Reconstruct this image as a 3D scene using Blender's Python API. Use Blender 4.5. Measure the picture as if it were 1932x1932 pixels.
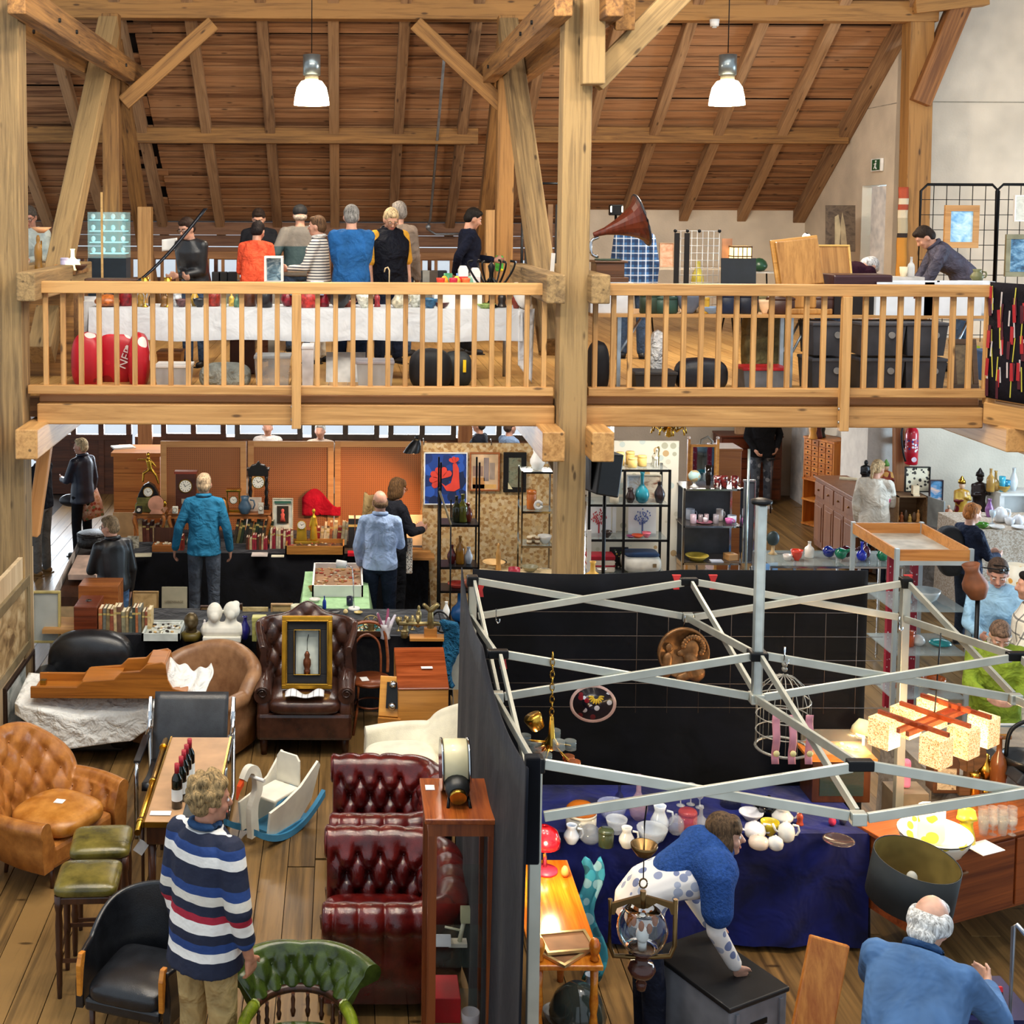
import bpy,math,random
from mathutils import Vector,Matrix,Quaternion
V=Vector
PI=math.pi
rnd=random.Random(7)
SC=bpy.context.scene
COL=SC.collection
for _o in list(bpy.data.objects): bpy.data.objects.remove(_o)
F,CX,CZ=2450.0,650.0,4.8
PITCH,ROLL=math.radians(4.0),math.radians(0.25)
CY=400+F*math.tan(PITCH)
CAMR=(Matrix.Rotation(PI/2 - PITCH,3,'X') @ Matrix.Rotation(ROLL,3,'Z'))
cam_d=bpy.data.cameras.new('camera')
cam=bpy.data.objects.new('camera',cam_d); COL.objects.link(cam)
cam.location=(0,0,CZ); cam.rotation_euler=CAMR.to_euler()
cam_d.sensor_width=36; cam_d.lens=F/1932*36
cam_d.shift_x=(966 - CX)/1932; cam_d.shift_y=(CY - 966)/1932
cam_d.clip_start=.05; cam_d.clip_end=200
SC.camera=cam
SC.view_settings.view_transform='Standard'; SC.view_settings.look='None'
SC.view_settings.gamma=1; SC.view_settings.use_curve_mapping=False
SC.view_settings.exposure=0.32
_c=SC.cycles; _c.max_bounces=6; _c.diffuse_bounces=3; _c.glossy_bounces=3; _c.transmission_bounces=5; _c.transparent_max_bounces=8; _c.caustics_reflective=False
W=bpy.data.worlds.new('world'); SC.world=W; W.use_nodes=True
W.node_tree.nodes['Background'].inputs[0].default_value=(.80,.90,1.0,1)
W.node_tree.nodes['Background'].inputs[1].default_value=0.75
def light(kind,name,loc,power,col=(1,1,1),size=.3,rot=(0,0,0),**kw):
    d=bpy.data.lights.new(name,kind); d.energy=power; d.color=col
    if kind=='AREA':
        d.shape='RECTANGLE'; d.size=size; d.size_y=kw.get('sy',size)
    else: d.shadow_soft_size=size
    if kind=='SPOT': d.spot_size=kw.get('cone',1.6); d.spot_blend=kw.get('blend',.6)
    o=bpy.data.objects.new(name,d); COL.objects.link(o); o.location=loc; o.rotation_euler=rot
    if 'parent'in kw: o.parent=kw['parent']
    return o
light('AREA','ridge_fill',(1.5,8.5,10.5),420,(1,.96,.9),10,(0,0,0),sy=5)  # soft overhead fill added below the ridge; no skylight is built
light('AREA','daylight_back_windows',(-.5,22.6,1.5),900,(.80,.90,1),11,(-PI/2,0,0),sy=1.1)
light('AREA','side_fill',(12.6,13.5,1.9),900,(.58,.80,1),5,(0,PI/2,0),sy=1.6)  # unseen area light added to cool the right wall; side windows assumed, not built
for _x,_y in ((-2.9,18.6),(-.6,18.6),(2.6,18.6),(5.6,19.2),(-1.2,14.3),(.9,14.0),(3.6,13.6),(6.2,14.8),(8.2,15.6)):
    light('AREA','under_gallery_fill',(_x,_y,2.78),32 if _x< 6 else 20,(1,.93,.84) if _x< 6 else (.8,.9,1),1.1,(0,0,0),sy=.25)  # unseen area lights added to brighten the space under the gallery; no fittings modelled
def ray(px,py): return CAMR @ V(((px - CX)/F,(CY - py)/F,-1))
def at(px,py,y):
    d=ray(px,py); return V((0,0,CZ))+d*(y/d.y)
def on(px,py,z=0.0):
    d=ray(px,py); return V((0,0,CZ))+d*((z - CZ)/d.z)
def depth_of(py,z): return on(CX,py,z).y
def lin(c):
    if isinstance(c,str):
        c=[int(c[i:i+2],16)/255 for i in (0,2,4)]
    return tuple(((x/12.92) if x<=.04045 else ((x+.055)/1.055)**2.4) for x in c[:3])+(1,)
MATS={}
class N:
    def __init__(s,name):
        s.m=bpy.data.materials.new(name); s.m.use_nodes=True
        s.t=s.m.node_tree; s.b=s.t.nodes['Principled BSDF']
    def n(s,kind,**kw):
        x=s.t.nodes.new('ShaderNode'+kind)
        for k,v in kw.items():
            if k.startswith('_'): setattr(x,k[1:],v)
            else: x.inputs[int(k[1:]) if k[0]=='i'and k[1:].isdigit() else k.replace('__',' ')].default_value=v
        return x
    def l(s,a,b): s.t.links.new(a,b)
    def coord(s,scale=(1,1,1),rand=True,rot=(0,0,0)):
        tc=s.n('TexCoord'); mp=s.n('Mapping'); mp.inputs['Scale'].default_value=scale; mp.inputs['Rotation'].default_value=rot
        if rand:
            oi=s.n('ObjectInfo'); ml=s.n('Math',_operation='MULTIPLY'); ml.inputs[1].default_value=37
            s.l(oi.outputs['Random'],ml.inputs[0])
            ad=s.n('VectorMath',_operation='ADD'); s.l(tc.outputs['Object'],ad.inputs[0]); s.l(ml.outputs[0],ad.inputs[1])
            s.l(ad.outputs[0],mp.inputs[0])
        else: s.l(tc.outputs['Object'],mp.inputs[0])
        return mp.outputs[0]
    def ramp(s,fac,stops,const=False):
        r=s.n('ValToRGB'); e=r.color_ramp.elements
        if const: r.color_ramp.interpolation='CONSTANT'
        while len(e)< len(stops): e.new(.5)
        for x,(p,c) in zip(e,stops): x.position=p; x.color=lin(c)
        s.l(fac,r.inputs[0]); return r.outputs[0]
    def bump(s,h,st,dist=.02):
        b=s.n('Bump'); b.inputs['Strength'].default_value=st; b.inputs['Distance'].default_value=dist
        s.l(h,b.inputs['Height']); s.l(b.outputs[0],s.b.inputs['Normal'])
    def noise(s,vec,scale,det=3,rough=.55,dist=0):
        x=s.n('TexNoise'); x.inputs['Scale'].default_value=scale; x.inputs['Detail'].default_value=det
        x.inputs['Roughness'].default_value=rough; x.inputs['Distortion'].default_value=dist; s.l(vec,x.inputs['Vector']); return x.outputs[0]
    def base(s,out): s.l(out,s.b.inputs['Base Color'])
    def setp(s,**kw):
        for k,v in kw.items(): s.b.inputs[k.replace('__',' ')].default_value=v
def shade(c,k):
    c=[int(c[i:i+2],16) for i in (0,2,4)]
    return ''.join('%02x'% max(0,min(255,int(x*k))) for x in c)
def P(c,r=.55,m=0.0,var=.12,vs=6,b=0.0,bs=60,coat=0,em=0,tr=0,ior=1.45,sheen=0,al=1):
    """plain surface: colour (hex sRGB) with mild cloudy variation"""
    key=('P',c,r,m,var,vs,b,bs,coat,em,tr,sheen,al,ior)
    if key in MATS: return MATS[key]
    q=N('surface_'+c); q.setp(Roughness=r,Metallic=m,IOR=ior); q.b.inputs['Base Color'].default_value=lin(c)
    if var:
        v=q.coord(); n=q.noise(v,vs,2); q.base(q.ramp(n,[(.3,shade(c,1 - var)),(.7,shade(c,1+var))]))
    if b: q.bump(q.noise(q.coord(),bs,3),b)
    if coat: q.setp(Coat__Weight=coat,Coat__Roughness=.12)
    if tr: q.setp(Transmission__Weight=tr)
    if sheen: q.setp(Sheen__Weight=sheen,Sheen__Roughness=.4)
    if al< 1: q.setp(Alpha=al)
    if em: q.b.inputs['Emission Color'].default_value=lin(c); q.setp(Emission__Strength=em)
    MATS[key]=q.m; return q.m
def WOOD(c1,c2,r=.6,sc=1.0,ax=0,b=.25,knots=False,coat=0):
    key=('W',c1,c2,r,sc,ax,b,knots,coat)
    if key in MATS: return MATS[key]
    q=N('wood_'+c1); q.setp(Roughness=r)
    s=[9*sc]*3; s[ax]=.55*sc
    v=q.coord(tuple(s)); n=q.noise(v,1.6,5,.62,.8)
    s2=[55*sc]*3; s2[ax]=1.2*sc
    g=q.noise(q.coord(tuple(s2)),1,3,.6)
    mx=q.n('Math',_operation='ADD'); q.l(n,mx.inputs[0]); m2=q.n('Math',_operation='MULTIPLY'); m2.inputs[1].default_value=.45
    q.l(g,m2.inputs[0]); q.l(m2.outputs[0],mx.inputs[1])
    oi=q.n('ObjectInfo'); m3=q.n('Math',_operation='MULTIPLY_ADD'); m3.inputs[1].default_value=.22; m3.inputs[2].default_value=-.33
    q.l(oi.outputs['Random'],m3.inputs[0]); m4=q.n('Math',_operation='ADD'); q.l(mx.outputs[0],m4.inputs[0]); q.l(m3.outputs[0],m4.inputs[1])
    st=[(.25,c1),(.62,c2)]
    col=q.ramp(m4.outputs[0],st)
    if knots:
        k=q.n('TexVoronoi'); k.inputs['Scale'].default_value=1; q.l(q.coord((2.2,7,7)),k.inputs['Vector'])
        kk=q.ramp(k.outputs['Distance'],[(.06,'3a2412'),(.13,'ffffff')])
        mm=q.n('Mix',_data_type='RGBA',_blend_type='MULTIPLY'); mm.inputs[0].default_value=.75
        q.l(col,mm.inputs[6]); q.l(kk,mm.inputs[7]); col=mm.outputs[2]
    q.base(col)
    if b: q.bump(m4.outputs[0],b,.01)
    if coat: q.setp(Coat__Weight=coat,Coat__Roughness=.1)
    MATS[key]=q.m; return q.m
def GLASS(c='f2fbff',r=.02,tr=.92,al=.35):
    return P(c,r,var=0,tr=0,al=al)
def LEATHER(c,c2,r=.32,b=.25):
    key=('L',c,c2,r)
    if key in MATS: return MATS[key]
    q=N('leather_'+c); q.setp(Roughness=r)
    n=q.noise(q.coord(),7,4,.6); q.base(q.ramp(n,[(.32,c),(.68,c2)]))
    q.bump(q.noise(q.coord(),130,2),b,.004); q.setp(Coat__Weight=.12,Coat__Roughness=.2)
    MATS[key]=q.m; return q.m
def STRIPES(stops,size,ax=2,r=.8,wob=.0,off=0):
    """repeating bands: stops [(0..1, colour)], period size metres along an object axis"""
    key=('S',tuple(stops),size,ax,off)
    if key in MATS: return MATS[key]
    q=N('stripes'); q.setp(Roughness=r)
    tc=q.n('TexCoord'); sx=q.n('SeparateXYZ'); q.l(tc.outputs['Object'],sx.inputs[0])
    src=sx.outputs[ax]
    if wob:
        nz=q.noise(tc.outputs['Object'],5,2); ma=q.n('Math',_operation='MULTIPLY_ADD'); ma.inputs[1].default_value=wob
        q.l(nz,ma.inputs[0]); q.l(src,ma.inputs[2]); src=ma.outputs[0]
    m=q.n('Math',_operation='MULTIPLY_ADD'); m.inputs[1].default_value=1/size; m.inputs[2].default_value=off; q.l(src,m.inputs[0])
    fr=q.n('Math',_operation='FRACT'); q.l(m.outputs[0],fr.inputs[0])
    q.base(q.ramp(fr.outputs[0],stops,True)); q.bump(q.noise(tc.outputs['Object'],9,3),.5,.03)
    MATS[key]=q.m; return q.m
def PLAID(base,cols,size=.09,r=.85):
    key=('PL',base,tuple(cols),size)
    if key in MATS: return MATS[key]
    q=N('plaid'); q.setp(Roughness=r); tc=q.n('TexCoord'); sx=q.n('SeparateXYZ'); q.l(tc.outputs['Object'],sx.inputs[0])
    cur=None
    for ax,c,w,ph in cols:
        m=q.n('Math',_operation='MULTIPLY_ADD'); m.inputs[1].default_value=1/size; m.inputs[2].default_value=ph; q.l(sx.outputs[ax],m.inputs[0])
        fr=q.n('Math',_operation='FRACT'); q.l(m.outputs[0],fr.inputs[0]); lt=q.n('Math',_operation='LESS_THAN'); lt.inputs[1].default_value=w; q.l(fr.outputs[0],lt.inputs[0])
        mx=q.n('Mix',_data_type='RGBA'); fm=q.n('Math',_operation='MULTIPLY'); fm.inputs[1].default_value=.75; q.l(lt.outputs[0],fm.inputs[0]); q.l(fm.outputs[0],mx.inputs[0])
        if cur is None: mx.inputs[6].default_value=lin(base)
        else: q.l(cur,mx.inputs[6])
        mx.inputs[7].default_value=lin(c); cur=mx.outputs[2]
    q.base(cur); q.bump(q.noise(tc.outputs['Object'],9,3),.5,.03)
    MATS[key]=q.m; return q.m
def CLOTH(c,r=.85,fold=.5,fs=7,var=.12,sheen=0):
    key=('C',c,r,fold,fs,sheen)
    if key in MATS: return MATS[key]
    q=N('cloth_'+c); q.setp(Roughness=r); v=q.coord(); n=q.noise(v,fs,3,.5,.4)
    q.base(q.ramp(n,[(.3,shade(c,1 - var)),(.7,shade(c,1+var))])); q.bump(n,min(1,fold*1.4),.08); q.setp(Specular__IOR__Level=.12)
    if sheen: q.setp(Sheen__Weight=sheen)
    MATS[key]=q.m; return q.m
def SPOTS(base,cols,scale=40,lo=.38,r=.5,em=0,lo2=None):
    """voronoi speckles of several colours over a base"""
    key=('V',base,tuple(cols),scale,lo,em)
    if key in MATS: return MATS[key]
    q=N('speckle'); q.setp(Roughness=r); v=q.n('TexVoronoi'); v.inputs['Scale'].default_value=scale; q.l(q.coord(),v.inputs['Vector'])
    sp=q.n('SeparateColor'); q.l(v.outputs['Color'],sp.inputs[0])
    st=[(i/len(cols),c) for i,c in enumerate(cols)]; cc=q.ramp(sp.outputs[0],st,True)
    lt=q.n('Math',_operation='LESS_THAN'); lt.inputs[1].default_value=lo; q.l(v.outputs['Distance'],lt.inputs[0])
    mx=q.n('Mix',_data_type='RGBA'); q.l(lt.outputs[0],mx.inputs[0]); mx.inputs[6].default_value=lin(base); q.l(cc,mx.inputs[7]); q.base(mx.outputs[2])
    if em: q.l(mx.outputs[2],q.b.inputs['Emission Color']); q.setp(Emission__Strength=em)
    MATS[key]=q.m; return q.m
def PICTURE(c1,c2,c3,scale=6,ax=2):
    """blurred landscape-like paint"""
    key=('PI',c1,c2,c3,scale)
    if key in MATS: return MATS[key]
    q=N('painting'); q.setp(Roughness=.45); n=q.noise(q.coord((1,1,1.6)),scale,4,.6,.6); q.base(q.ramp(n,[(.34,c1),(.5,c2),(.66,c3)]))
    MATS[key]=q.m; return q.m
def frame_of(d):
    d=d.normalized(); up=V((0,0,1)) if abs(d.z)< .95 else V((1,0,0))
    x=d.cross(up).normalized(); y=x.cross(d).normalized(); return x,y,d
class MB:
    def __init__(s): s.v=[]; s.f=[]; s.sm=[]
    def _add(s,vs,fs,smooth):
        k=len(s.v); s.v+=[tuple(v) for v in vs]; s.f+=[tuple(i+k for i in f) for f in fs]; s.sm+=[smooth]*len(fs); return s
    def box(s,c,d,rot=None):
        x,y,z=[a/2 for a in d]; c=V(c)
        vs=[V((i*x,j*y,k*z)) for k in (-1,1) for j in (-1,1) for i in (-1,1)]
        if rot is not None: vs=[rot @ v for v in vs]
        return s._add([v+c for v in vs],[(0,2,3,1),(4,5,7,6),(0,1,5,4),(2,6,7,3),(0,4,6,2),(1,3,7,5)],False)
    def bb(s,x0,x1,y0,y1,z0,z1): return s.box(((x0+x1)/2,(y0+y1)/2,(z0+z1)/2),(abs(x1 - x0),abs(y1 - y0),abs(z1 - z0)))
    def rings(s,rings,cap=True,close=False,smooth=True):
        n=len(rings[0]); vs=[v for r in rings for v in r]; fs=[]; m=len(rings)
        for i in range(m if close else m - 1):
            a,b=i*n,((i+1) % m)*n
            for j in range(n): fs.append((a+j,a+(j+1) % n,b+(j+1) % n,b+j))
        s._add(vs,fs,smooth)
        if cap and not close:
            k=len(s.v) - len(vs)
            s.f+=[tuple(k+j for j in reversed(range(n))),tuple(k+(m - 1)*n+j for j in range(n))]; s.sm+=[False,False]
        return s
    def cyl(s,p0,p1,r0,r1=None,n=14,smooth=True,cap=True):
        p0,p1=V(p0),V(p1); r1=r0 if r1 is None else r1; x,y,_=frame_of(p1 - p0)
        return s.rings([[p+(x*math.cos(t)+y*math.sin(t))*r for t in [2*PI*j/n for j in range(n)]] for p,r in ((p0,r0),(p1,r1))],cap,False,smooth)
    def tube(s,pts,r,n=8,close=False,cap=True):
        pts=[V(p) for p in pts]; R=[]; m=len(pts); x=None
        for i,p in enumerate(pts):
            a=pts[i - 1] if (i or close) else p; b=pts[(i+1) % m] if (i< m - 1 or close) else p
            d=(b - a).normalized()
            if x is None: x,y,_=frame_of(d)
            else:
                x=(x - d*x.dot(d)).normalized(); y=d.cross(x)
            rr=r[i] if isinstance(r,(list,tuple)) else r
            R.append([p+(x*math.cos(t)+y*math.sin(t))*rr for t in [2*PI*j/n for j in range(n)]])
        return s.rings(R,cap,close)
    def lathe(s,prof,n=20,c=(0,0,0),ax=None,sx=1,sy=1,cap=True):
        c=V(c); q=V((0,0,1)).rotation_difference(V(ax)).to_matrix() if ax is not None else Matrix.Identity(3)
        R=[[c+q @ V((max(r,1e-4)*math.cos(t)*sx,max(r,1e-4)*math.sin(t)*sy,z)) for t in [2*PI*j/n for j in range(n)]] for r,z in prof]
        return s.rings(R,cap)
    def ell(s,c,r,n=14,m=8,rot=None):
        c=V(c); r=(r,r,r) if not isinstance(r,(tuple,list)) else r; R=[]
        for i in range(m+1):
            a=-PI/2+PI*i/m; ca=max(math.cos(a),.02)
            ring=[V((r[0]*ca*math.cos(t),r[1]*ca*math.sin(t),r[2]*math.sin(a))) for t in [2*PI*j/n for j in range(n)]]
            if rot is not None: ring=[rot @ v for v in ring]
            R.append([c+v for v in ring])
        return s.rings(R,True)
    def cap(s,p0,p1,r0,r1=None,n=12):
        """round-ended tapered limb"""
        p0,p1=V(p0),V(p1); r1=r0 if r1 is None else r1; x,y,d=frame_of(p1 - p0); R=[]
        for p,r,angs in ((p0,r0,(-80,-45,-10)),(p1,r1,(10,45,80))):
            for a in angs:
                a=math.radians(a); R.append([p+d*r*math.sin(a)+(x*math.cos(t)+y*math.sin(t))*r*math.cos(a) for t in [2*PI*j/n for j in range(n)]])
        return s.rings(R,True)
    def prism(s,pts,t,plane='XZ',c=(0,0,0),smooth=False):
        """outline (u,v) extruded to thickness t, centred; plane XZ extrudes along Y"""
        c=V(c); f={'XZ': lambda u,v,w: V((u,w,v)),'XY': lambda u,v,w: V((u,v,w)),'YZ': lambda u,v,w: V((w,u,v))}[plane]
        n=len(pts); a=[c+f(u,v,-t/2) for u,v in pts]; b=[c+f(u,v,t/2) for u,v in pts]
        fs=[tuple(range(n)),tuple(reversed(range(n,2*n)))]+[(i,n+i,n+(i+1) % n,(i+1) % n) for i in range(n)]
        return s._add(a+b,fs,smooth)
    def grid(s,fn,nu,nv,cu=False,cv=False,smooth=True):
        vs=[V(fn(i/(nu if cu else nu - 1),j/(nv if cv else nv - 1))) for i in range(nu) for j in range(nv)]; fs=[]
        for i in range(nu if cu else nu - 1):
            for j in range(nv if cv else nv - 1):
                a,b,c,d=i*nv+j,i*nv+(j+1) % nv,((i+1) % nu)*nv+(j+1) % nv,((i+1) % nu)*nv+j
                fs.append((a,d,c,b))
        return s._add(vs,fs,smooth)
    def xf(s,loc=(0,0,0),rot=(0,0,0),k=0):
        from mathutils import Euler
        m=Matrix.Translation(V(loc)) @ Euler(rot).to_matrix().to_4x4(); s.v[k:]=[tuple(m @ V(v)) for v in s.v[k:]]; return s
    def mesh(s,name):
        me=bpy.data.meshes.new(name); me.from_pydata(s.v,[],s.f); me.polygons.foreach_set('use_smooth',s.sm); me.update(); return me
    def obj(s,name,mat,parent=None,loc=(0,0,0),rot=(0,0,0),bev=0,solid=0,sub=0):
        o=bpy.data.objects.new(name,s.mesh(name)); COL.objects.link(o); o.location=loc; o.rotation_euler=rot
        for m in (mat if isinstance(mat,(list,tuple)) else [mat]): o.data.materials.append(m)
        if parent is not None: o.parent=parent
        if solid:
            m=o.modifiers.new('thickness','SOLIDIFY'); m.thickness=solid; m.offset=0
        if bev:
            m=o.modifiers.new('bevel','BEVEL'); m.width=bev; m.segments=2; m.limit_method='ANGLE'
        if sub:
            m=o.modifiers.new('smooth','SUBSURF'); m.levels=sub; m.render_levels=sub
        return o
def tag(o,label=None,cat=None,group=None,kind=None):
    for k,v in (('label',label),('category',cat),('group',group),('kind',kind)):
        if v: o[k]=v
    return o
def T(name,label,cat,loc=(0,0,0),rz=0,group=None):
    o=bpy.data.objects.new(name,None); COL.objects.link(o); o.empty_display_size=.05
    o.location=loc; o.rotation_euler=(0,0,rz); return tag(o,label,cat,group)
def beam(name,p0,p1,w,h,mat,parent=None,bev=.012,up=None):
    """squared timber from p0 to p1; local X along the grain"""
    p0,p1=V(p0),V(p1); d=p1 - p0; L=d.length; x=d.normalized()
    u=V(up) if up else (V((0,0,1)) if abs(x.z)< .9 else V((0,1,0)))
    y=u.cross(x).normalized(); z=x.cross(y); q=Matrix((x,y,z)).transposed()
    o=MB().box((0,0,0),(L,w,h)).obj(name,mat,parent,(p0+p1)/2,q.to_euler(),bev); return o
def dup(o,parent=None,loc=None,rz=None,label=None,scale=None):
    c=o.copy(); COL.objects.link(c)
    if parent is not None: c.parent=parent
    for ch in list(o.children):
        d=dup(ch,c)
    if loc is not None: c.location=loc
    if rz is not None: c.rotation_euler=(0,0,rz)
    if label: c['label']=label
    if scale: c.scale=(scale,)*3 if not isinstance(scale,tuple) else scale
    return c
ORD='first second third fourth fifth sixth seventh eighth ninth tenth eleventh twelfth thirteenth fourteenth fifteenth sixteenth seventeenth eighteenth nineteenth twentieth'.split()
def flat(parts,name,label,cat,mat,loc,rz=0,group=None,**kw): return tag(parts.obj(name,mat,None,loc,(0,0,rz),**kw),label,cat,group)
YR,YB,GZ=11.9,21.9,3.1
XW=7.62
OLD=WOOD('5c3c1e','a4763f',.75,1,0,.5,True)
OLDG=WOOD('665136','a6885a',.8,1,0,.6,True)
PINE=WOOD('a0723e','cf9f62',.55,1,0,.12,True)
BOARD=WOOD('664026','b3835a',.75,.8,0,.5,True)
RAFT=WOOD('705036','ad8760',.75,1,0,.4,True)
PLASTER=P('dccfba',.9,var=.05,vs=2,b=.25,bs=30)
FLOORW=WOOD('4a3720','8a6a3e',.34,.7,1,.12,True)
GALW=WOOD('a9793f','d3a561',.45,.7,1,.1,True)
fl=tag(MB().bb(-6.5,13,2.5,YB+.3,-.25,-.025).obj('floor_ground',P('2a1c10',.8)),kind='structure')
bw=.2; pk={}
nplank=0; x=-4.6
while x< 9.0:
    y=5.6 - rnd.random()*2.4
    while y< YB:
        L=4.2+rnd.random()*1.4
        y1=min(y+L,YB)
        key=round(y1 - y,1)
        if key> .3 and (x< 2.4 or y1> 13) and nplank< 300:
            if key not in pk: pk[key]=MB().box((0,0,0),(bw - .006,key - .006,.03)).mesh('floor_plank')
            if not pk[key].materials: pk[key].materials.append(FLOORW)
            o=bpy.data.objects.new('plank',pk[key]); COL.objects.link(o); o.location=(x+bw/2,y+key/2,-.015+rnd.uniform(-.002,.001)); o.parent=fl; nplank+=1
        y=y1+.001
    x+=bw
tag(MB().bb(9.0,13,2.5,YB,-.03,0).bb(2.4,9.0,2.5,13,-.03,-.004).obj('floor_remainder',FLOORW,fl),kind='structure')
gd=tag(MB().bb(-6.5,13,YR+.12,YB+.2,GZ - .22,GZ - .03).obj('floor_gallery',WOOD('4a3018','7a5630',.7)),kind='structure')
gm=MB().box((0,0,0),(.185,YB - YR - .15,.03)).mesh('gallery_plank'); gm.materials.append(GALW)
x=-5.0
while x< 12:
    o=bpy.data.objects.new('plank',gm); COL.objects.link(o); o.location=(x,(YR+YB)/2+.1,GZ - .015); o.parent=gd; x+=.19
wall_mat=P('cfc4b4',.9,var=.05,vs=2,b=.2,bs=30)
FR=WOOD('3a2014','5b3420',.5); 
PANE=GLASS('eef6ff',.02,al=.10)
wb=tag(MB().bb(-7,-6.2,YB,YB+.3,0,GZ).bb(4.6,12,YB,YB+.3,0,GZ).bb(-6.2,4.6,YB,YB+.3,1.95,GZ).bb(-6.2,4.6,YB,YB+.3,0,.35).obj('wall_back',wall_mat),kind='structure')
def glazed(name,x0,x1,z0,z1,y,n,mat=FR,post=.09,sill=None):
    """one timber window or glazed door with n lights and a lower panel"""
    w=tag(MB().bb(x0,x1,y,y+.08,z0,z0+.09).bb(x0,x1,y,y+.08,z1 - .09,z1).obj(name,mat),kind='structure')
    for i in range(n+1):
        xx=x0+(x1 - x0 - post)*i/n; MB().bb(xx,xx+post,y - .01,y+.09,z0,z1).obj('mullion',mat,w)
    if sill: MB().bb(x0,x1,y+.01,y+.07,z0,sill).obj('lower_panel',mat,w); MB().bb(x0,x1,y - .015,y+.085,sill - .05,sill+.04).obj('mid_rail',mat,w)
    for i in range(n):
        a=x0+(x1 - x0 - post)*i/n+post; b=x0+(x1 - x0 - post)*(i+1)/n
        MB().bb(a,b,y+.03,y+.04,(sill or z0)+.04,z1 - .08).obj('pane',PANE,w)
    return w
glazed('door_1',-5.1,-3.6,0,2.0,YB - .1,3,sill=.98)
glazed('window_1',-3.1,-2.0,.95,2.0,YB - .1,2)
k=2
for xa in (-1.85,-.55,.75,2.05):
    glazed('window_%d'% k,xa,xa+1.15,.95,2.0,YB - .1,2,P('4a4038',.5)); k+=1
tag(MB().bb(-3.55,4.6,YB - .06,YB+.2,.3,.98).obj('wall_apron',WOOD('5a3a26','7a5236',.6)),kind='structure')
beam('pilaster',(-3.36,YB - .14,0),(-3.36,YB - .14,GZ - .2),.24,.14,WOOD('8a5530','b37a4a',.6),wb)
beam('pilaster',(2.05,YB - .14,0),(2.05,YB - .14,GZ - .2),.24,.14,WOOD('8a5530','b37a4a',.6),wb)
ZE=4.62
ku=tag(MB().bb(-7,3.9,YB,YB+.2,GZ,3.62).bb(3.9,XW,YB - .35,YB+.2,GZ,ZE+.42).obj('wall_knee',PLASTER),kind='structure')
kw=WOOD('5a3a28','8a6144',.7)
for z0,z1,t in ((4.22,4.40,.02),(4.41,4.62,.05),(4.06,4.2,.0)): MB().bb(-7,3.9,YB - .1 - t,YB+.1,z0,z1).obj('knee_board',kw,ku)
k=7; xa=-6.4
while xa< 3.5:
    glazed('window_%d'% k,xa,xa+.96,3.6,4.08,YB - .05,2,WOOD('4a2a1c','6a4028',.6),.06); k+=1; xa+=1.05
dy0,dy1=18.35,19.2
sw=tag(MB().bb(XW,XW+.25,17.9,dy0,GZ,9).bb(XW,XW+.25,dy1,YB,GZ,9).bb(XW,XW+.25,dy0,dy1,5.22,9).bb(XW,XW+.25,18.8,YB,0,GZ - .2).obj('wall_side',PLASTER),kind='structure')
ew=tag(MB().bb(XW,13,17.9,18.1,0,9.5).obj('wall_end',PLASTER),kind='structure')
MB().bb(XW - .004,XW,18.1,18.1+3,6.33,6.342).bb(XW+.25,13,17.895,17.9,6.33,6.342).bb(9.3,9.312,17.895,17.9,6.34,9).obj('seam',P('9a917f',.9),ew)
tag(MB().bb(XW+.02,XW+.06,dy0+.02,dy1 - .3,GZ,5.2).bb(XW+.24,XW+.5,dy1 - .35,dy1+.1,GZ,5.2).obj('door_2',P('e8eef4',.5)),kind='structure')
tag(MB().bb(XW+.9,XW+1.0,dy0 - .4,dy1+.6,GZ,5.4).obj('wall_corridor',P('cfe0f5',.7)),kind='structure')
light('AREA','corridor_fill',(XW+.6,18.8,5.3),26,(.6,.8,1),.5,(0,0,0),sy=.8)  # assumed corridor light, unseen, added to brighten the doorway; no source modelled
tag(MB().bb(7.27,XW+.1,17.85,18.8,0,GZ - .2).obj('wall_pier',P('d8d2c8',.9,var=.04,b=.2,bs=30)),kind='structure')
tag(MB().bb(XW - .05,XW - .01,21.0,21.75,0,2.3).obj('door_3',P('f2f5fa',.5)),kind='structure')
SL=.68; ce=tag(MB().bb(-9,10,0,0.02,0,.01).obj('ceiling',P('2b1a0e',.9)),kind='structure')
ce.data.clear_geometry(); 
def roofz(y): return ZE+SL*(YB - y)
sl=math.hypot(1,SL); ux=V((0,-1/sl,SL/sl)); un=V((0,-SL/sl,-1/sl))
rl=14.5
m=MB(); a=V((0,YB+.2,ZE - .1)); 
m._add([V((-8,0,0))+a - un*.12,V((XW+.2,0,0))+a - un*.12,V((XW+.2,0,0))+a+ux*rl - un*.12,V((-8,0,0))+a+ux*rl - un*.12],[(0,1,2,3)],False)
tag(m.obj('roof_underlay',P('241509',.95),ce),kind='structure')
q=Matrix((V((1,0,0)),ux,V((1,0,0)).cross(ux))).transposed().to_euler()
s=.0; row=0
while s< 7.2:
    hgt=(.17 if s< 2.1 else .235)*rnd.uniform(.86,1.14)
    for (xa,xb) in ((-7.6,-2.9+rnd.uniform(-.5,.5)),(-2.9,2.3),(2.3,XW)):
        xa2=xa; L=xb - xa2
        o=MB().box((0,0,0),(L - .008,hgt - rnd.uniform(.022,.05),.035)).obj('roof_board',BOARD,ce,V(((xa2+xb)/2,YB,ZE))+ux*(s+hgt/2) - un*(.03+rnd.uniform(-.02,.012)),q)
    s+=hgt; row+=1
tag(MB().box((0,0,0),(XW+8,7.2,.03)).obj('roof_upper',BOARD,ce,V(((XW - 7.6)/2,YB,ZE))+ux*(s+3.6) - un*.04,q),kind='structure')
xr=-6.9
k=0
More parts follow.
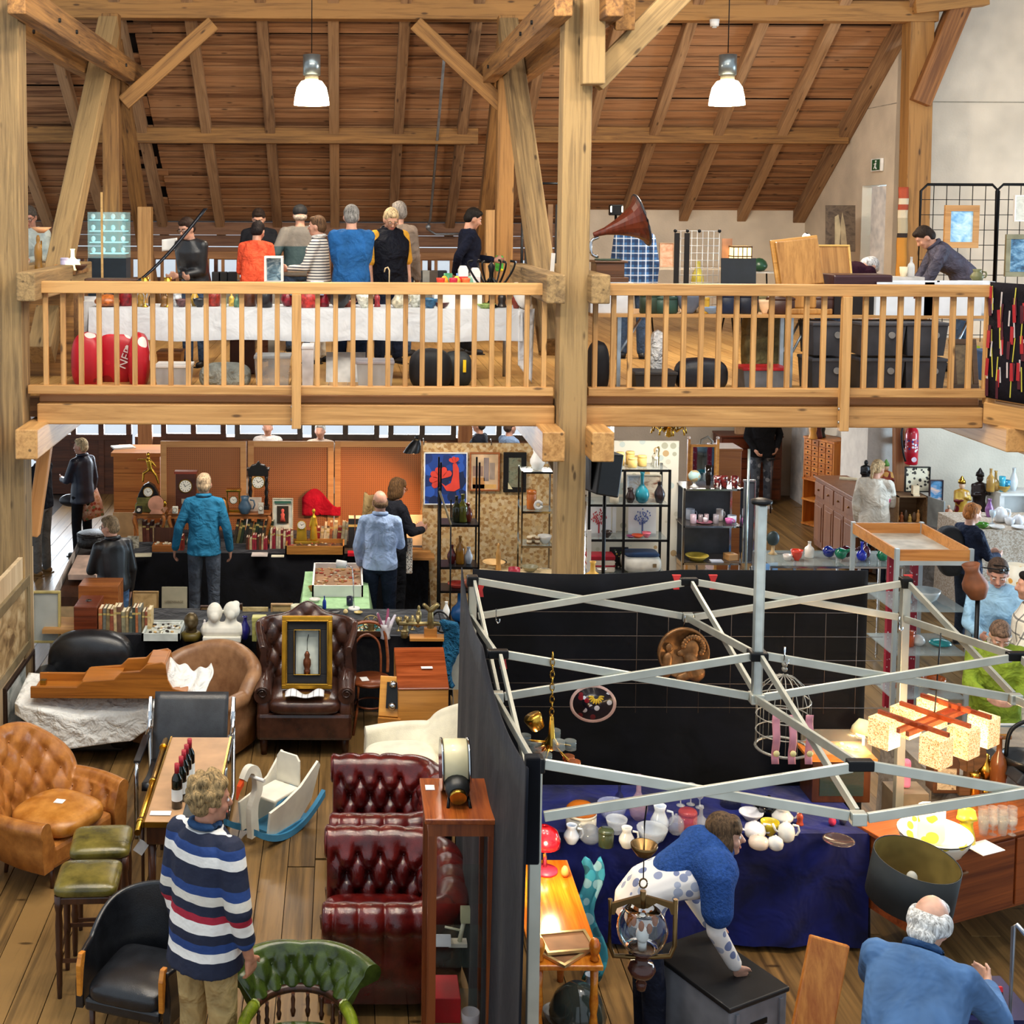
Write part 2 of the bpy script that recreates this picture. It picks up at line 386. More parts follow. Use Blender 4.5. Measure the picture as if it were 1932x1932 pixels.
while xr< XW+.1:
    if abs(xr+2.9)> .2 and abs(xr - 2.2)> .2 or True:
        beam('rafter',V((xr,YB,ZE))+un*.07 - ux*.25,V((xr,YB,ZE))+un*.07+ux*7.4,.15,.17,RAFT,ce,up=-un)
    xr+=.962
beam('rafter',V((XW - .1,YB,ZE))+un*.07 - ux*.3,V((XW - .1,YB,ZE))+un*.07+ux*8.5,.2,.2,RAFT,ce,up=-un)
zp1=at(966,258,19.75).z; zp2=at(966,20,17.45).z
beam('purlin',(-8,19.75,zp1),(2.0,19.75,zp1),.22,.24,OLD,ce); beam('purlin',(2.2,19.75,zp1+.03),(at(1597,255,19.75).x,19.75,zp1+.03),.22,.24,OLD,ce)
beam('purlin',(-8,17.45,zp2),(XW+.2,17.45,zp2),.24,.27,OLD,ce)
o=MB().box((0,0,0),(6,5,.05)).obj('roof_end_bay',BOARD,ce,(11.2,16.2,7.55),(0,math.radians(38),0))
for yy in (17.7,16.6): beam('rafter',(8.4,yy,9.5),(13,yy,5.9),.16,.2,RAFT,ce)
def tb(label,p0,p1,w,h,mat,name='timber_beam',cat='beam',**kw): return tag(beam(name,p0,p1,w,h,mat,**kw),label,cat)
XL,XM=-3.05,2.09
tb('weathered thick timber post at the far left edge before the railing',(XL - .03,YR,0),(XL - .03,YR,10),.3,.3,OLDG,'timber_post','post')
tb('weathered thick timber post in the middle, passing between both railing halves',(XM,YR,0),(XM,YR,10),.26,.26,OLDG,'timber_post','post')
pr=17.1
tb('slim brown post with a splayed pair of struts, left truss',(XL,pr,GZ),(XL,pr,7.35),.22,.22,OLD,'timber_post','post')
tb('slim brown post with a splayed pair of struts, middle truss',(XM,pr,GZ),(XM,pr,7.35),.22,.22,OLD,'timber_post','post')
for X,nm in ((XL,'left'),(XM,'middle')):
    tb('leaning grey strut falling towards the viewer, %s truss'% nm,(X,13.0,GZ+(0.35 if X> 0 else .25)),(X,16.95,7.2),.24,.27,OLDG,'timber_strut','strut')
    tb('leaning brown strut falling towards the eaves, %s truss'% nm,(X,20.9,GZ),(X,17.3,7.0),.2,.22,OLD,'timber_strut','strut')
    for dx,w2 in ((-.22,'outer'),(.22,'inner')):
        tb('%s tie beam with iron bolts running back from the %s post'% (w2,nm),(X+dx,YR - .6,6.62),(X+dx,18.3,6.62),.16,.27,OLD)
        b_=COL.objects[-1]
        for j in (-2.2,-1.4,1.6): MB().cyl((j,-.1,0),(j,.1,0),.022,n=8).obj('bolt',P('2a2826',.5,.7),b_)
    for sg in (-1,1):
        tb('short sole beam with a bolt beside the %s post at rail height, %s side'% (nm,'left'if sg< 0 else 'right'),(X+sg*.2,YR - .32,4.12),(X+sg*.2,14.2,4.12),.17,.26,OLDG)
        tb('corbel beam end under the gallery by the %s post, %s side'% (nm,'left'if sg< 0 else 'right'),(X+sg*.22,YR - .45,2.72),(X+sg*.22,17,2.72),.2,.27,PINE)
tb('short pale pine post at the foot of the left rear strut',(at(274,500,18.9).x,18.9,GZ),at(274,390,18.9),.2,.2,PINE,'timber_post','post')
tb('short pale pine post at the foot of the middle rear strut',(at(926,500,18.9).x,18.9,GZ),at(926,396,18.9),.17,.2,PINE,'timber_post','post')
t=T('balustrade','low brown railing before the window band under the eaves','railing',(-.6,20.9,GZ)); rz_=at(500,482,20.9).z - GZ
beam('top_rail',(-4.4,0,rz_),(4.4,0,rz_),.1,.12,WOOD('8a5c34','b07c4c',.6),t)
for i in range(36): beam('baluster',(-4.3+.245*i,0,0),(-4.3+.245*i,0,rz_ - .05),.05,.05,WOOD('8a5c34','b07c4c',.6),t,.004)
tb('diagonal brace rising right from the left truss post',at(232,195,17.1),at(402,45,17.3),.16,.2,OLD,'timber_brace','brace')
tb('diagonal brace rising left from the middle truss post',at(955,205,17.1),at(785,45,17.3),.16,.2,OLD,'timber_brace','brace')
tb('diagonal brace rising right from the thick middle post',at(1118,155,YR),at(1300,-30,YR),.18,.22,OLDG,'timber_brace','brace')
tb('crosswise timber block on top of the thick middle post',at(1118,160,YR - .25),at(1118,-60,YR - .25),.2,.16,OLDG,'timber_block','block')
tb('short stub beam end beside the middle post top',at(1180,28,YR - .3),at(1165,20,YR+1.2),.17,.27,OLD)
tb('post in front of the plaster end wall on the right',at(1722,540,17.5).xyz+V((0,0,-.7)),at(1734,-20,17.5),.32,.28,OLD,'timber_post','post')
tb('diagonal brace of the post at the plaster end wall',at(1733,195,17.35),at(1812,5,17.35),.26,.22,WOOD('6d4320','a06a38',.7,1,0,.4,True),'timber_brace','brace')
tb('horizontal beam stub above the plaster end wall',at(1722,8,17.3),at(1860,-8,17.3),.2,.26,OLD)
tb('curved wall post beside the fire extinguisher',at(1700,1100,17.6).xyz,at(1700,780,17.6),.2,.12,WOOD('8a5530','b37a4a',.6),'timber_post','post')
tb('slanting orange strut under the gallery at the far left',at(62,1010,12.4),at(92,800,12.4),.12,.12,WOOD('c07a3a','e0a060',.6),'timber_strut','strut')
tb('diagonal strut below the gallery beside the middle post',at(1068,905,12.5),at(1015,800,12.5),.18,.16,OLDG,'timber_strut','strut')
ge=tag(MB().bb(0,.001,0,.001,0,.001).obj('trim_1',PINE),kind='structure'); ge.data.clear_geometry()
for xa,xb,dz in ((at(70,800,YR).x,XM - .14,0),(XM+.14,at(1855,800,YR).x,0)):
    z0=at(600,802,YR).z; z1=at(600,765,YR).z
    beam('edge_beam',(xa,YR+.1,(z0+z1)/2),(xb,YR+.1,(z0+z1)/2),.2,z1 - z0+.01,PINE,ge)
    beam('edge_board',(xa,YR+.14,(z1+GZ)/2),(xb,YR+.14,(z1+GZ)/2),.1,GZ - z1 - .01,WOOD('8a5c34','b07c4c',.6),ge)
def balustrade(label,pxa,pxb,post_px,bal,z_lift=0):
    xa,xb=at(pxa,540,YR).x,at(pxb,540,YR).x
    zt=at(550,532,YR).z; zt0=at(550,554,YR).z; zb0=at(550,744,YR).z; zb1=at(550,728,YR).z
    t=T('balustrade',label,'railing',((xa+xb)/2,YR,zb0)); cx=(xa+xb)/2
    def B(n,p0,p1,w,h): 
        o=beam(n,V(p0) - V((cx,YR,zb0)),V(p1) - V((cx,YR,zb0)),w,h,PINE,t,.006); return o
    B('top_rail',(xa,YR - .02,(zt+zt0)/2),(xb,YR - .02,(zt+zt0)/2),.12,zt - zt0)
    B('bottom_rail',(xa,YR,(zb0+zb1)/2),(xb,YR,(zb0+zb1)/2),.09,zb1 - zb0)
    for px in bal:
        x=at(px,640,YR).x; B('baluster',(x,YR+.01,zb1 - .005),(x,YR+.01,zt0+.005),.045,.045)
    for px in post_px:
        x=at(px,640,YR).x; n=B('newel_post',(x,YR - .07,at(550,806,YR).z),(x,YR - .07,zt0),.085,.07)
        for py in (765,790):
            z=at(550,py,YR).z - (at(550,806,YR).z+zt0)/2
            MB().cyl((z,-.03,0),(z,-.05,0),.014).obj('bolt',P('aab0b4',.35,.9),n)
    return t
balustrade('pine balustrade between the left post and the middle post',52,1046,[560],
           [86,119,153,187,220,254,288,322,355,389,422,456,490,523,599,633,666,699,732,765,797,830,863,895,928,960,994,1027])
balustrade('pine balustrade to the right of the middle post',1112,1872,[1590],
           [1123,1157,1189,1223,1256,1290,1323,1356,1389,1422,1455,1487,1521,1554,1632,1665,1698,1731,1764,1797,1830,1862])
t=T('balustrade','short return of the balustrade towards the viewer at the right edge','railing',(at(1874,540,YR).x,YR,GZ))
xq=at(1874,540,YR).x
for z0,w,h in ((1.02,.1,.1),(.05,.09,.08)): beam('rail',(0,0,z0),(.75,-2.5,z0),w,h,PINE,t)
beam('newel_post',(0.0,-.0,-.05),(0.0,0,1.0),.09,.09,PINE,t)
for i in range(1,9): beam('baluster',(.75*i/9,-2.5*i/9,.08),(.75*i/9,-2.5*i/9,1.0),.045,.045,PINE,t)
tb('edge beam of the gallery return at the right edge',(xq,YR,2.98),(xq+1.3,YR - 3.3,2.98),.14,.2,PINE)
tb('bracket beam end below the gallery corner on the right',(xq+.1,YR - .35,2.78),(xq+.1,YR+1.5,2.78),.2,.22,PINE)
tb('second bracket beam end below the gallery corner on the right',(xq+.42,YR - .75,2.74),(xq+.42,YR+1.5,2.74),.3,.26,PINE)
def blob(name,mb,mat,parent,vox=.012,it=5,disp=0):
    o=mb.obj(name,mat,parent)
    m=o.modifiers.new('skin','REMESH'); m.mode='VOXEL'; m.voxel_size=vox; m.use_smooth_shade=True
    if it:
        s=o.modifiers.new('soft','SMOOTH'); s.factor=.5; s.iterations=it
    return o
def HAIR(c):
    key=('H',c)
    if key in MATS: return MATS[key]
    q=N('hair_'+c); q.setp(Roughness=.65,Specular__IOR__Level=.2); n=q.noise(q.coord((1,1,.25)),60,4,.7,1.0)
    q.base(q.ramp(n,[(.35,shade(c,.55)),(.65,shade(c,1.25))])); q.bump(n,.8,.01); MATS[key]=q.m; return q.m
def SKIN(c):
    key=('K',c)
    if key in MATS: return MATS[key]
    q=N('skin_'+c); q.setp(Roughness=.5); q.base(q.ramp(q.noise(q.coord(),14,2),[(.35,shade(c,.9)),(.65,shade(c,1.07))]))
    q.setp(Subsurface__Weight=.08); q.b.inputs['Subsurface Radius'].default_value=(.02,.008,.004); MATS[key]=q.m; return q.m
ARM={'down': (.06,.04,-.56),'fold': (-.2,.25,-.30),'front': (-.08,.34,-.30),'reach': (.02,.46,-.28),'pocket': (.04,.06,-.45),'phone': (-.06,.3,-.02),
       'table': (-.02,.28,-.46),'back': (-.14,-.16,-.45),'fwd_down': (-.02,.3,-.48)}
JEANS=CLOTH('3d4f69',.85,.4,12); BLACKC=CLOTH('17181c',.85,.4,8); NAVYC=CLOTH('1b2233',.8,.5,8)
def person(label,px,py,h=1.72,fl=0.0,Y=None,face=0,bend=0,head=(0,0),arms=('down','down'),top=None,sleeve=1.0,hem=.90,bulk=1.0,
           legs=None,shoes='1c1a1a',hair=('short','5a4a3a'),skin='c9957c',vox=.013,face_on=False,glasses=None,vest=None,step=0.0,belly=0,collar=None):
    k=h/1.75; R=math.radians; top=top or NAVYC; legs=legs or JEANS
    hip=V((0,0,.93))*k
    def bd(p,w=1.0):
        p=V(p)*k; q=Matrix.Rotation(-R(bend)*w,3,'X'); return hip+q @ (p - hip)
    lean=-.10*math.sin(R(bend))*k
    legp={}
    for s in (-1,1):
        st=step*s
        legp[s]=[V((s*.095,lean,.90))*1 if False else V((s*.095*k,lean*.9,.90*k)),V((s*.105*k,st*.55+.02+lean*.4,.49*k)),V((s*.11*k,st - .0,.085*k))]
    hip_off=V((0,lean,0))
    spine=[(.90,.165,.115,0.0),(.98,.165,.118+belly*.3,.15),(1.10,.148,.105+belly,.5),(1.26,.165,.115+belly*.5,.9),(1.36,.172,.105,1),(1.425,.125,.085,1),(1.49,.066,.06,1)]
    def torso(mb,inf,z0=None,zmax=1.49,flare=0):
        R_=[]; n=16
        st=[x for x in spine if x[0]<=zmax+.001]
        if z0 is not None:
            st=([(z0,.165+flare,.125+flare,-.05 if bend< 5 else 0.0)]+st) if z0< .9 else [x for x in st if x[0]>=z0]
        for z,rx,ry,w in st:
            q=Matrix.Rotation(-R(bend)*max(w,0),3,'X'); c=hip_off+bd((0,.0+(.02 if z> 1.2 and z< 1.4 else 0),z),max(w,0))
            rx,ry=(rx*bulk+inf)*k,(ry*bulk+inf)*k
            R_.append([c+q @ V((rx*math.copysign(abs(math.cos(t))**.8,math.cos(t)),ry*math.sin(t),0)) for t in [2*PI*j/n for j in range(n)]])
        mb.rings(R_,True); return mb
    armp={}
    for s,a in ((-1,arms[0]),(1,arms[1])):
        t=ARM[a] if isinstance(a,str) else a
        S=hip_off+bd((s*.168*bulk**.5,0,1.415)); tq=Matrix.Rotation(-R(bend)*(.0 if not isinstance(a,str) or a in ('down','fwd_down','reach') else 1),3,'X')
        W_=S+tq @ V((s*t[0],t[1],t[2]))*k
        A,B=.30*k,.265*k; d=W_ - S; L=min(d.length,(A+B)*.985); d=d.normalized(); W_=S+d*L
        x=(A*A - B*B+L*L)/(2*L); y=math.sqrt(max(A*A - x*x,0)); pole=V((s*.55,-.7,-.45)); pole=(pole - d*pole.dot(d)).normalized()
        armp[s]=(S,S+d*x+pole*y,W_)
    def limb(mb,pts,rad):
        for i in range(len(pts) - 1): mb.cap(pts[i],pts[i+1],rad[i]*k,rad[i+1]*k)
    nb=hip_off+bd((0,-.005,1.47)); hy,hp=R(head[0]),R(head[1]) - R(bend)*.75
    hq=Matrix.Rotation(hy,3,'Z') @ Matrix.Rotation(hp,3,'X'); hc=nb+Matrix.Rotation(-R(bend)*.9,3,'X') @ V((0,.015,.05))*k+hq @ V((0,.015,.10))*k
    H=lambda x,y,z: hc+hq @ V((x,y,z))*k
    topz=(hc+V((0,0,.125*k))).z; off=hc.copy()
    if Y is None: pt=on(px,py,fl+topz)
    else: pt=at(px,py,Y)
    rz=R(face); rot=Matrix.Rotation(rz,3,'Z'); o2=rot @ V((off.x,off.y,0))
    root_loc=V((pt.x - o2.x,pt.y - o2.y,fl))
    b=MB(); torso(b,-.012)
    for s in (-1,1):
        limb(b,[hip_off*0+legp[s][0],legp[s][1],legp[s][2]],[.08,.055,.04]); f=legp[s][2]; b.cap(f+V((0,-.03,-.05))*k,f+V((s*.02,.12,-.055))*k,.035*k,.028*k)
        S,E,Wp=armp[s]; limb(b,[S,E,Wp],[.05,.04,.029])
        d=(Wp - E).normalized(); inn=rot.inverted() @ V((0,0,0)); nrm=V((-s,0,.15)); nrm=(nrm - d*nrm.dot(d)).normalized(); lat=d.cross(nrm)*(1 if d.cross(nrm).y> 0 else -1)
        fr=max(.0088*k,vox*.8)
        b.cap(Wp,Wp+d*.03*k,.026*k,.024*k)
        for i,(o_,ln) in enumerate(((-.030,.062),(-.010,.074),(.010,.080),(.030,.072))):
            p0=Wp+d*.035*k+lat*o_*.6*k; p1=Wp+d*.092*k+lat*o_*k+nrm*.006; p2=p1+(d*.8+nrm*.45).normalized()*ln*.55*k; p3=p2+(d*.45+nrm*.85).normalized()*ln*.45*k
            b.cap(p0,p1,.017*k,.012*k); b.cap(p1,p2,fr*1.1,fr); b.cap(p2,p3,fr,fr*.85)
        p0=Wp+d*.03*k+lat*.022*k; p1=p0+(d*.6+lat*.8).normalized()*.045*k; b.cap(p0,p1,.015*k,fr*1.1); b.cap(p1,p1+(d*.95+lat*.1+nrm*.3).normalized()*.038*k,fr*1.1,fr)
    b.cap(nb - V((0,0,.03)),hc+hq @ V((0,-.02,-.05))*k,.058*k,.056*k)
    b.ell(hc+hq @ V((0,-.008,.018))*k,(.077*k,.098*k,.108*k),rot=hq,n=18,m=12); b.ell(H(0,.02,-.045),(.058*k,.072*k,.072*k),rot=hq,n=14,m=10); b.ell(H(0,.062,-.088),(.028*k,.026*k,.024*k),rot=hq)
    b.cap(H(0,.085,.015),H(0,.108,-.025),.010*k,.016*k); b.cap(H(-.035,.078,.032),H(.035,.078,.032),.014*k,.014*k)
    for s in (-1,1): b.ell(H(s*.078,-.005,-.01),(.012*k,.02*k,.034*k),rot=hq,n=10); b.ell(H(s*.04,.062,-.025),(.025*k,.025*k,.025*k),rot=hq)
    body=blob('person',b,SKIN(skin),None,vox,3); body.location=root_loc; body.rotation_euler=(0,0,rz); tag(body,label,'person')
    t=MB(); torso(t,.022,hem if hem< .9 else None,flare=.01)
    for s in (-1,1):
        S,E,Wp=armp[s]
        if sleeve>=1: limb(t,[S,E,E+(Wp - E)*.93],[.066*bulk,.056*bulk,.046])
        elif sleeve> 0: limb(t,[S,S+(E - S)*min(1,sleeve*2)],[.068*bulk,.064*bulk])
        if sleeve and sleeve< 1 and sleeve> .5: limb(t,[E,E+(Wp - E)*(sleeve*2 - 1)],[.06,.055])
        t.cap(S*.45+nb*.55,S,.056*k,.064*k)
    shirt=blob('top',t,top,body,vox*1.1,4)
    if vest:
        m=MB(); torso(m,.04,hem if hem< .9 else None)
        for s in (-1,1): m.cap(armp[s][0]*.75+nb*.25,armp[s][0]*.5+nb*.5,.068*k,.07*k)
        blob('vest',m,vest,body,vox*1.1,4)
    if collar:
        c0=nb+Matrix.Rotation(-R(bend)*.9,3,'X') @ V((0,.005,.035))*k; qx=Matrix.Rotation(-R(bend)*.9,3,'X')
        MB().tube([c0+qx @ V((math.cos(a)*.072,math.sin(a)*.07,-.012*math.sin(a)))*k for a in [2*PI*i/16 for i in range(16)]],.02*k,8,True).obj('collar',collar,body)
    tr=MB()
    for s in (-1,1): limb(tr,legp[s],[.098*bulk**.5,.075,.062])
    for z,rx in ((.92,.158),): tr.ell(hip_off+V((0,0,z*k)),(rx*bulk*k,.118*bulk*k,.10*k),n=16); 
    blob('trousers',tr,legs,body,vox*1.15,4)
    for s in (-1,1):
        f=legp[s][2]; m=MB(); m.cap(f+V((0,-.035,-.045))*k,f+V((s*.02,.13,-.055))*k,.042*k,.034*k); m.box(f+V((s*.01,.05,-.08))*k,(.085*k,.26*k,.012)); m.obj('shoe',P(shoes,.5),body)
    st,hcx=hair; m=MB(); E=lambda x,y,z,r: m.ell(H(x,y,z),tuple(a*k for a in (r if isinstance(r,tuple) else (r,r,r))),rot=hq,n=14,m=10)
    if st=='bald': E(0,-.045,-.02,(.083,.072,.045)); E(.06,-.02,.0,(.026,.05,.04)); E(-.06,-.02,.0,(.026,.05,.04))
    elif st=='tonsure':
        E(0,-.05,-.01,(.092,.075,.065)); E(.064,-.01,.012,(.036,.07,.055)); E(-.064,-.01,.012,(.036,.07,.055)); E(0,.03,.085,(.06,.05,.04)); E(0,-.08,-.06,(.07,.04,.05))
    else:
        E(0,-.018,.040,(.086,.097,.098)); E(0,-.05,-.005,(.082,.068,.075)); E(0,.045,.088,(.058,.045,.035))
        if st=='cap': m=MB(); E(0,-.012,.05,(.090,.103,.085)); m.box(H(0,.12,.045),(.13*k,.1*k,.012),hq)
        if st in ('bob','long','fringe'):
            E(0,-.05,-.06,(.088,.062,.09)); E(.066,-.012,-.03,(.03,.06,.085)); E(-.066,-.012,-.03,(.03,.06,.085))
        if st=='fringe': E(0,.068,.055,(.068,.032,.04))
        if st=='long': E(0,-.075,-.14,(.065,.04,.12))
        if st=='pony': E(0,-.115,.03,(.035,.035,.035)); m.cap(H(0,-.125,.02),H(.02,-.125,-.15),.032*k,.018*k)
        if st=='curly':
            r2=random.Random(len(label))
            for i in range(46):
                a,bq=r2.uniform(0,2*PI),r2.uniform(-.35,1.0); cb=math.sqrt(max(0,1 - bq*bq)); y=math.sin(a)*cb*.095 - .02
                if not (y> .045 and bq< .45): E(math.cos(a)*cb*.086,y,bq*.1+.04,r2.uniform(.02,.032))
    blob('cap'if st=='cap'else 'hair',m,HAIR(hcx) if st !='cap'else P(hcx,.8),body,vox*.8,2)
    if st=='cap': m=MB(); E(0,-.045,-.02,(.083,.068,.05)); m.obj('hair',HAIR('b0a090'),body)
    if face_on:
        for s in (-1,1):
            e=MB().ell(H(s*.032,.083,.008),(.014*k,.008*k,.009*k),rot=hq,n=10,m=6).obj('eye',P('e8e0dc',.3,var=0),body); MB().ell(H(s*.032,.089,.007),.0052*k,n=8,m=5).obj('iris',P('2a1c14',.2,var=0),e)
            MB().cap(H(s*.016,.09,.03),H(s*.052,.078,.03),.005*k,.004*k,6).obj('eyebrow',HAIR(hcx if st not in ('bald','cap') else '6a5040'),body)
        MB().ell(H(0,.088,-.062),(.026*k,.008*k,.007*k),rot=hq,n=10,m=6).obj('mouth',P('a8584c',.5),body)
    if glasses:
        g=MB()
        for s in (-1,1):
            g.tube([H(s*.034+math.cos(a)*.025,.104 - .004*abs(s),.006+math.sin(a)*.019) for a in [2*PI*i/12 for i in range(12)]],.0028*k,5,True); g.cap(H(s*.06,.098,.01),H(s*.08,.0,.012),.0025*k,.0025*k,5)
        g.cap(H(-.01,.106,.01),H(.01,.106,.01),.0025*k,.0025*k,5); g.obj('glasses',P(glasses,.3,.3),body)
    body['_']=0; del body['_']
    W2=lambda p: root_loc+rot @ p
    return body,{'handL': W2(armp[-1][2]),'handR': W2(armp[1][2]),'elbowL': W2(armp[-1][1]),'elbowR': W2(armp[1][1]),'neck': W2(nb),'head': W2(hc),'hip': W2(hip+hip_off),'root': root_loc,'rz': rz,'k': k,
                  'shL': W2(armp[-1][0]),'shR': W2(armp[1][0]),'local': dict(nb=nb,armp=armp,hc=hc,hip=hip)}
LTHR=LEATHER('0e0f12','1d1f23',.42)
G=GZ
person('man in glasses and pale grey shirt behind the left-hand stall',55,389,fl=G,Y=15.2,h=1.77,face=175,head=(0,-25),arms=('front','front'),top=CLOTH('b9c3bd'),skin='c48d78',hair=('short','4b4540'),face_on=True,glasses='222222')
person('woman in a black leather jacket, arms folded, looking down at the gallery table',352,420,fl=G,Y=14.1,h=1.66,face=150,bend=12,head=(-5,-12),arms=('fold','fold'),top=LTHR,hair=('short','2a1a12'),face_on=True,glasses='3a3020',legs=JEANS)
person('young man in a black sweater with a lanyard, head lowered',488,389,fl=G,Y=16.4,h=1.76,face=178,head=(0,-28),arms=('table','table'),top=CLOTH('1a1b20'),hair=('short','2b1f18'),face_on=True,legs=BLACKC)
person('woman in a bright orange jacket seen from behind',487,414,fl=G,Y=14.9,h=1.62,face=-8,bend=14,head=(-10,-8),arms=('front','front'),top=CLOTH('f0593a',.8,.7,9),hem=.84,hair=('short','1c1414'),legs=CLOTH('4a2c20'),bulk=.97)
person('man in a dark cap and grey teal jacket seen from behind',566,384,fl=G,Y=15.8,h=1.79,face=5,arms=('pocket','front'),top=STRIPES([(0,'2f474c'),(.45,'2f474c'),(.451,'6f6a63')],.62,2,off=-.62),hair=('cap','191a1c'),bulk=1.12)
sc_p=person('woman in a cream scarf and striped cardigan facing left',598,411,fl=G,Y=14.6,h=1.66,face=75,head=(0,0),arms=('front','down'),top=STRIPES([(0,'f1ede2'),(.62,'3f4450')],.032,2),hair=('short','5f4630'),hem=.7,legs=CLOTH('d8d2c4'),face_on=True,collar=CLOTH('efece2',.9,.8,12))
person('man in a royal blue polo shirt seen from behind, grey hair',663,386,fl=G,Y=13.95,h=1.78,face=0,head=(3,-6),arms=('fold','fold'),top=CLOTH('25588f',.85,.6,7),sleeve=.4,hair=('short','7d7a76'),bulk=1.12,legs=CLOTH('1e2a40'),hem=.82)
person('man in a black quilted vest over a yellow shirt with rimless glasses',738,388,fl=G,Y=14.5,h=1.77,face=205,head=(-12,-30),arms=('down','down'),top=CLOTH('e0a53a'),sleeve=.45,vest=CLOTH('14161f',.7,.7,8),bulk=1.1,belly=.03,hair=('short','c0a880'),face_on=True,glasses='7a5a40',legs=NAVYC,collar=CLOTH('14161f'))
person('man in a taupe fleece jacket behind the vest-wearing man',752,378,fl=G,Y=15.4,h=1.83,face=-35,head=(60,0),arms=('front','down'),top=CLOTH('7d6f63'),hair=('short','8a827a'),bulk=1.1)
person('man in a navy coat by the brown post, facing right',893,389,fl=G,Y=15.6,h=1.77,face=-80,head=(0,-22),arms=('front','back'),top=CLOTH('161a2a'),hem=.72,hair=('short','17120f'),face_on=True,legs=BLACKC)
person('man in a blue plaid shirt standing behind the gramophone horn',1198,400,fl=G,Y=15.2,h=1.74,face=-12,head=(0,-5),arms=('front','down'),top=PLAID('3c6ea5',[(0,'1f3358',.4,0),(2,'1f3358',.4,0),(0,'d9e3ee',.14,.5),(2,'d9e3ee',.14,.5)],.085),hair=('short','b8aa98'),hem=.78,bulk=1.08)
person('white-haired man in a maroon sweater bent deeply over the gallery table',1640,480,fl=G,Y=14.4,h=1.74,face=-62,bend=72,head=(0,-20),arms=('fwd_down','fwd_down'),top=CLOTH('2c1220',.85,.5,8),hair=('short','d9d6d0'),bulk=1.12)
person('man in a grey hooded jacket bending over the prints table',1745,449,fl=G,Y=14.2,h=1.74,face=78,bend=38,head=(0,-12),arms=('fwd_down','fwd_down'),top=CLOTH('4c4a58',.6,.7,8),hair=('short','2a1e16'),collar=CLOTH('4c4a58'),bulk=1.15)
person('man in a dark top and grey trousers half hidden behind the slanting strut',74,850,h=1.75,Y=16.9,face=70,arms=('front','phone'),top=CLOTH('1d1f26'),legs=CLOTH('6c6a66'),hair=('short','4a4038'),shoes='7a5a30')
person('woman in a navy leather coat with a belt bag, looking left',152,827,h=1.66,face=55,head=(25,0),arms=('front','down'),top=LEATHER('182030','28324a',.4),hem=.8,hair=('short','c8b48e'),legs=BLACKC,face_on=True,collar=LEATHER('182030','28324a',.4))
wl=person('woman in a short black leather jacket and jeans at the book table',207,974,h=1.63,face=35,head=(35,-8),arms=('front','down'),top=LTHR,hair=('short','8a7458'),legs=CLOTH('4f6d92',.8,.5,10),glasses='3a3028',bulk=1.05,vox=.011,collar=LTHR)
person('man in a teal blue sweater and grey jeans standing before the clocks',385,893,h=1.8,face=0,head=(0,3),arms=((.16,.03,-.53),(.12,.03,-.54)),top=CLOTH('2f789c',.85,.6,6),hair=('short','b99f7e'),legs=CLOTH('59616d',.85,.5,9),step=0,vox=.011,hem=.84,collar=CLOTH('2f789c'))
person('balding man in a pale blue shirt and navy trousers',717,926,h=1.76,face=-6,head=(18,-5),arms=((.06,.14,-.52),'front'),top=CLOTH('a9bfe2',.8,.6,7),hair=('bald','6a5038'),legs=CLOTH('1c2536',.8,.4,8),vox=.011,bulk=1.04,collar=CLOTH('a9bfe2'))
person('brown-haired person in glasses holding a beige coat',750,905,h=1.74,Y=14.85,face=-60,head=(0,-10),arms=('front','front'),top=CLOTH('23242a'),hair=('fringe','5c4226'),face_on=True,glasses='222222',legs=BLACKC)
person('man in a black jacket and ripped jeans leaning on a cane by the drawers',1441,752,h=1.8,Y=21.0,face=175,arms=('pocket',(-.02,.2,-.46)),top=CLOTH('17171a'),hem=.82,legs=SPOTS('454c58',['8a8f98','2c3340','5a6270','454c58'],14,.5,.85),shoes='c8c8cc',hair=('short','30241c'),bulk=1.1,step=.06)
person('woman with a blond ponytail in an ivory jacket',1657,868,h=1.64,face=-32,head=(-25,-18),arms=('down','front'),top=CLOTH('e3dbcb',.8,.8,6),hem=.74,hair=('pony','b89a70'),legs=CLOTH('20242e'),bulk=1.12,vox=.012)
bp=person('red-blond woman carrying a dark backpack',1836,950,h=1.62,face=-78,head=(-5,-8),arms=('front','front'),top=CLOTH('222a3f',.7,.6,8),hair=('short','b5743f'),face_on=True,skin='d8a890',legs=NAVYC)
person('man in a light blue shirt with sunglasses on his head',1884,1054,h=1.8,face=150,head=(5,-28),arms=('front','front'),top=CLOTH('9cc4e0',.8,.6,7),hair=('short','4a3a30'),face_on=True,skin='d09a84',legs=JEANS,vox=.011)
person('dark-haired person in a cream windowpane-check shirt at the right edge',1946,1078,h=1.84,face=70,arms=('front','fold'),top=PLAID('e6dfcf',[(0,'3a3a3c',.12,0),(2,'3a3a3c',.12,0)],.12),hair=('short','191412'),legs=CLOTH('d8d0c0'))
person('woman in a lime green cardigan with a knitted shawl collar, looking down',1888,1171,h=1.62,face=160,head=(5,-38),arms=('front','front'),top=CLOTH('7b8f30',.9,.6,8),hair=('short','6a5444'),face_on=True,skin='d0a08c',legs=CLOTH('8fa9c8'),bulk=1.12,collar=CLOTH('d9d0c0',.95,.8,60),hem=.74,vox=.011)
wsx=STRIPES([(0,'1a2138'),(.12,'f0ece4'),(.22,'24427e'),(.32,'1a2138'),(.42,'f0ece4'),(.54,'a81f36'),(.62,'1a2138'),(.72,'ddd6c8'),(.82,'24427e'),(.92,'1a2138')],.50,2,.85,.03,off=.3)
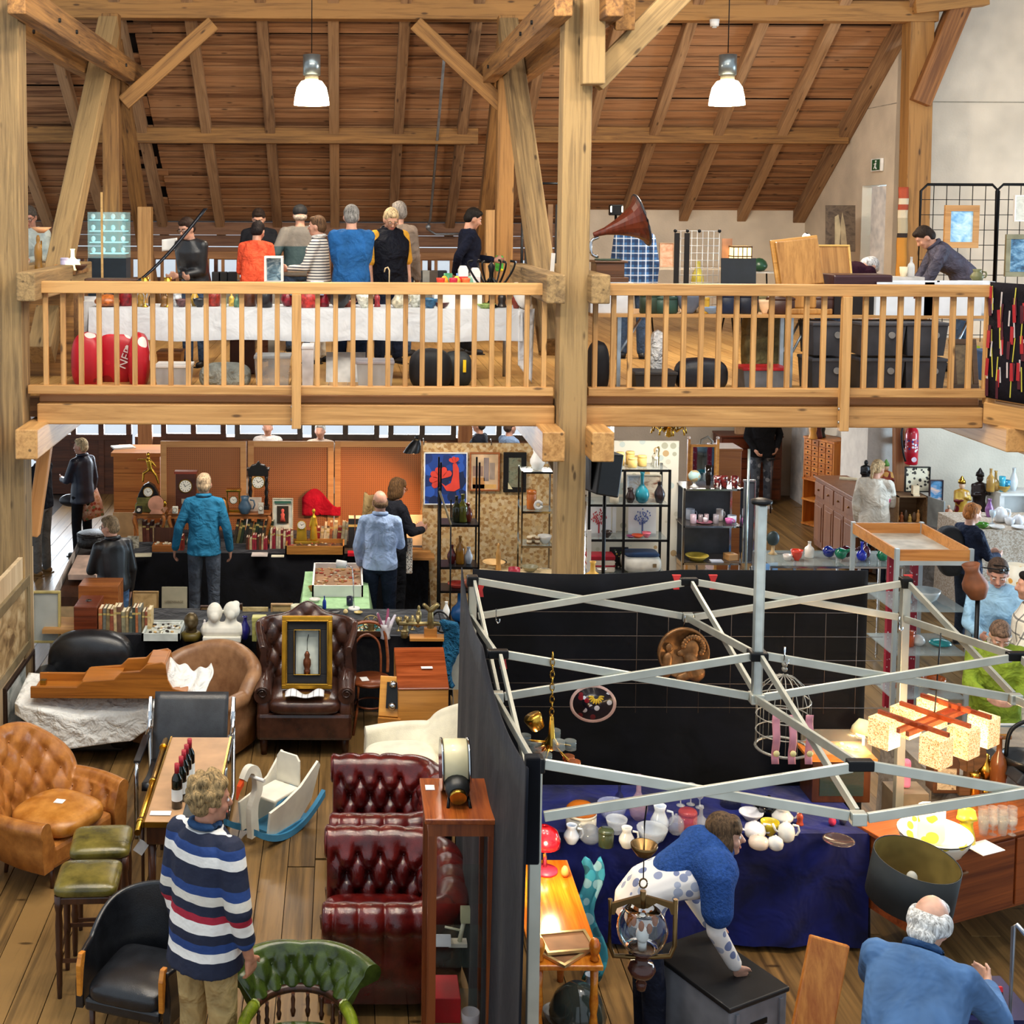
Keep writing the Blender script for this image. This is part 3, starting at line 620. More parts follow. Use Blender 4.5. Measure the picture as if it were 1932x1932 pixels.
sm=person('curly-haired man in a rugby shirt with red, white and navy stripes',397,1464,h=1.82,face=-38,head=(-32,-4),arms=((.0,.02,-.56),(.07,.06,-.56)),top=wsx,hem=.78,hair=('curly','9a8058'),skin='c98d70',legs=CLOTH('b29766',.85,.5,8),face_on=True,vox=.009,bulk=1.12,sleeve=.82,collar=CLOTH('2f4a6e'))
bw_=person('woman in a patterned white blouse and blue shawl bending over a crate',1368,1536,h=1.68,face=-88,bend=54,head=(-12,40),arms=((.03,.1,-.5),(.03,.12,-.52)),top=SPOTS('e8e4e0',['8a93b0','a8b0c4','6f7aa0','e8e4e0'],16,.42,.85),hair=('fringe','5a4632'),skin='c99a82',face_on=True,legs=CLOTH('1a1e2c',.8,.4,8),vox=.009)
gm_=person('white-haired balding man in a slate blue pullover bending forward',1757,1694,h=1.76,face=-34,bend=38,head=(-12,-4),arms=('reach',(.05,.42,-.22)),top=CLOTH('4d6d97',.85,.45,5),hair=('tonsure','d6d2ca'),skin='d0a088',legs=CLOTH('2a3040'),vox=.009,bulk=1.22,collar=CLOTH('2f4a6e'))
for i,(px,py,y,c,hc_) in enumerate(((505,806,19.3,'d4d0cc','a8a49c'),(604,805,19.0,'c8b8a8','d0ccc4'),(903,790,19.6,'22242c','3a3430'),(963,786,19.4,'7b93b4','4a3a30'))):
    person(('grey-haired visitor just visible above the pegboards, further left','white-haired visitor just visible above the pegboards, second from left','visitor in a black jacket by the back windows','visitor in a denim jacket by the back windows')[i],px,py,Y=y,h=1.7,face=(180,170,60,-60)[i],arms=('fold','front'),top=CLOTH(c),hair=('short',hc_),vox=.02)
def resample(pts,n):
    pts=[V(p) for p in pts]; L=[0]
    for a,b in zip(pts,pts[1:]): L.append(L[-1]+(b - a).length)
    out=[]; j=0
    for i in range(n):
        s=L[-1]*i/(n - 1)
        while j< len(L) - 2 and L[j+1]< s: j+=1
        t=(s - L[j])/max(L[j+1] - L[j],1e-9); out.append((pts[j].lerp(pts[j+1],t),s))
    return out
def spline(pts,n=12):
    """Catmull-Rom through pts"""
    pts=[V(p) for p in pts]; out=[]
    for i in range(len(pts) - 1):
        p0,p1,p2,p3=pts[max(i - 1,0)],pts[i],pts[i+1],pts[min(i+2,len(pts) - 1)]
        for k in range(n):
            t=k/n; out.append(.5*((2*p1)+(p2 - p0)*t+(2*p0 - 5*p1+4*p2 - p3)*t*t+(3*p1 - p0 - 3*p2+p3)*t**3))
    return out+[pts[-1]]
def tuft(s,z,du,dv,amp):
    a,b=s/du+z/dv,s/du - z/dv
    q=(math.cos(PI*a)**2+math.cos(PI*b)**2)/2; return amp*(.45*(abs(math.sin(PI*a))*abs(math.sin(PI*b)))**.5+.7*(1 - q**3) - .4)
def shell(name,mat,parent,pts,hf,zb,zs,tf=None,roll=.06,thick=.14,lean=0,N_=110,M=22,scallop=0,flare=0,z_t0=0):
    """upholstered wall along a plan curve: tufted inner face, rolled top, plain outer face"""
    pr=resample(spline([V((x,y,0)) for x,y in pts],14),N_); cen=sum((p for p,_ in pr),V())/len(pr); R_=[]
    Ltot=pr[-1][1]
    for i,(p,s) in enumerate(pr):
        u=i/(N_ - 1); a,b=pr[max(i - 1,0)][0],pr[min(i+1,N_ - 1)][0]; d=(b - a).normalized(); n=V((d.y,-d.x,0))
        if n.dot(p - cen)< 0 and abs(u - .5)< .45: n=-n
        if i and n.dot(R0)< 0: n=-n
        R0=n
        h=hf(u); ln=(lean(u) if callable(lean) else lean); rr=roll(u) if callable(roll) else roll; ring=[]
        if scallop: rr=rr*(1+scallop*(abs(math.sin(PI*(s - Ltot/2)/(tf[0] if tf else .14)))**.5 - .5))
        fade=min(1,u/.04,(1 - u)/.04)
        for j in range(M):
            t=j/(M - 1); z=zs+(h - zs)*t; o=ln*t
            if tf: o -=tuft(s - Ltot/2,z - z_t0,tf[0],tf[1],tf[2])*fade*min(1,(1 - t)*5+.35)
            ring.append(p+n*o+V((0,0,z)))
        for j in range(1,11):
            an=math.radians(180 - 23*j); ring.append(p+n*(ln+rr+rr*math.cos(an))+V((0,0,h+rr*math.sin(an))))
        ring.append(p+n*(thick+ln*.4)+V((0,0,zb+(h - zb)*.55))); ring.append(p+n*thick+V((0,0,zb))); ring.append(p+n*.02+V((0,0,zb)))
        R_.append(ring)
    m=MB(); m.rings(R_,True); ob=m.obj(name,mat,parent)
    if tf:
        bm=None; i0=int(Ltot/tf[0])+2
        for a in range(-2*i0,2*i0+1):
            for k in range(-12,13):
                if (a+k) % 2: continue
                s=a*tf[0]/2+Ltot/2; z=k*tf[1]/2+z_t0; u=s/Ltot
                if not .05< u< .95: continue
                h=hf(u); t=(z - zs)/(h - zs)
                if not .12< t< .93: continue
                c=R_[min(N_ - 1,round(u*(N_ - 1)))][min(M - 1,round(t*(M - 1)))]
                if bm is None: o=MB().ell((0,0,0),.011,8,6).obj('button',mat,ob); bm=o.data
                else: o=bpy.data.objects.new('button',bm); COL.objects.link(o); o.parent=ob
                o.location=c
    return ob
def cushion(name,mat,parent,w,d,t,loc,rot=(0,0,0),p=3.2,puff=.25,tf=None,n=26):
    """puffy superellipse cushion centred at loc"""
    def fn(u,v):
        a=2*PI*u; b=PI*(v - .5); ca,sa=math.cos(a),math.sin(a); cb,sb=math.cos(b),math.sin(b)
        e=lambda x,q: math.copysign(abs(x)**q,x)
        x,y,z=w/2*e(ca,2/p)*e(cb,.45),d/2*e(sa,2/p)*e(cb,.45),t/2*e(sb,.7)
        z*=1+puff*(1 - (2*x/w)**2)*(1 - (2*y/d)**2)
        if tf and sb> 0: z+=tuft(x,y,tf[0],tf[1],tf[2])*max(0,1 - (2*x/w)**4)*max(0,1 - (2*y/d)**4)
        return (x,y,z)
    return MB().grid(fn,n*2,n,cu=True).obj(name,mat,parent,loc,rot)
def legs4(t,w,d,h,r,mat,taper=.7,splay=0.0,z0=0):
    for sx in (-1,1):
        for sy in (-1,1): MB().cyl((sx*(w/2)*(1+splay),sy*(d/2)*(1+splay),z0),(sx*w/2,sy*d/2,h),r*taper,r,10).obj('leg',mat,t)
def card(parent,loc,w=.07,d=.09,rz=0,name='price_card'): return MB().box((0,0,0),(w,d,.003)).obj(name,P('f2f1ec',.7,var=.02),parent,loc,(0,0,rz))
TAN=LEATHER('8a4f1e','c07f3c',.28); OX=LEATHER('38090b','671813',.18); DKB=LEATHER('2c1812','4a2a1e',.25); CLUB=LEATHER('7d5639','a47a55',.38)
BLK=LEATHER('101114','1f2125',.3); GRN=LEATHER('1f2b0c','46581c',.22); OLIVE=LEATHER('3f3a12','75692c',.25); CREAM=P('e6dfc8',.8,var=.05,b=.2,bs=90)
DW=WOOD('2c160c','4a2814',.35,1,2,.05); MAH=WOOD('5a260f','8f4a22',.3,1,2,.06); OAK=WOOD('8f5a26','c4873f',.35,1,0,.06); TEAK=WOOD('7a3f1c','ad6a34',.35,1,0,.06)
CHR=P('c8ccd0',.12,1.0,var=0); BRASS=P('c79a3e',.25,1.0,var=.1); BRONZE=P('8a6034',.35,.9,var=.25,vs=14,b=.2); BLKM=P('17181a',.4,.6,var=0); WHT=P('eceae4',.4,var=.03)
t=T('tufted_armchair','worn tan leather armchair with button-tufted round back beside the partition','armchair',on(106,1628,0),math.radians(60)); t.scale=(.80,.80,.90)
U=[(.40,-.36),(.42,-.05),(.36,.25),(.18,.40),(0,.44),(-.18,.40),(-.36,.25),(-.42,-.05),(-.40,-.36)]
hb=lambda u: .53+.46*max(0,math.sin(PI*min(1,max(0,(u - .27)/.46))))**.6
shell('back_and_arms',TAN,t,U,hb,.2,.38,(.20,.30,.045),lambda u: .05+.02*abs(u - .5)*2,.15,lambda u: .05+.10*math.sin(PI*u),150,30,flare=0)
cushion('seat_cushion',LEATHER('a06018','c98a3e',.3),t,.70,.74,.16,(0,-.03,.43)); MB().bb(-.40,.40,-.34,.30,.17,.36).obj('base',TAN,t,bev=.04)
legs4(t,.66,.52,.2,.03,DW,.6,.08); card(t,(0,-.05,.532),.08,.09,.3)
t=T('leather_armchair','black leather armchair under the draped cloth and clock case','armchair',(-2.36,11.62,0),0); t.scale=(1,1,.88)
cushion('back_cushion',BLK,t,.80,.34,.55,(0,.30,.66)); cushion('seat',BLK,t,.7,.7,.2,(0,-.1,.4))
for s in (-1,1): cushion('arm',BLK,t,.24,.9,.6,(s*.38,-.08,.34))
MB().bb(-.42,.42,-.45,.42,.03,.34).obj('base',BLK,t,bev=.03)
t=T('longcase_clock','walnut longcase clock case lying on its back across the black armchair','clock',(at(64,1300,11.2).x+.05,11.05,.63),0)
WAL=WOOD('6a3a14','ad6a26',.3,1,0,.05)
ol=[(0,0),(1.18,0),(1.33,.02),(1.34,.06),(1.22,.09),(1.18,.16),(1.16,.30),(1.13,.32),(1.0,.30),(.94,.24),(.78,.23),(.72,.17),(.45,.15),(.40,.10),(0,.10)]
for yy,zz in ((-.17,0),(.17,.0)): MB().prism(ol,.03,'XZ').obj('side_panel',WAL,t,(0,yy,zz),bev=.006)
MB().bb(0,1.2,-.17,.17,0,.03).bb(.44,.75,-.16,.16,.12,.15).obj('back_panel',WAL,t); MB().bb(1.0,1.15,-.17,.17,.28,.31).bb(1.13,1.16,-.17,.17,.1,.3).obj('hood',WAL,t,bev=.005)
MB().bb(1.15,1.34,-.19,.19,.03,.06).obj('plinth',WAL,t,bev=.01); MB().box((.1,-.12,.12),(.05,.05,.04)).obj('hinge',BRASS,t)
def rag(name,label,fn,mat,nu=40,nv=24,th=.006): return tag(MB().grid(fn,nu,nv).obj(name,mat,solid=th),label,'cloth')
WC=CLOTH('e9e9e4',.85,.5,9,.04)
def dr(u,v):
    x=-2.82+1.5*u; y=11.40 - .5*min(1,v*2.4) - .05*math.sin(u*7); sag=.34*math.sin(PI*min(1,u*1.1))*v**1.2+.12*v
    z=.66 - .06*v - sag - .02*math.sin(u*19+v*3)*v - .05*(1 - v)*0
    return (x,y,max(z,.16+.1*u))
rag('drape_cloth','white sheet sagging under the clock case over the black armchair',dr,WC)
def dr2(u,v):
    a=V((-1.62,11.22,.84)).lerp(V((-1.16,11.2,.80)),u); return (a.x+.03*math.sin(v*5),a.y - .35*v - .04*math.sin(u*9),a.z+.05*math.sin(u*6+1)*(1 - v) - .12*v - .32*max(0,v - .55)*(1 if u< .5 else .6) - .02*math.sin(u*22))
rag('drape_cloth','white sheet bunched at the clock hood beside the brown club chair',dr2,WC)
t=T('club_chair','smooth brown leather club chair with a tall rounded back','armchair',(at(372,1300,11.35).x,11.38,0),math.radians(-28)); t.scale=(.82,.82,.86)
shell('back_and_arms',CLUB,t,[(.38,-.40),(.40,0),(.34,.30),(0,.42),(-.34,.30),(-.40,0),(-.38,-.40)],lambda u: .58+.30*max(0,math.sin(PI*min(1,max(0,(u - .22)/.56))))**.7,.08,.36,None,.085,.19,lambda u: .10*math.sin(PI*u),90,14)
cushion('seat_cushion',CLUB,t,.66,.72,.2,(0,-.06,.38)); MB().bb(-.38,.38,-.4,.35,.06,.32).obj('base',CLUB,t,bev=.03)
t=T('lounge_chair','black leather lounge chair on a flat chrome frame behind the narrow desk','chair',(at(357,1400,10.2).x,10.08,0),0)
MB().grid(lambda u,v: ((u - .5)*.60,.12+.22*v - .03*math.sin(PI*v),.34+.52*v),14,10).obj('backrest',LEATHER('1b1c1f','303236',.4),t,solid=.05); MB().grid(lambda u,v: ((u - .5)*.6,-.42+.52*v,.40 - .05*math.sin(PI*v*.8)),14,10).obj('seat',BLK,t,solid=.06)
for s in (-1,1):
    MB().tube([(s*.34,.34,.82),(s*.34,.25,.62),(s*.34,.12,.58),(s*.34,-.40,.56),(s*.34,-.44,.50),(s*.34,-.44,.03),(s*.34,.3,.03),(s*.34,.3,.58)],.018,6).obj('side_frame',CHR,t); MB().box((s*.34,-.14,.585),(.05,.5,.02)).obj('armrest',BLK,t)
t=T('display_desk','narrow dark wooden desk with a tan top and brass rim','desk',(-1.09,9.04,0),0)
MB().bb(-.22,.22,-.7,.7,.745,.76).obj('top',P('b9916a',.45,var=.06),t); MB().bb(-.225,.225,-.71,-.7,.73,.765).bb(-.235,-.22,-.71,.71,.73,.765).bb(.22,.235,-.71,.71,.73,.765).obj('rim',BRASS,t); MB().bb(-.21,.21,-.69,.69,.60,.745).obj('case',DW,t,bev=.01)
legs4(t,.36,1.28,.6,.03,DW,.7)
MB().bb(0.02,.2,-.66,-.1,.76,.766).obj('glass_mat',P('4b4d4c',.15,var=.05),t)
bprof=[(0,0),(.037,0),(.037,.19),(.032,.21),(.0145,.24),(.0135,.29),(.015,.291),(.015,.298),(0,.298)]
for i,(px,py) in enumerate(((334,1522),(342,1508),(347,1495),(352,1484),(358,1472))):
    c=on(px,py,.767); b=T('wine_bottle','%s red-capped wine bottle counted from the front edge of the narrow desk'% ORD[i],'bottle',c,.3*i,'red-capped wine bottles on the desk')
    MB().lathe(bprof,18).obj('bottle',P('0d120c',.06,var=0,coat=.5),b); MB().cyl((0,0,.235),(0,0,.302),.0165,.0165,14).obj('capsule',P('a11d2c',.4,var=.05),b); MB().cyl((0,0,.05),(0,0,.13),.0376,.0376,18,cap=False).obj('paper_label',P('e8e4dc',.7),b)
o=MB().box((0,0,0),(.14,.06,.003)).box((.03,0,.002),(.05,.03,.002)).obj('business_card',P('e9e9ea',.6),None,on(303,1534,.7665)); tag(o,'white card with dark print on the narrow desk','card')
t=T('brass_rod','long brass curtain rod with a hanging tag along the narrow desk','rod',(-1.36,8.98,.74),0)
MB().cyl((.0,.75,0),(0,-.62,-.06),.022).cyl((0,.6,0),(0,.64,0),.03).cyl((0,-.5,-.055),(0,-.46,-.053),.03).cyl((0,.05,-.02),(0,.09,-.02),.027).obj('rod',BRASS,t); MB().box((.02,-.6,-.17),(.07,.004,.09),Matrix.Rotation(.6,3,'Y')).obj('price_tag',P('ecebe6',.7),t); MB().cyl((0,-.6,-.06),(.01,-.6,-.13),.003).obj('string',P('d8d4c8',.8),t)
[MB().cyl((0,y,-.74),(0,y,-.03),.012).obj('support',DW,t) for y in (.5,-.4)]
t=T('rocking_swan','white painted wooden rocking swan on blue rockers with an orange beak','rocking toy',on(520,1566,0),math.radians(-36))
BLU=P('3f86ad',.45,var=.08); CRM=P('ece6d4',.5,var=.04)
for s in (-1,1):
    MB().rings([[V((s*.15+dx,y,z+.05*0+dz)) for dx,dz in ((-.018,0),(.018,0),(.018,.05),(-.018,.05))] for y,z in [(-.42+.84*i/14,.16*((i - 7)/7)**2) for i in range(15)]],True,smooth=False).obj('rocker',BLU,t)
MB().bb(-.15,.15,-.18,.24,.055,.075).obj('deck',BLU,t)
nk=spline([(-.27,.06,0),(-.28,.28,0),(-.22,.42,0),(-.25,.56,0),(-.33,.60,0),(-.39,.54,0)],8); w_=[.075*(1 - .45*i/(len(nk) - 1)) for i in range(len(nk))]
L_,R2=[],[]
for i,p in enumerate(nk):
    d=(nk[min(i+1,len(nk) - 1)] - nk[max(i - 1,0)]).normalized(); nn=V((d.y,-d.x,0)); L_.append((p+nn*w_[i]*.6)[:2]); R2.append((p - nn*w_[i]*.6)[:2])
MB().prism(L_+R2[::-1],.05,'YZ').obj('neck',CRM,t,bev=.01)
for s in (-1,1): MB().prism([(-.26,.06),(-.26,.28),(-.1,.30),(.1,.36),(.30,.50),(.33,.46),(.26,.20),(.12,.07)],.02,'YZ').obj('wing',CRM,t,(s*.12,0,0),(0,s*.12,0))
MB().bb(-.12,.12,-.16,.14,.30,.325).obj('seat',CRM,t,bev=.008); MB().prism([(-.11,.32),(.11,.32),(.11,.52),(.08,.56),(-.08,.56),(-.11,.52)],.02,'XZ',(0,.16,0)).obj('backrest',CRM,t); MB().cyl((-.11,-.27,.52),(.11,-.27,.52),.014).obj('handle',WHT,t)
MB().rings([[V((dx*k,-.40 - y,.53 - z+dz*k)) for dx,dz in ((-.02,-.02),(.02,-.02),(.02,.02),(-.02,.02))] for y,z,k in ((0,0,1),(.04,.04,.9),(.06,.11,.4))],True,smooth=False).obj('beak',P('e2562a',.4),t)
t=T('wing_chair','dark brown leather wing chair with tufted camel back facing the viewer','armchair',(at(577,1400,11.6).x,11.55,0),0)
shell('back_and_wings',DKB,t,[(.36,.02),(.36,.28),(.26,.36),(0,.38),(-.26,.36),(-.36,.28),(-.36,.02)],lambda u: .98+.12*math.exp(-((u - .5)/.10)**2)+(-.16*max(0,abs(u - .5) - .32)/.18),.2,.45,(.155,.24,.05),.03,.08,lambda u: .10*math.sin(PI*u),130,30)
for s in (-1,1):
    MB().rings([[V((s*(.37+math.cos(a)*.075),y,.58+.02*math.sin(y*3)+math.sin(a)*.075)) for a in [2*PI*j/16 for j in range(16)]] for y in (-.42,-.40,-.2,.0,.2)],True).obj('arm_roll',DKB,t); cushion('arm',DKB,t,.13,.75,.48,(s*.36,-.05,.36),p=6)
    MB().tube([(s*(.37+.045*math.cos(a)*(1 - a/14)),-.425,.58+.045*math.sin(a)*(1 - a/14)) for a in [i*.4 for i in range(22)]],.008,6).obj('scroll',LEATHER('1f100c','35201a',.25),t)
cushion('seat_cushion',DKB,t,.68,.72,.17,(0,-.12,.46),p=5); MB().bb(-.42,.42,-.44,.36,.16,.40).obj('base',DKB,t,bev=.03); legs4(t,.72,.66,.17,.04,DW,.7)
t=T('shadow_box','gold-framed shadow box with a small lantern on the wing chair seat','picture frame',(at(579,1350,11.3).x,11.28,.57),0)
q=Matrix.Rotation(-.14,3,'X'); GOLD=P('c9962e',.28,.9,var=.15)
fw,fh=.45,.64
def fr(name,w,h,b,d,mat,parent,y=0,z0=0):
    m=MB(); 
    for a,c in (((0,y,z0+h - b/2),(w,d,b)),((0,y,z0+b/2),(w,d,b)),((-w/2+b/2,y,z0+h/2),(b,d,h - 2*b)),((w/2 - b/2,y,z0+h/2),(b,d,h - 2*b))): m.box(q @ V(a),c,q)
    return m.obj(name,mat,parent,bev=.006)
fr('outer_frame',fw,fh,.04,.05,GOLD,t); fr('inner_frame',fw - .07,fh - .07,.015,.06,BRASS,t,0,.035); 
fr('mat_board',fw - .08,fh - .08,.085,.02,P('1a1b1f',.8),t,.01,.04); MB().box(q @ V((0,.06,fh/2)),(fw - .1,.01,fh - .1),q).obj('backing',P('c9d0c4',.7),t); fr('slip',.24,.40,.008,.03,BRASS,t,.0,.12)
MB().lathe([(0,.0),(.03,.0),(.03,.03),(.022,.035),(.036,.08),(.034,.12),(.02,.14),(.026,.17),(.01,.2),(0,.2)],14,q @ V((0,.03,.13))).obj('lantern',P('6a3c24',.35,.6),t); MB().tube([q @ V((.0,.03,.33)),q @ V((.0,.03,.42)),q @ V((.012,.03,.47))],.004,5).obj('wire',BLKM,t)
o=tag(MB().grid(lambda u,v: ((u - .5)*.34,(v - .5)*.12,.02*math.sin(u*9)*(.4+v)),16,6).obj('folded_paper',STRIPES([(0,'e8e8ea'),(.5,'8d8a8c'),(.62,'e8e8ea')],.05,0),None,(at(575,1365,11.2).x,11.13,.575),solid=.01),'silvery striped paper folded on the wing chair seat','paper')
t=T('bentwood_chair','brown bentwood chair with a double hoop back','chair',(at(698,1310,12.0).x,11.85,0),math.radians(8)); BW=WOOD('5a2a14','8a4a26',.3)
MB().lathe([(0,.43),(.19,.43),(.2,.445),(.19,.46),(0,.458)],24).obj('seat',BW,t)
for r,h,k in ((.19,.92,.016),(.125,.80,.012)): MB().tube(spline([(-r,.16,.45),(-r*1.02,.19,.62),(-r*.8,.22,h - .06),(0,.235,h),(r*.8,.22,h - .06),(r*1.02,.19,.62),(r,.16,.45)],8),k,8).obj('back_hoop',BW,t)
for sx in (-1,1):
    for sy in (-1,1): MB().tube([(sx*.13,sy*.13,.44),(sx*.15,sy*.15,.2),(sx*.19,sy*.19,0)],.015,8).obj('leg',BW,t)
MB().tube([(.14*math.cos(a),.14*math.sin(a),.22) for a in [2*PI*i/24 for i in range(24)]],.009,6,True).obj('ring_stretcher',BW,t); card(t,(-.06,-.02,.462),.07,.1,.1)
t=T('slope_top_cabinet','small teak cabinet with a sloping polished lid and a price card','cabinet',(at(794,1330,11.2).x,11.27,0),math.radians(2))
MB().prism([(-.26,0),(.26,0),(.26,.86),(.2,.86),(-.26,.66)],.44,'YZ').obj('body',OAK,t,bev=.01); MB().box((0,-.03,.775),(.45,.52,.02),Matrix.Rotation(.41,3,'X')).obj('lid',WOOD('6a2a10','a3522a',.15,1,0,.03,False,.6),t,bev=.008); card(t,(.05,-.05,.788),.1,.05)
t=T('wall_telephone','antique orange wood wall telephone with two nickel bells leaning on the teak cabinet','telephone',(at(735,1360,11.15).x,11.05,.42),math.radians(-10))
q2=Matrix.Rotation(-.35,3,'X'); MB().box(q2 @ V((0,0,.16)),(.2,.05,.34),q2).obj('back_board',WOOD('b06a1c','d8983c',.35),t,bev=.006); MB().box(q2 @ V((.02,-.035,.17)),(.11,.03,.22),q2).obj('mechanism',P('20201f',.3,.5),t)
for z in (.08,.26): MB().lathe([(.035,0),(.03,.02),(.012,.035),(0,.036)],14,q2 @ V((.02,-.05,z)),q2 @ V((0,-1,0))).obj('bell',CHR,t)
MB().bb(-.1,.1,-.05,.12,-.42,-.01).obj('stand',OAK,t)
t=T('cream_armchair','low cream upholstered armchair with a scooped back, turned left','armchair',(at(772,1420,10.35).x,10.36,0),math.radians(-84)); t.scale=(.84,.84,.92)
shell('back_and_arms',CREAM,t,[(.36,-.38),(.37,0),(.28,.30),(0,.40),(-.28,.30),(-.37,0),(-.36,-.38)],lambda u: .46+.30*max(0,math.sin(PI*min(1,max(0,(u - .3)/.4))))**.7,.10,.3,None,.055,.13,lambda u: .16*math.sin(PI*u),90,14)
cushion('seat_cushion',CREAM,t,.64,.70,.16,(0,-.08,.36)); MB().bb(-.36,.36,-.40,.33,.1,.3).obj('base',CREAM,t,bev=.03); legs4(t,.6,.6,.12,.025,DW)
def chester(label,loc,rz):
    t=T('chesterfield_chair',label,'armchair',loc,rz)
    shell('back_and_arms',OX,t,[(.36,-.38),(.365,-.2),(.365,.0),(.36,.15),(.3,.25),(.17,.28),(0,.285),(-.17,.28),(-.3,.25),(-.36,.15),(-.365,.0),(-.365,-.2),(-.36,-.38)],lambda u: .56,.08,.24,(.15,.26,.07),.105,.19,.02,200,30,scallop=.12)
    cushion('seat_cushion',OX,t,.68,.7,.16,(0,-.06,.24),p=6); MB().bb(-.42,.42,-.37,.34,.06,.2).obj('base',LEATHER('2a0a0c','4a1414',.25),t,bev=.02)
    for s in (-1,1): MB().lathe([(0,0),(.1,0),(.103,-.01),(.085,-.02),(0,-.022)],18,(s*.49,-.38,.56),(0,1,0)).obj('arm_facing',OX,t)
    legs4(t,.8,.8,.09,.03,DW); return t
chester('oxblood leather tufted club chair behind the glass cabinet, the nearer one',(.28,8.0,0),math.radians(-90))
chester('oxblood leather tufted club chair further back, before the cream armchair',(.31,9.16,0),math.radians(-90))
t=T('glass_cabinet','tall slim mahogany glass cabinet beside the black tent wall','cabinet',(.63,6.8,0),0); cw,cd,chh=.36,.46,1.65
MB().bb(-cw/2 - .02,cw/2+.02,-cd/2 - .02,cd/2+.02,chh - .03,chh).obj('top',WOOD('6d2c10','a65422',.2,1,1,.04,False,.4),t,bev=.006); MB().bb(-cw/2,cw/2,-cd/2,cd/2,0,.12).obj('plinth',MAH,t); MB().bb(-cw/2,cw/2,-cd/2,cd/2,chh - .1,chh - .03).obj('cornice',MAH,t)
for sx in (-1,1):
    for sy in (-1,1): MB().bb(sx*cw/2,sx*(cw/2 - .045),sy*cd/2,sy*(cd/2 - .045),.12,chh - .1).obj('corner_post',MAH,t)
gl=GLASS('141a1c',.02,al=.10)
for nm,a in (('front_pane',(-cw/2+.04,cw/2 - .04,-cd/2+.02,-cd/2+.024)),('side_pane',(-cw/2+.02,-cw/2+.024,-cd/2+.04,cd/2 - .04)),('side_pane',(cw/2 - .024,cw/2 - .02,-cd/2+.04,cd/2 - .04))): MB().bb(*a,.12,chh - .1).obj(nm,gl,t)
for z in (.45,.82,1.17): MB().bb(-cw/2+.03,cw/2 - .03,-cd/2+.03,cd/2 - .03,z,z+.008).obj('shelf',GLASS('3f4f4c',.03,al=.15),t)
z=T('kitchen_scale','small cream letter scale on a glass shelf of the slim cabinet','scale',(.62,6.8,.829)); MB().bb(-.04,.06,-.03,.03,0,.02).obj('base',P('d8d4c0',.5),z); MB().cyl((.02,0,.02),(.05,0,.16),.012).cyl((-.06,0,.1),(.03,0,.08),.006).obj('arm',P('c9c7a8',.5),z); MB().box((.05,0,.17),(.05,.04,.08)).obj('pan',P('c9c79a',.5),z)
o=tag(MB().box((0,0,.03),(.12,.08,.06)).obj('paper_card',P('dcdedd',.7),None,(.53,6.78,.829),(-.5,0,0)),'white card propped on a shelf of the slim cabinet','card')
o=tag(MB().bb(-.1,.06,-.12,.1,0,.14).obj('jewel_box',P('b3121f',.4),None,(.58,6.8,.459),bev=.004),'bright red box on the lowest glass shelf of the slim cabinet','box')
tag(MB().lathe([(0,0),(.045,0),(.05,.08),(.046,.08),(.04,.01),(0,.01)],16).obj('glass_tumbler',GLASS('f6f0f2',.03,al=.4),None,(.69,6.66,.459)),'cut glass tumbler beside the red box in the slim cabinet','glass')
t=T('studio_lamp','cream drum-shaped studio lamp with a black snout on the slim cabinet','lamp',(.62,6.83,1.65),0)
MB().cyl((-.075,.08,.14),(.06,.08,.14),.135,.135,32).obj('drum',P('d6cba2',.35,var=.05,coat=.3),t,bev=.01); MB().cyl((-.085,.08,.14),(-.075,.08,.14),.14,.14,32).cyl((.06,.08,.14),(.072,.08,.14),.14,.14,32).obj('rim',CHR,t)
MB().rings([[V((-.005+w*math.cos(a),y,zc+w*.8*math.sin(a))) for a in [2*PI*j/16 for j in range(16)]] for y,zc,w in ((-.02,.10,.07),(-.1,.07,.065),(-.13,.06,.05))],True).obj('snout',P('1d1d1c',.4),t); MB().cyl((-.005,-.13,.06),(-.005,-.15,.052),.045).obj('lens',BRASS,t)
for s in (-1,1): MB().cyl((s*.05,-.1,.04),(s*.06,-.15,0),.008).obj('foot',BLKM,t)
tag(card(None,(.48,6.92,1.653),.05,.06),'white price card on top of the slim cabinet','card')
def stool(label,loc,rz=0):
    t=T('bar_stool',label,'stool',loc,rz,'olive leather bar stools'); cushion('seat',OLIVE,t,.39,.37,.10,(0,0,.725),p=7,puff=.15); MB().bb(-.18,.18,-.17,.17,.64,.69).obj('apron',DW,t,bev=.01)
    for sx in (-1,1):
        for sy in (-1,1):
            x,y=sx*.16,sy*.15; MB().lathe([(.014,0),(.018,.1),(.02,.25),(.026,.3),(.02,.33),(.024,.5),(.019,.58),(.027,.62),(.027,.7)],10,(x,y,0)).obj('leg',DW,t)
    for a in ((-.16,.16,-.155,-.145,.24,.265),(-.16,.16,.145,.155,.3,.325),(-.165,-.155,-.15,.15,.27,.295),(.155,.165,-.15,.15,.27,.295)): MB().bb(*a).obj('stretcher',DW,t)
    return t
stool('olive leather bar stool with turned dark legs, the one nearer the viewer',(-1.57,7.78,0),math.radians(3)).scale.z=.93; stool('olive leather bar stool with turned dark legs, the one by the tan armchair',(-1.575,8.24,0),math.radians(5)).scale.z=.93
t=T('tub_chair','black leather tub chair with orange wooden arm fronts behind the striped man','armchair',(at(266,1800,7.2).x,7.26,0),math.radians(-18)); t.scale=(.84,.84,.9)
shell('back_and_arms',BLK,t,[(.30,-.30),(.32,0),(.25,.25),(0,.34),(-.25,.25),(-.32,0),(-.30,-.30)],lambda u: .62+.2*max(0,math.sin(PI*min(1,max(0,(u - .15)/.7))))**.8,.30,.3,None,.02,.05,lambda u: .06*math.sin(PI*u),80,12)
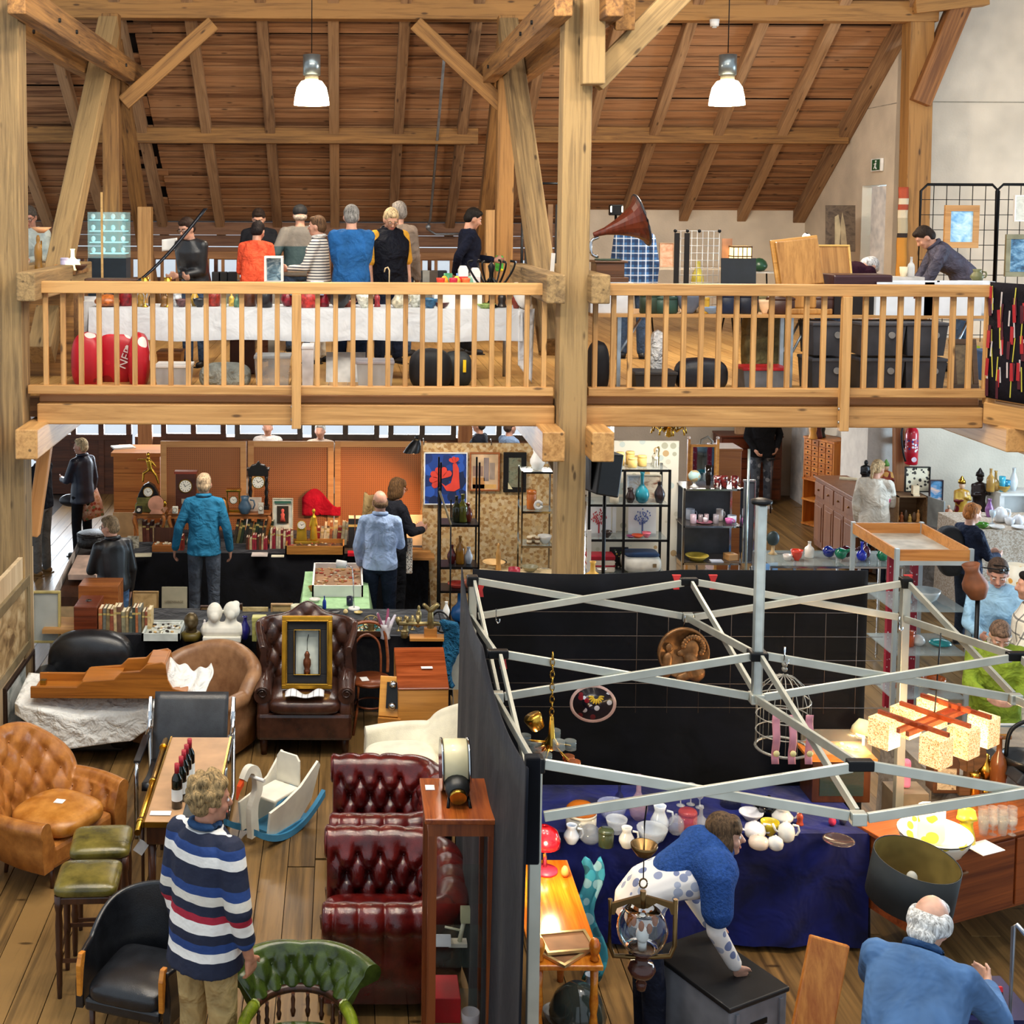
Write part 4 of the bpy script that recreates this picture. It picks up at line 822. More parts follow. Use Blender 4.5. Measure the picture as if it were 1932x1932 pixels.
cushion('seat',BLK,t,.56,.60,.16,(0,-.03,.41),p=6); MB().bb(-.28,.28,-.32,.28,.3,.38).obj('base',BLK,t,bev=.02)
for s in (-1,1): MB().prism([(-.335,.40),(-.31,.40),(-.29,.55),(-.26,.665),(-.31,.67),(-.34,.60)],.035,'YZ',(s*.305,-.01,0)).obj('arm_front',WOOD('a85c14','d48a30',.3),t,bev=.006)
legs4(t,.5,.52,.32,.022,DW)
t=T('captains_chair','green leather captain chair with a tufted curved back and turned spindles','armchair',(at(566,1850,6.8).x,6.62,0),0); t.scale=(.78,.86,.83)
arc=[(.33*math.cos(a),.34*math.sin(a) - .0) for a in [math.radians(d) for d in range(20,161,10)]]
shell('back_cushion',GRN,t,arc,lambda u: .80+.05*math.sin(PI*u),.63,.64,(.12,.22,.035),lambda u: .035+.03*abs(u - .5)*2,.06,lambda u: .05+.10*abs(u - .5)*2,100,22)
for s in (-1,1):
    MB().tube(spline([(s*.31,.12,.64),(s*.36,-.05,.66),(s*.37,-.2,.655),(s*.31,-.34,.64)],6),.042,10).obj('armrest',LEATHER('4a5a10','8a9a22',.25),t)
MB().tube([(.34*math.cos(a),.34*math.sin(a),.62) for a in [math.radians(d) for d in range(10,171,8)]],.03,8).obj('rail',DW,t)
for d in range(20,161,20):
    a=math.radians(d); MB().lathe([(.012,0),(.02,.04),(.012,.06),(.016,.12),(.01,.14),(.014,.16)],10,(.30*math.cos(a),.30*math.sin(a),.45)).obj('spindle',DW,t)
cushion('seat',GRN,t,.54,.52,.1,(0,-.02,.43)); MB().lathe([(0,.36),(.29,.36),(.3,.4),(0,.4)],26).obj('seat_frame',DW,t); legs4(t,.4,.38,.37,.028,DW,.7,.15)
PX=-2.95
wp=tag(MB().bb(PX - .04,PX,8.6,12.15,.04,1.62).obj('wall_partition',WOOD('b79a74','d6bd96',.6,.6,2,.05)),kind='structure')
def wallpic(label,y0,y1,z0,z1,mat,fmat,b=.05,dx=0,name='painting',rx=0):
    t=T(name,label,'picture',(PX+.012+dx,(y0+y1)/2,z0)); w,h=y1 - y0,z1 - z0
    m=MB()
    for a,c in (((0,0,h - b/2),(.04,w,b)),((0,0,b/2),(.04,w,b)),((0,-w/2+b/2,h/2),(.04,b,h - 2*b)),((0,w/2 - b/2,h/2),(.04,b,h - 2*b))): m.box(a,c)
    m.obj('frame',fmat,t,(0,0,0),(0,rx,0),bev=.006); MB().box((-.005,0,h/2),(.015,w - 2*b+.01,h - 2*b+.01)).obj('canvas',mat,t,(0,0,0),(0,rx,0)); return t
wallpic('large oil painting of cattle in a moulded grey-gold frame on the partition',10.2,11.9,.72,1.42,PICTURE('6b5233','a88b5f','cdb58a',4),P('8a7a5a',.4,.3),.09)
wallpic('small black-framed engraving low on the partition by the drape',11.0,12.05,.12,.66,PICTURE('8f9894','d8dcd6','eceee8',5),P('2c1c14',.4),.04)
PROF={
 'vase': [(0,0),(.5,0),(.62,.03),(1,.35),(.95,.5),(.5,.74),(.36,.84),(.42,.97),(.52,1),(.44,1),(.3,.85),(0,.8)],
 'bottle': [(0,0),(.9,0),(1,.04),(1,.52),(.85,.62),(.34,.74),(.3,.95),(.38,.96),(.38,1),(0,1)],
 'bulb': [(0,0),(.45,0),(.8,.08),(1,.25),(.85,.42),(.4,.55),(.26,.62),(.24,.92),(.34,1),(.26,1),(.2,.9),(0,.6)],
 'bowl': [(0,0),(.4,0),(.42,.08),(.75,.35),(.95,.8),(1,1),(.95,1),(.85,.75),(.6,.3),(0,.15)],
 'cup': [(0,0),(.62,0),(.7,.05),(.92,.5),(1,1),(.92,1),(.84,.5),(.6,.12),(0,.1)],
 'mug': [(0,0),(.95,0),(1,.04),(1,1),(.9,1),(.88,.1),(0,.08)],
 'plate': [(0,0),(.55,0),(.6,.2),(1,.85),(1,1),(.9,.85),(.55,.35),(0,.3)],
 'jar': [(0,0),(.9,0),(1,.05),(1,.78),(.96,.8),(1.02,.82),(1.02,.93),(.9,1),(0,1)],
 'goblet': [(0,0),(.7,0),(.72,.03),(.12,.1),(.1,.4),(.5,.5),(.85,.7),(.9,1),(.84,1),(.75,.72),(.3,.55),(0,.53)],
 'jug': [(0,0),(.6,0),(.66,.04),(1,.3),(.98,.45),(.6,.72),(.55,.82),(.7,1),(.62,1),(.48,.82),(.5,.7),(0,.4)],
 'pot': [(0,0),(.6,0),(.9,.15),(1,.42),(.85,.72),(.5,.85),(.45,.88),(.2,.93),(.12,.95),(.14,1),(0,1)],
 'fig': [(0,0),(.9,0),(1,.04),(.9,.1),(.7,.3),(.85,.5),(.75,.66),(.5,.74),(.32,.78),(.42,.86),(.4,.93),(.2,1),(0,1)],
 'dome': [(0,0),(1,0),(1,.1),(.95,.45),(.7,.8),(.3,.97),(.1,1),(0,1)],
 'lampg': [(0,0),(.8,0),(.8,.05),(.3,.12),(.25,.3),(.5,.36),(.9,.5),(1,.6),(.8,.75),(.4,.86),(.36,1),(.3,1),(.3,.86),(0,.8)],
 'egg': [(0,0),(.6,.06),(.95,.28),(1,.45),(.8,.75),(.4,.95),(0,1)],
}
def ware(kind,name,label,cat,mat,loc,w,h,handle=None,spout=False,group=None,n=18,lid=None,sq=1,tilt=None):
    m=MB().lathe([(r*w/2,z*h) for r,z in PROF[kind]],n,sy=sq)
    o=m.obj(name,mat,None,loc); tag(o,label,cat,group)
    if tilt: o.rotation_euler=tilt
    if handle is not None:
        a=handle; r=w/2; MB().tube([(math.cos(a)*r*x,math.sin(a)*r*x,z*h) for x,z in ((.82,.25),(1.25,.28),(1.5,.5),(1.35,.75),(.75,.8))],.05*w+.002,6).obj('handle',mat,o)
    if spout: MB().tube([(-.7*w/2,0,.35*h),(-1.3*w/2,0,.55*h),(-1.6*w/2,0,.85*h)],.06*w+.002,6).obj('spout',mat,o)
    if lid is not None: MB().lathe([(r*w/2*.85,h*(.98+.2*z)) for r,z in PROF['dome']],n).obj('lid',lid,o)
    return o
def W(px,py,z): return on(px,py,z)
def R4(px0,py0,px1,py1,y):
    a,b=at(px0,py0,y),at(px1,py1,y); return a.x,b.x,b.z,a.z
def pic(label,px0,py0,px1,py1,y,canvas,frame,b=.03,lean=0.0,name='picture',cat='picture',glass=False,matw=0,mat2=None):
    x0,x1,z0,z1=R4(px0,py0,px1,py1,y); w,h=x1 - x0,z1 - z0; t=T(name,label,cat,((x0+x1)/2,y,z0)); rt=(-lean,0,0)
    if frame is not None:
        m=MB()
        for p,q_ in (((-w/2,h - b),(w/2,h)),((-w/2,0),(w/2,b)),((-w/2,b),(-w/2+b,h - b)),((w/2 - b,b),(w/2,h - b))): m.bb(p[0],q_[0],-.03,.01,p[1],q_[1])
        m.obj('frame',frame,t,rot=rt,bev=.004)
    else: b=0
    if matw: MB().bb(-w/2+b,w/2 - b,-.012,0,b,h - b).obj('mat_board',mat2 or P('ece6d6',.7),t,rot=rt)
    MB().bb(-w/2+b+matw,w/2 - b - matw,-.016,.002,b+matw,h - b - matw).obj('canvas',canvas,t,rot=rt); t['w']=w; t['h']=h; del t['w'],t['h']
    return t,w,h
def text(s,size,mat,parent,loc,rot=(PI/2,0,0),name='lettering',ext=.001):
    c=bpy.data.curves.new(name,'FONT'); c.body=s; c.size=size; c.extrude=ext; c.align_x='CENTER'; c.align_y='CENTER'; c.materials.append(mat)
    k=bpy.data.objects.new(name,c); COL.objects.link(k); me=bpy.data.meshes.new_from_object(k); bpy.data.objects.remove(k)
    o=bpy.data.objects.new(name,me); COL.objects.link(o); o.location=loc; o.rotation_euler=rot
    if parent is not None: o.parent=parent
    return o
PAGE=P('e0d3b4',.85,var=.06)
def book(label,loc,w,d,h,col,rz=0,tilt=0,group=None,flat_=False):
    o=MB().bb(-w/2,-w/2+.004,0,d,0,h).bb(w/2 - .004,w/2,0,d,0,h).bb(-w/2,w/2,-.004,0,0,h).obj('book',P(col,.6,var=.15,vs=20),None,loc,(0,tilt,rz)); tag(o,label,'book',group)
    MB().bb(-w/2+.004,w/2 - .004,.0,d - .005,.004,h - .006).obj('pages',PAGE,o)
    if h> .17: MB().bb(-w/2*.99,w/2*.99,-.0055,-.004,h*.72,h*.8).obj('spine_band',P('b8a060',.4),o)
    if flat_: o.rotation_euler=(0,PI/2,rz)
    return o
def bookrow(where,x0,x1,y,z,cols,hs=(.17,.24),ws=(.02,.04),d=.14,group=None,tl=0):
    x=x0; i=0
    while x< x1 and i< 20:
        w=rnd.uniform(*ws); h=rnd.uniform(*hs); c=cols[i % len(cols)]
        book('%s book from the left %s'% (ORD[i],where),(x+w/2,y,z),w,d,h,c,0,rnd.uniform(-.04,.04)+tl,group or ('books '+where)); x+=w+.003+abs(tl)*.02; i+=1
def skirt_table(tl,cl,x0,x1,y0,y1,z,mat,drop=None,legm=None,folds=26,name='trestle_table'):
    """folding table plus the cloth that covers it down to `drop` (height of the hem)"""
    cx,cy=(x0+x1)/2,(y0+y1)/2; t=T(name,tl,'table',(cx,cy,0))
    lm=legm or P('9a9c9c',.4,.7); MB().bb(x0 - cx,x1 - cx,y0 - cy,y1 - cy,z - .035,z - .012).obj('tabletop',P('8a7a60',.6),t)
    for sx in (-1,1):
        for sy in (-1,1): MB().cyl((sx*((x1 - x0)/2 - .1),sy*((y1 - y0)/2 - .07),0 if z< 2 else GZ),(sx*((x1 - x0)/2 - .1),sy*((y1 - y0)/2 - .07),z - .035),.016).obj('leg',lm,t)
    drop=.03 if drop is None else drop; per=[(x0,y1),(x0,y0),(x1,y0),(x1,y1)]; e=.012
    m=MB(); m.bb(x0 - e,x1+e,y0 - e,y1+e,z - .008,z)
    L=[(V((x0 - e,y1,0)),V((x0 - e,y0 - e,0)),V((-1,0,0))),(V((x0 - e,y0 - e,0)),V((x1+e,y0 - e,0)),V((0,-1,0))),(V((x1+e,y0 - e,0)),V((x1+e,y1,0)),V((1,0,0)))]
    for a,b,n in L:
        k=max(6,int((b - a).length*14))
        def fn(u,v,a=a,b=b,n=n):
            p=a.lerp(b,u); s=(b - a).length*u; f=(.022*math.sin(s*9.0)+.012*math.sin(s*23+1))*v*min(1,u*8,(1 - u)*8)
            return p+n*(f+.03*v)+V((0,0,z - (z - drop)*v+.01*math.sin(s*5)*v))
        m.grid(fn,k,7)
    o=m.obj('tablecloth',mat,None); o.data.validate(); tag(o,cl,'tablecloth'); return t,o
BKV=CLOTH('0e0f14',.9,.4,5,.3,.25)
TZ=.75
skirt_table('front trestle table under black velvet behind the armchairs','black velvet cloth on the front book table behind the armchairs',-2.34,1.02,12.2,13.02,TZ,BKV)
skirt_table('rear trestle table under black cloth before the pegboards','black cloth on the rear table carrying the clocks',-2.5,1.0,15.2,16.3,TZ,BKV)
x0,x1,z0,z1=R4(214,858,303,1100,17.4); t=T('pine_cabinet','tall planked pine cabinet back behind the leather-jacket woman','cabinet',((x0+x1)/2,17.4,0)); w=(x1 - x0)/2; PN=WOOD('a85f22','d4893c',.5,1,0,.1,True)
MB().bb(-w,w,.02,.6,0,z1 - .02).obj('body',PN,t)
for i in range(6): MB().bb(-w,w,0,.02,i*z1/6+.004,(i+1)*z1/6 - .004).obj('plank',PN,t)
MB().bb(-w - .03,w+.02,-.03,.62,z1 - .02,z1+.03).obj('top',PN,t)
tag(MB().bb(0,.3,0,.25,0,.012).bb(.0,.28,.02,.24,.012,.02).obj('paper_sheet',WHT,None,(x0 - .02,17.6,z1+.03),(0,0,.4)),'white sheet of paper on top of the pine cabinet','paper')
def PEG():
    q=N('pegboard'); q.setp(Roughness=.7); tc=q.n('TexCoord'); mp=q.n('Mapping'); mp.inputs['Scale'].default_value=(38,38,38); q.l(tc.outputs['Object'],mp.inputs[0])
    sx=q.n('SeparateXYZ'); q.l(mp.outputs[0],sx.inputs[0]); c=[]
    for k in (0,2):
        f=q.n('Math',_operation='FRACT'); q.l(sx.outputs[k],f.inputs[0]); s=q.n('Math',_operation='SUBTRACT'); q.l(f.outputs[0],s.inputs[0]); s.inputs[1].default_value=.5; p=q.n('Math',_operation='POWER'); q.l(s.outputs[0],p.inputs[0]); p.inputs[1].default_value=2; c.append(p)
    a=q.n('Math',_operation='ADD'); q.l(c[0].outputs[0],a.inputs[0]); q.l(c[1].outputs[0],a.inputs[1]); q.base(q.ramp(a.outputs[0],[(.02,'3a2010'),(.045,'a9683a')])); return q.m
PGM=PEG(); PF=WOOD('b87a42','d39a5e',.5,1,0,.06)
for i,(pa,pb) in enumerate(((303,465),(468,629),(632,803))):
    x0,x1,z0,z1=R4(pa,832,pb,1060,16.55); t=T('pegboard',('brown pegboard panel beside the pine cabinet','brown pegboard panel in the middle of the row','brown pegboard panel glowing orange under the clamp lamp')[i],'panel',((x0+x1)/2,16.55,0)); w=(x1 - x0)/2
    MB().bb(-w+.03,w - .03,0,.01,.4,z1 - .03).obj('hardboard',PGM,t)
    for a in ((-w,-w+.075,.0,z1),(w - .075,w,.0,z1)): MB().bb(a[0],a[1],-.02,.02,a[2],a[3]).obj('stile',PF,t)
    MB().bb(-w+.075,w - .075,-.02,.02,z1 - .075,z1).obj('top_rail',PF,t)
def redc(u,v): return (at(570+72*u,1030,16.5).x,16.5 - .02*math.sin(u*9),1.18 - .28*v+(.12*math.sin(u*5) - .05)*(1 - v))
tag(MB().grid(redc,14,8).obj('red_cloth',CLOTH('b3162a',.8),solid=.01),'crimson cloth hanging against the middle pegboard','cloth')
def console(label,xa,xb,y,h,d=.32):
    t=T('side_table',label,'table',((xa+xb)/2,y,TZ)); w=(xb - xa)/2; MB().bb(-w,w,-d/2,d/2,h - .02,h).obj('top',TEAK,t,bev=.006); MB().bb(-w+.03,w - .03,-d/2+.02,d/2 - .02,h - .07,h - .02).obj('apron',TEAK,t)
    for sx in (-1,1):
        for sy in (-1,1): MB().tube(spline([(sx*(w - .03),sy*(d/2 - .03),h - .03),(sx*(w - .01),sy*(d/2 - .02),h*.75),(sx*(w - .05),sy*(d/2 - .05),h*.3),(sx*(w - .02),sy*(d/2 - .02),0)],6),[.026 - .014*i/18 for i in range(19)],8).obj('leg',TEAK,t)
cz=at(400,963,15.75).z - TZ
console('small cabriole-leg table under the gilt figure clock',at(254,960,15.75).x,at(314,960,15.75).x,15.75,cz); console('long cabriole-leg table under the portico clock',at(320,960,15.75).x,at(512,960,15.75).x,15.75,cz)
CT=TZ+cz
FACE=P('e9e4d4',.5,var=.02)
def dial(t,c,r,rim=BRASS,y=-.01):
    MB().cyl((c[0],c[1],c[2]),(c[0],c[1] - .012,c[2]),r,r,24).obj('bezel',rim,t); MB().cyl((c[0],c[1] - .012,c[2]),(c[0],c[1] - .015,c[2]),r*.86,r*.86,24).obj('dial',FACE,t)
    for i in range(12):
        a=2*PI*i/12; 
    m=MB()
    for i in range(12):
        a=2*PI*i/12; m.box((c[0]+math.sin(a)*r*.68,c[1] - .0155,c[2]+math.cos(a)*r*.68),(r*.07,.002,r*.2),Matrix.Rotation(a,3,'Y'))
    tag(m.obj('numerals',BLKM,t),kind='stuff'); MB().box((c[0] - r*.12,c[1] - .017,c[2]+r*.15),(r*.07,.002,r*.5),Matrix.Rotation(-.6,3,'Y')).obj('hour_hand',BLKM,t); MB().box((c[0]+r*.22,c[1] - .018,c[2]+r*.12),(r*.05,.002,r*.7),Matrix.Rotation(1.0,3,'Y')).obj('minute_hand',BLKM,t)
GILT=P('d2a23c',.25,1,var=.12)
t=T('mantel_clock','gilt figure of an archer above a black and green marble clock','clock',(at(281,960,15.7).x,15.7,CT)); MB().bb(-.16,.16,-.07,.07,0,.1).bb(-.14,.14,-.06,.06,.1,.18).obj('marble_base',P('6f6a3c',.2,var=.3),t,bev=.006); MB().prism([(-.13,.18),(.13,.18),(.12,.22),(.07,.32),(0,.36),(-.07,.32),(-.12,.22)],.1,'XZ').obj('case',P('17181a',.2),t,bev=.008); dial(t,(0,-.052,.25),.062,GILT)
f=MB(); f.cap((.02,0,.52),(0,0,.62),.03,.035); f.ell((-.005,0,.70),(.024,.026,.03)); f.cap((-.01,0,.64),(-.13,-.01,.64),.014,.01); f.cap((.02,0,.63),(.09,0,.55),.015,.01); f.cap((.02,0,.52),(-.06,0,.47),.022,.018); f.cap((-.06,0,.47),(-.07,0,.37),.018,.012); f.cap((.03,0,.52),(.09,0,.44),.02,.016); f.cap((.09,0,.44),(.12,0,.34),.016,.01); f.cap((.0,0,.69),(0,0,.66),.016,.02); blob('figure',f,GILT,t,.006,1)
t=T('mantel_clock','pink marble drum clock before the archer clock','clock',(at(295,962,15.6).x,15.58,CT)); MB().cyl((0,-.03,.12),(0,.03,.12),.095,.095,28).obj('drum',P('c68d72',.25,var=.12),t); MB().prism([(-.08,0),(.08,0),(.05,.05),(-.05,.05)],.07,'XZ').obj('foot',P('c68d72',.25),t); MB().ell((.1,0,.12),(.03,.02,.04)).obj('ornament',GILT,t)
t=T('wall_clock','square carved dark oak clock leaning on the pegboard','clock',(at(351,940,15.85).x,15.85,CT)); MB().bb(-.125,.125,-.04,.06,0,.45).obj('case',WOOD('2b140c','4a2416',.4),t,bev=.01); MB().bb(-.14,.14,-.05,.07,.44,.47).obj('top',WOOD('6a2414','8a3a22',.4),t); dial(t,(0,-.042,.29),.085); MB().box((0,-.045,.1),(.1,.01,.06)).obj('carving',P('a89a88',.5),t)
t=T('portico_clock','black portico clock with twisted columns and gilt dial','clock',(at(487,940,15.8).x,15.85,CT)); EB=P('15120f',.3)
MB().bb(-.13,.13,-.06,.06,0,.05).obj('base',EB,t,bev=.006); MB().bb(-.125,.125,-.06,.06,.42,.5).bb(-.14,.14,-.065,.065,.49,.51).obj('entablature',EB,t); MB().prism([(-.12,.5),(.12,.5),(.08,.55),(.03,.56),(0,.6),(-.03,.56),(-.08,.55)],.06,'XZ').obj('crest',EB,t,bev=.006)
for s in (-1,1):
    for yy in (-.04,.04): MB().rings([[V((s*.1+.02*math.cos(a)*(1+.25*math.cos(2*a - z*60)),yy+.02*math.sin(a)*(1+.25*math.cos(2*a - z*60)),z)) for a in [2*PI*j/10 for j in range(10)]] for z in [.05+.37*i/16 for i in range(17)]],True).obj('column',EB,t)
dial(t,(0,-.03,.34),.082,GILT)
t=T('carriage_clock','brass four-glass table clock beside the blue jug','clock',(at(441,953,15.7).x,15.7,CT)); [MB().bb(-.09,.09,-.06,.06,z,z+.03).obj('plate',GILT,t,bev=.004) for z in (0,.25)]
for s in (-1,1): MB().bb(s*.08,s*.065,-.05,-.035,.03,.25).obj('pillar',GILT,t)
dial(t,(0,-.03,.15),.05,GILT)
ware('dome','mantel_clock','small round bronze clock with two white enamel spots','clock',BRONZE,(at(422,957,15.6).x,15.6,CT),.13,.2,n=18)
ware('jug','pitcher','slate blue pitcher with a curved handle on the long side table','pitcher',P('3d5568',.3),(at(462,960,15.6).x,15.6,CT),.16,.21,handle=0)
for i,(px,c,hh) in enumerate(((262,'222222',.09),(330,'e8e0cc',.09),(347,'ece8de',.08),(492,'b8b0a0',.14))):
    t=T('alarm_clock',('little black and white alarm clock beside the archer clock','little round white travel clock, left one under the oak clock','little white travel clock, right one under the oak clock','small silver carriage clock at the end of the long table')[i],'clock',(at(px,962,15.55).x,15.58,CT)); MB().bb(-.035,.035,-.02,.02,0,hh).obj('case',P(c,.4),t,bev=.01); dial(t,(0,-.022,hh*.55),.026)
o=tag(MB().box((0,0,.085),(.17,.01,.17)).obj('clock_plate',P('b4a492',.6),None,(at(480,955,15.7).x,15.72,CT),(-.15,0,0)),'beige square plate leaning behind the blue jug','plate')
DK=['2a1c14','3a2a20','23301f','4a3a22','1f2630']; RD=['8e1f2e','6d1a24','b5a58a','7a5a34','93242f','c4b596']
bookrow('under the small cabriole-leg table',at(262,1000,15.7).x,at(318,1000,15.7).x,15.7,TZ,['b89a70','5a2a1c','6a3a2a','4a2218'],(.2,.28),(.03,.05)); bookrow('in the leaning dark row under the long table',at(440,1000,15.7).x,at(508,1000,15.7).x,15.65,TZ,['3a3226','6a6030','23301f','2a2a22'],(.24,.32),(.03,.045),tl=.18)
bookrow('in the short row before the long table',at(463,1045,15.3).x,at(502,1045,15.3).x,15.35,TZ,['4a2c1c','7a3a24','b09a70','8e1f2e','93242f'],(.12,.18),(.018,.03)); bookrow('in the row under the framed lady print',at(508,1045,15.3).x,at(553,1045,15.3).x,15.4,TZ,['cbbb98','8e1f2e','8e1f2e','b5a58a','c4b596','6d1a24'],(.19,.25),(.02,.035))
bookrow('behind the glass display case',at(597,1030,15.6).x,at(650,1030,15.6).x,15.6,TZ,['8e2a22','c9b58c','d6c7a4','c9b58c','9c5a34','b09a70'],(.2,.28),(.025,.05),tl=.06)
for i in range(2): book('%s of two thick black leather volumes beside the display case'% ('left','right')[i],(at(663+13*i,1035,15.5).x,15.45,TZ),.075,.2,.36,'1a2026',group='thick black volumes')
book('dark green album lying behind the trinket box',(at(307,1010,15.6).x,15.55,TZ),.04,.2,.30,'2c3428',0,PI/2 - .12); bookrow('beside the trinket box',at(326,1050,15.3).x,at(345,1050,15.3).x,15.3,TZ,['7a2418','b08a5a','9a4a2a'],(.17,.2),(.025,.035))
t=T('trinket_box','open wooden box of bone pieces on the rear table','box',(at(309,1050,15.3).x,15.3,TZ)); MB().bb(-.13,.13,-.08,.08,0,.08).obj('tray',TEAK,t,bev=.004); MB().bb(-.13,.13,.07,.085,.08,.26).obj('lid',DW,t,rot=(-.1,0,0))
for i in range(12): MB().ell((rnd.uniform(-.1,.1),rnd.uniform(-.05,.05),.085),(.016,.012,.012),8,5).obj('piece',P('d8cdb0',.5),t)
def sheet(label,px,py,z,w,d,col,rz=0,name='booklet',th=.012,cat='booklet'): return tag(MB().box((0,0,th/2),(w,d,th)).obj(name,P(col,.7),None,W(px,py,z),(0,0,rz)),label,cat)
sheet('cream booklet beside the trinket box',270,1048,TZ,.2,.14,'d9d2b4',.1); sheet('pale pink booklet on the rear table edge',490,1047,TZ,.19,.15,'e3d4c8'); sheet('small cream ticket near the display case',524,1050,TZ,.15,.07,'e8dcc0',name='ticket'); sheet('bright red book lying beside the display case',672,1047,TZ,.2,.13,'c8142c',-.02,'book',.035,'book')
pic('small black and white photograph leaning on the rear table',240,1012,262,1055,15.4,PICTURE('4a4438','a89f88','d8d2be',16),None,lean=.1); pic('tall parchment print behind the leather-jacket woman',212,968,252,1113,16.5,P('c99a66',.8,var=.08),None,.01,.05)
t,w,h=pic('framed colour print of a lady in a red skirt',514,940,553,998,15.75,P('d8d6c4',.7),P('c4bda4',.6),.012,.05)
MB().bb(-w*.28,w*.28,-.03,-.018,h*.2,h*.76).obj('inner_panel',P('2c2418',.6),t); MB().lathe([(0,0),(.035,0),(.02,.06),(.026,.09),(.01,.11),(.02,.13),(.02,.15),(0,.16)],12,(0,-.03,h*.26),sy=.3).obj('lady',P('c8584a',.6),t); MB().bb(-w*.4,w*.4,-.024,-.018,h*.84,h*.92).obj('title_band',P('2f5a4a',.6),t)
t=T('figure_clock','gilt clock with a standing maiden on a scrolled base','clock',(at(579,1030,15.45).x,15.5,TZ+.03)); YG=P('c9a638',.35,.7,var=.15)
MB().bb(-.15,.15,-.06,.06,0,.05).obj('base',YG,t,bev=.01); MB().prism([(-.13,.05),(.0,.05),(-.01,.2),(-.03,.24),(-.1,.24),(-.12,.2)],.09,'XZ').obj('case',YG,t,bev=.01); dial(t,(-.065,-.047,.25),.055,YG)
f=MB(); f.cap((.08,0,.08),(.08,0,.22),.05,.035); f.cap((.08,0,.22),(.085,0,.33),.035,.03); f.ell((.08,0,.41),(.022,.024,.03)); f.cap((.06,0,.33),(.03,-.02,.22),.014,.01); f.cap((.1,0,.33),(.12,-.02,.24),.014,.01); f.cap((.08,0,.37),(.08,0,.34),.014,.016); blob('maiden',f,YG,t,.006,1)
def gcase(label,loc,w,d,h,frame,fill,n,rz=0,cols=('c8b080','d8d0c0','8a5a3a','c05a4a'),glass_h=None):
    t=T('display_case',label,'display case',loc,rz); b=.018
    for a in ((-w/2,w/2,-d/2,-d/2+b),(-w/2,w/2,d/2 - b,d/2),(-w/2,-w/2+b,-d/2,d/2),(w/2 - b,w/2,-d/2,d/2)): MB().bb(*a,0,h).obj('side',frame,t)
    MB().bb(-w/2+b,w/2 - b,-d/2+b,d/2 - b,0,h*.5).obj('lining',fill,t); MB().bb(-w/2+b,w/2 - b,-d/2+b,d/2 - b,h - .012,h - .008).obj('glass_lid',GLASS('1c2224',.02,al=.08),t)
    for i in range(n):
        r=rnd.uniform(.010,.02); MB().ell((rnd.uniform(-w/2+.03,w/2 - .03),rnd.uniform(-d/2+.03,d/2 - .03),h*.5+r*.4),(r*rnd.uniform(.8,1.6),r,r*.6),8,5).obj('trinket',P(rnd.choice(cols),.35,rnd.choice((0,.8))),t)
    return t
gcase('flat wooden display case of small antiquities on the rear table',(at(594,1058,15.2).x,15.32,TZ),.70,.36,.1,OAK,P('5a4438',.8),40)
tag(MB().cyl((0,0,0),(0,0,0.01),.01).obj('coin',BRASS,None,(9,3,-.5)),'x','coin') if False else None
t,w,h=pic('parchment poster reading la symphonie pastorale behind the pale shirt man',764,972,812,1032,15.6,P('d9bf98',.8,var=.06),None,.01,.08,'poster','poster')
text('LA\nSYMPHONIE\nPASTORALE',.036,P('2a1c12',.7),t,(0,-.022,h*.68),(PI/2 - .08,0,0))
sheet('tan leather folio with gilt border on the rear table end',792,1042,TZ,.26,.2,'c08a4c',-.06,'folio',.03,'folio'); sheet('thick tan folio under the upper one on the rear table end',795,1052,TZ - .001,.3,.24,'a8743c',-.03,'folio',.028,'folio')
tag(MB().grid(lambda u,v: (.30+.16*(u - .5)+.05*v - (.12*v),14.78 - .03*math.sin(u*8),1.42 - .78*v - .04*math.sin(u*3)),14,12).obj('coat',CLOTH('a58a5c',.9,.6,7),solid=.03),'beige coat hanging from the brown-haired person\'s arm','coat').location=(.03,.18,.12)
tag(MB().bb(-.05,.05,-.02,.02,0,.42).obj('tote_bag',SPOTS('e6e2d8',['1c1c1c','4a4a4a','c8a080'],60,.4,.8),None,(at(770,1060,14.8).x,14.8,.62),bev=.015),'black and white patterned tote beside the pale shirt man','bag')
tag(MB().rings([[V((x*k,y*k*.35,z)) for x,y in ((-.15,-.3),(.15,-.3),(.16,.3),(-.16,.3))] for z,k in ((0,.95),(.18,1.1),(.36,1.0))],True).obj('shopping_bag',SPOTS('d8a58c',['b8523c','c88a60','8a9a6a','e6cdb8'],22,.5,.8),None,at(176,975,17.95),(0,-.25,.3)),'floral salmon shopping bag on the arm of the navy-coated woman','bag')
tag(MB().ell((0,0,0),(.17,.1,.09),14,8).obj('belt_bag',LEATHER('15171c','2a2c33',.4),None,at(134,944,18.1)),'black belt bag slung on the navy-coated woman','bag')
t=T('print_bin','dark slanted print bin with a glass edge beside the leather-jacket woman','print rack',(at(165,1100,14.2).x,14.25,0)); MB().prism([(-.75,0),(.6,0),(.6,.95),(-.75,.72)],.36,'YZ').obj('bin',DW,t); MB().prism([(-.75,.5),(.6,.75),(.6,1.02),(-.75,.8)],.02,'YZ',(-.2,0,0)).obj('side_panel',P('d0c4b8',.3),t); MB().bb(-.16,.14,-.78,-.75,.1,.62).obj('mounted_print',P('cda878',.7),t); MB().bb(-.1,.08,-.785,-.78,.22,.5).obj('print',PICTURE('6a6250','9a927e','b8b09a',10),t)
o=tag(MB().box((0,0,.03),(.3,.5,.06)).obj('paper_stack',P('d9b9a4',.7),None,(at(168,1030,14.2).x,14.05,.86),(.17,0,0)),'stack of pink papers on the print bin','paper'); ware('jar','hat_box','round black embossed tin box on the print bin','box',P('1f1a17',.35,.3,b=.6,bs=30),(at(178,1022,14.7).x,14.62,.98),.36,.16)
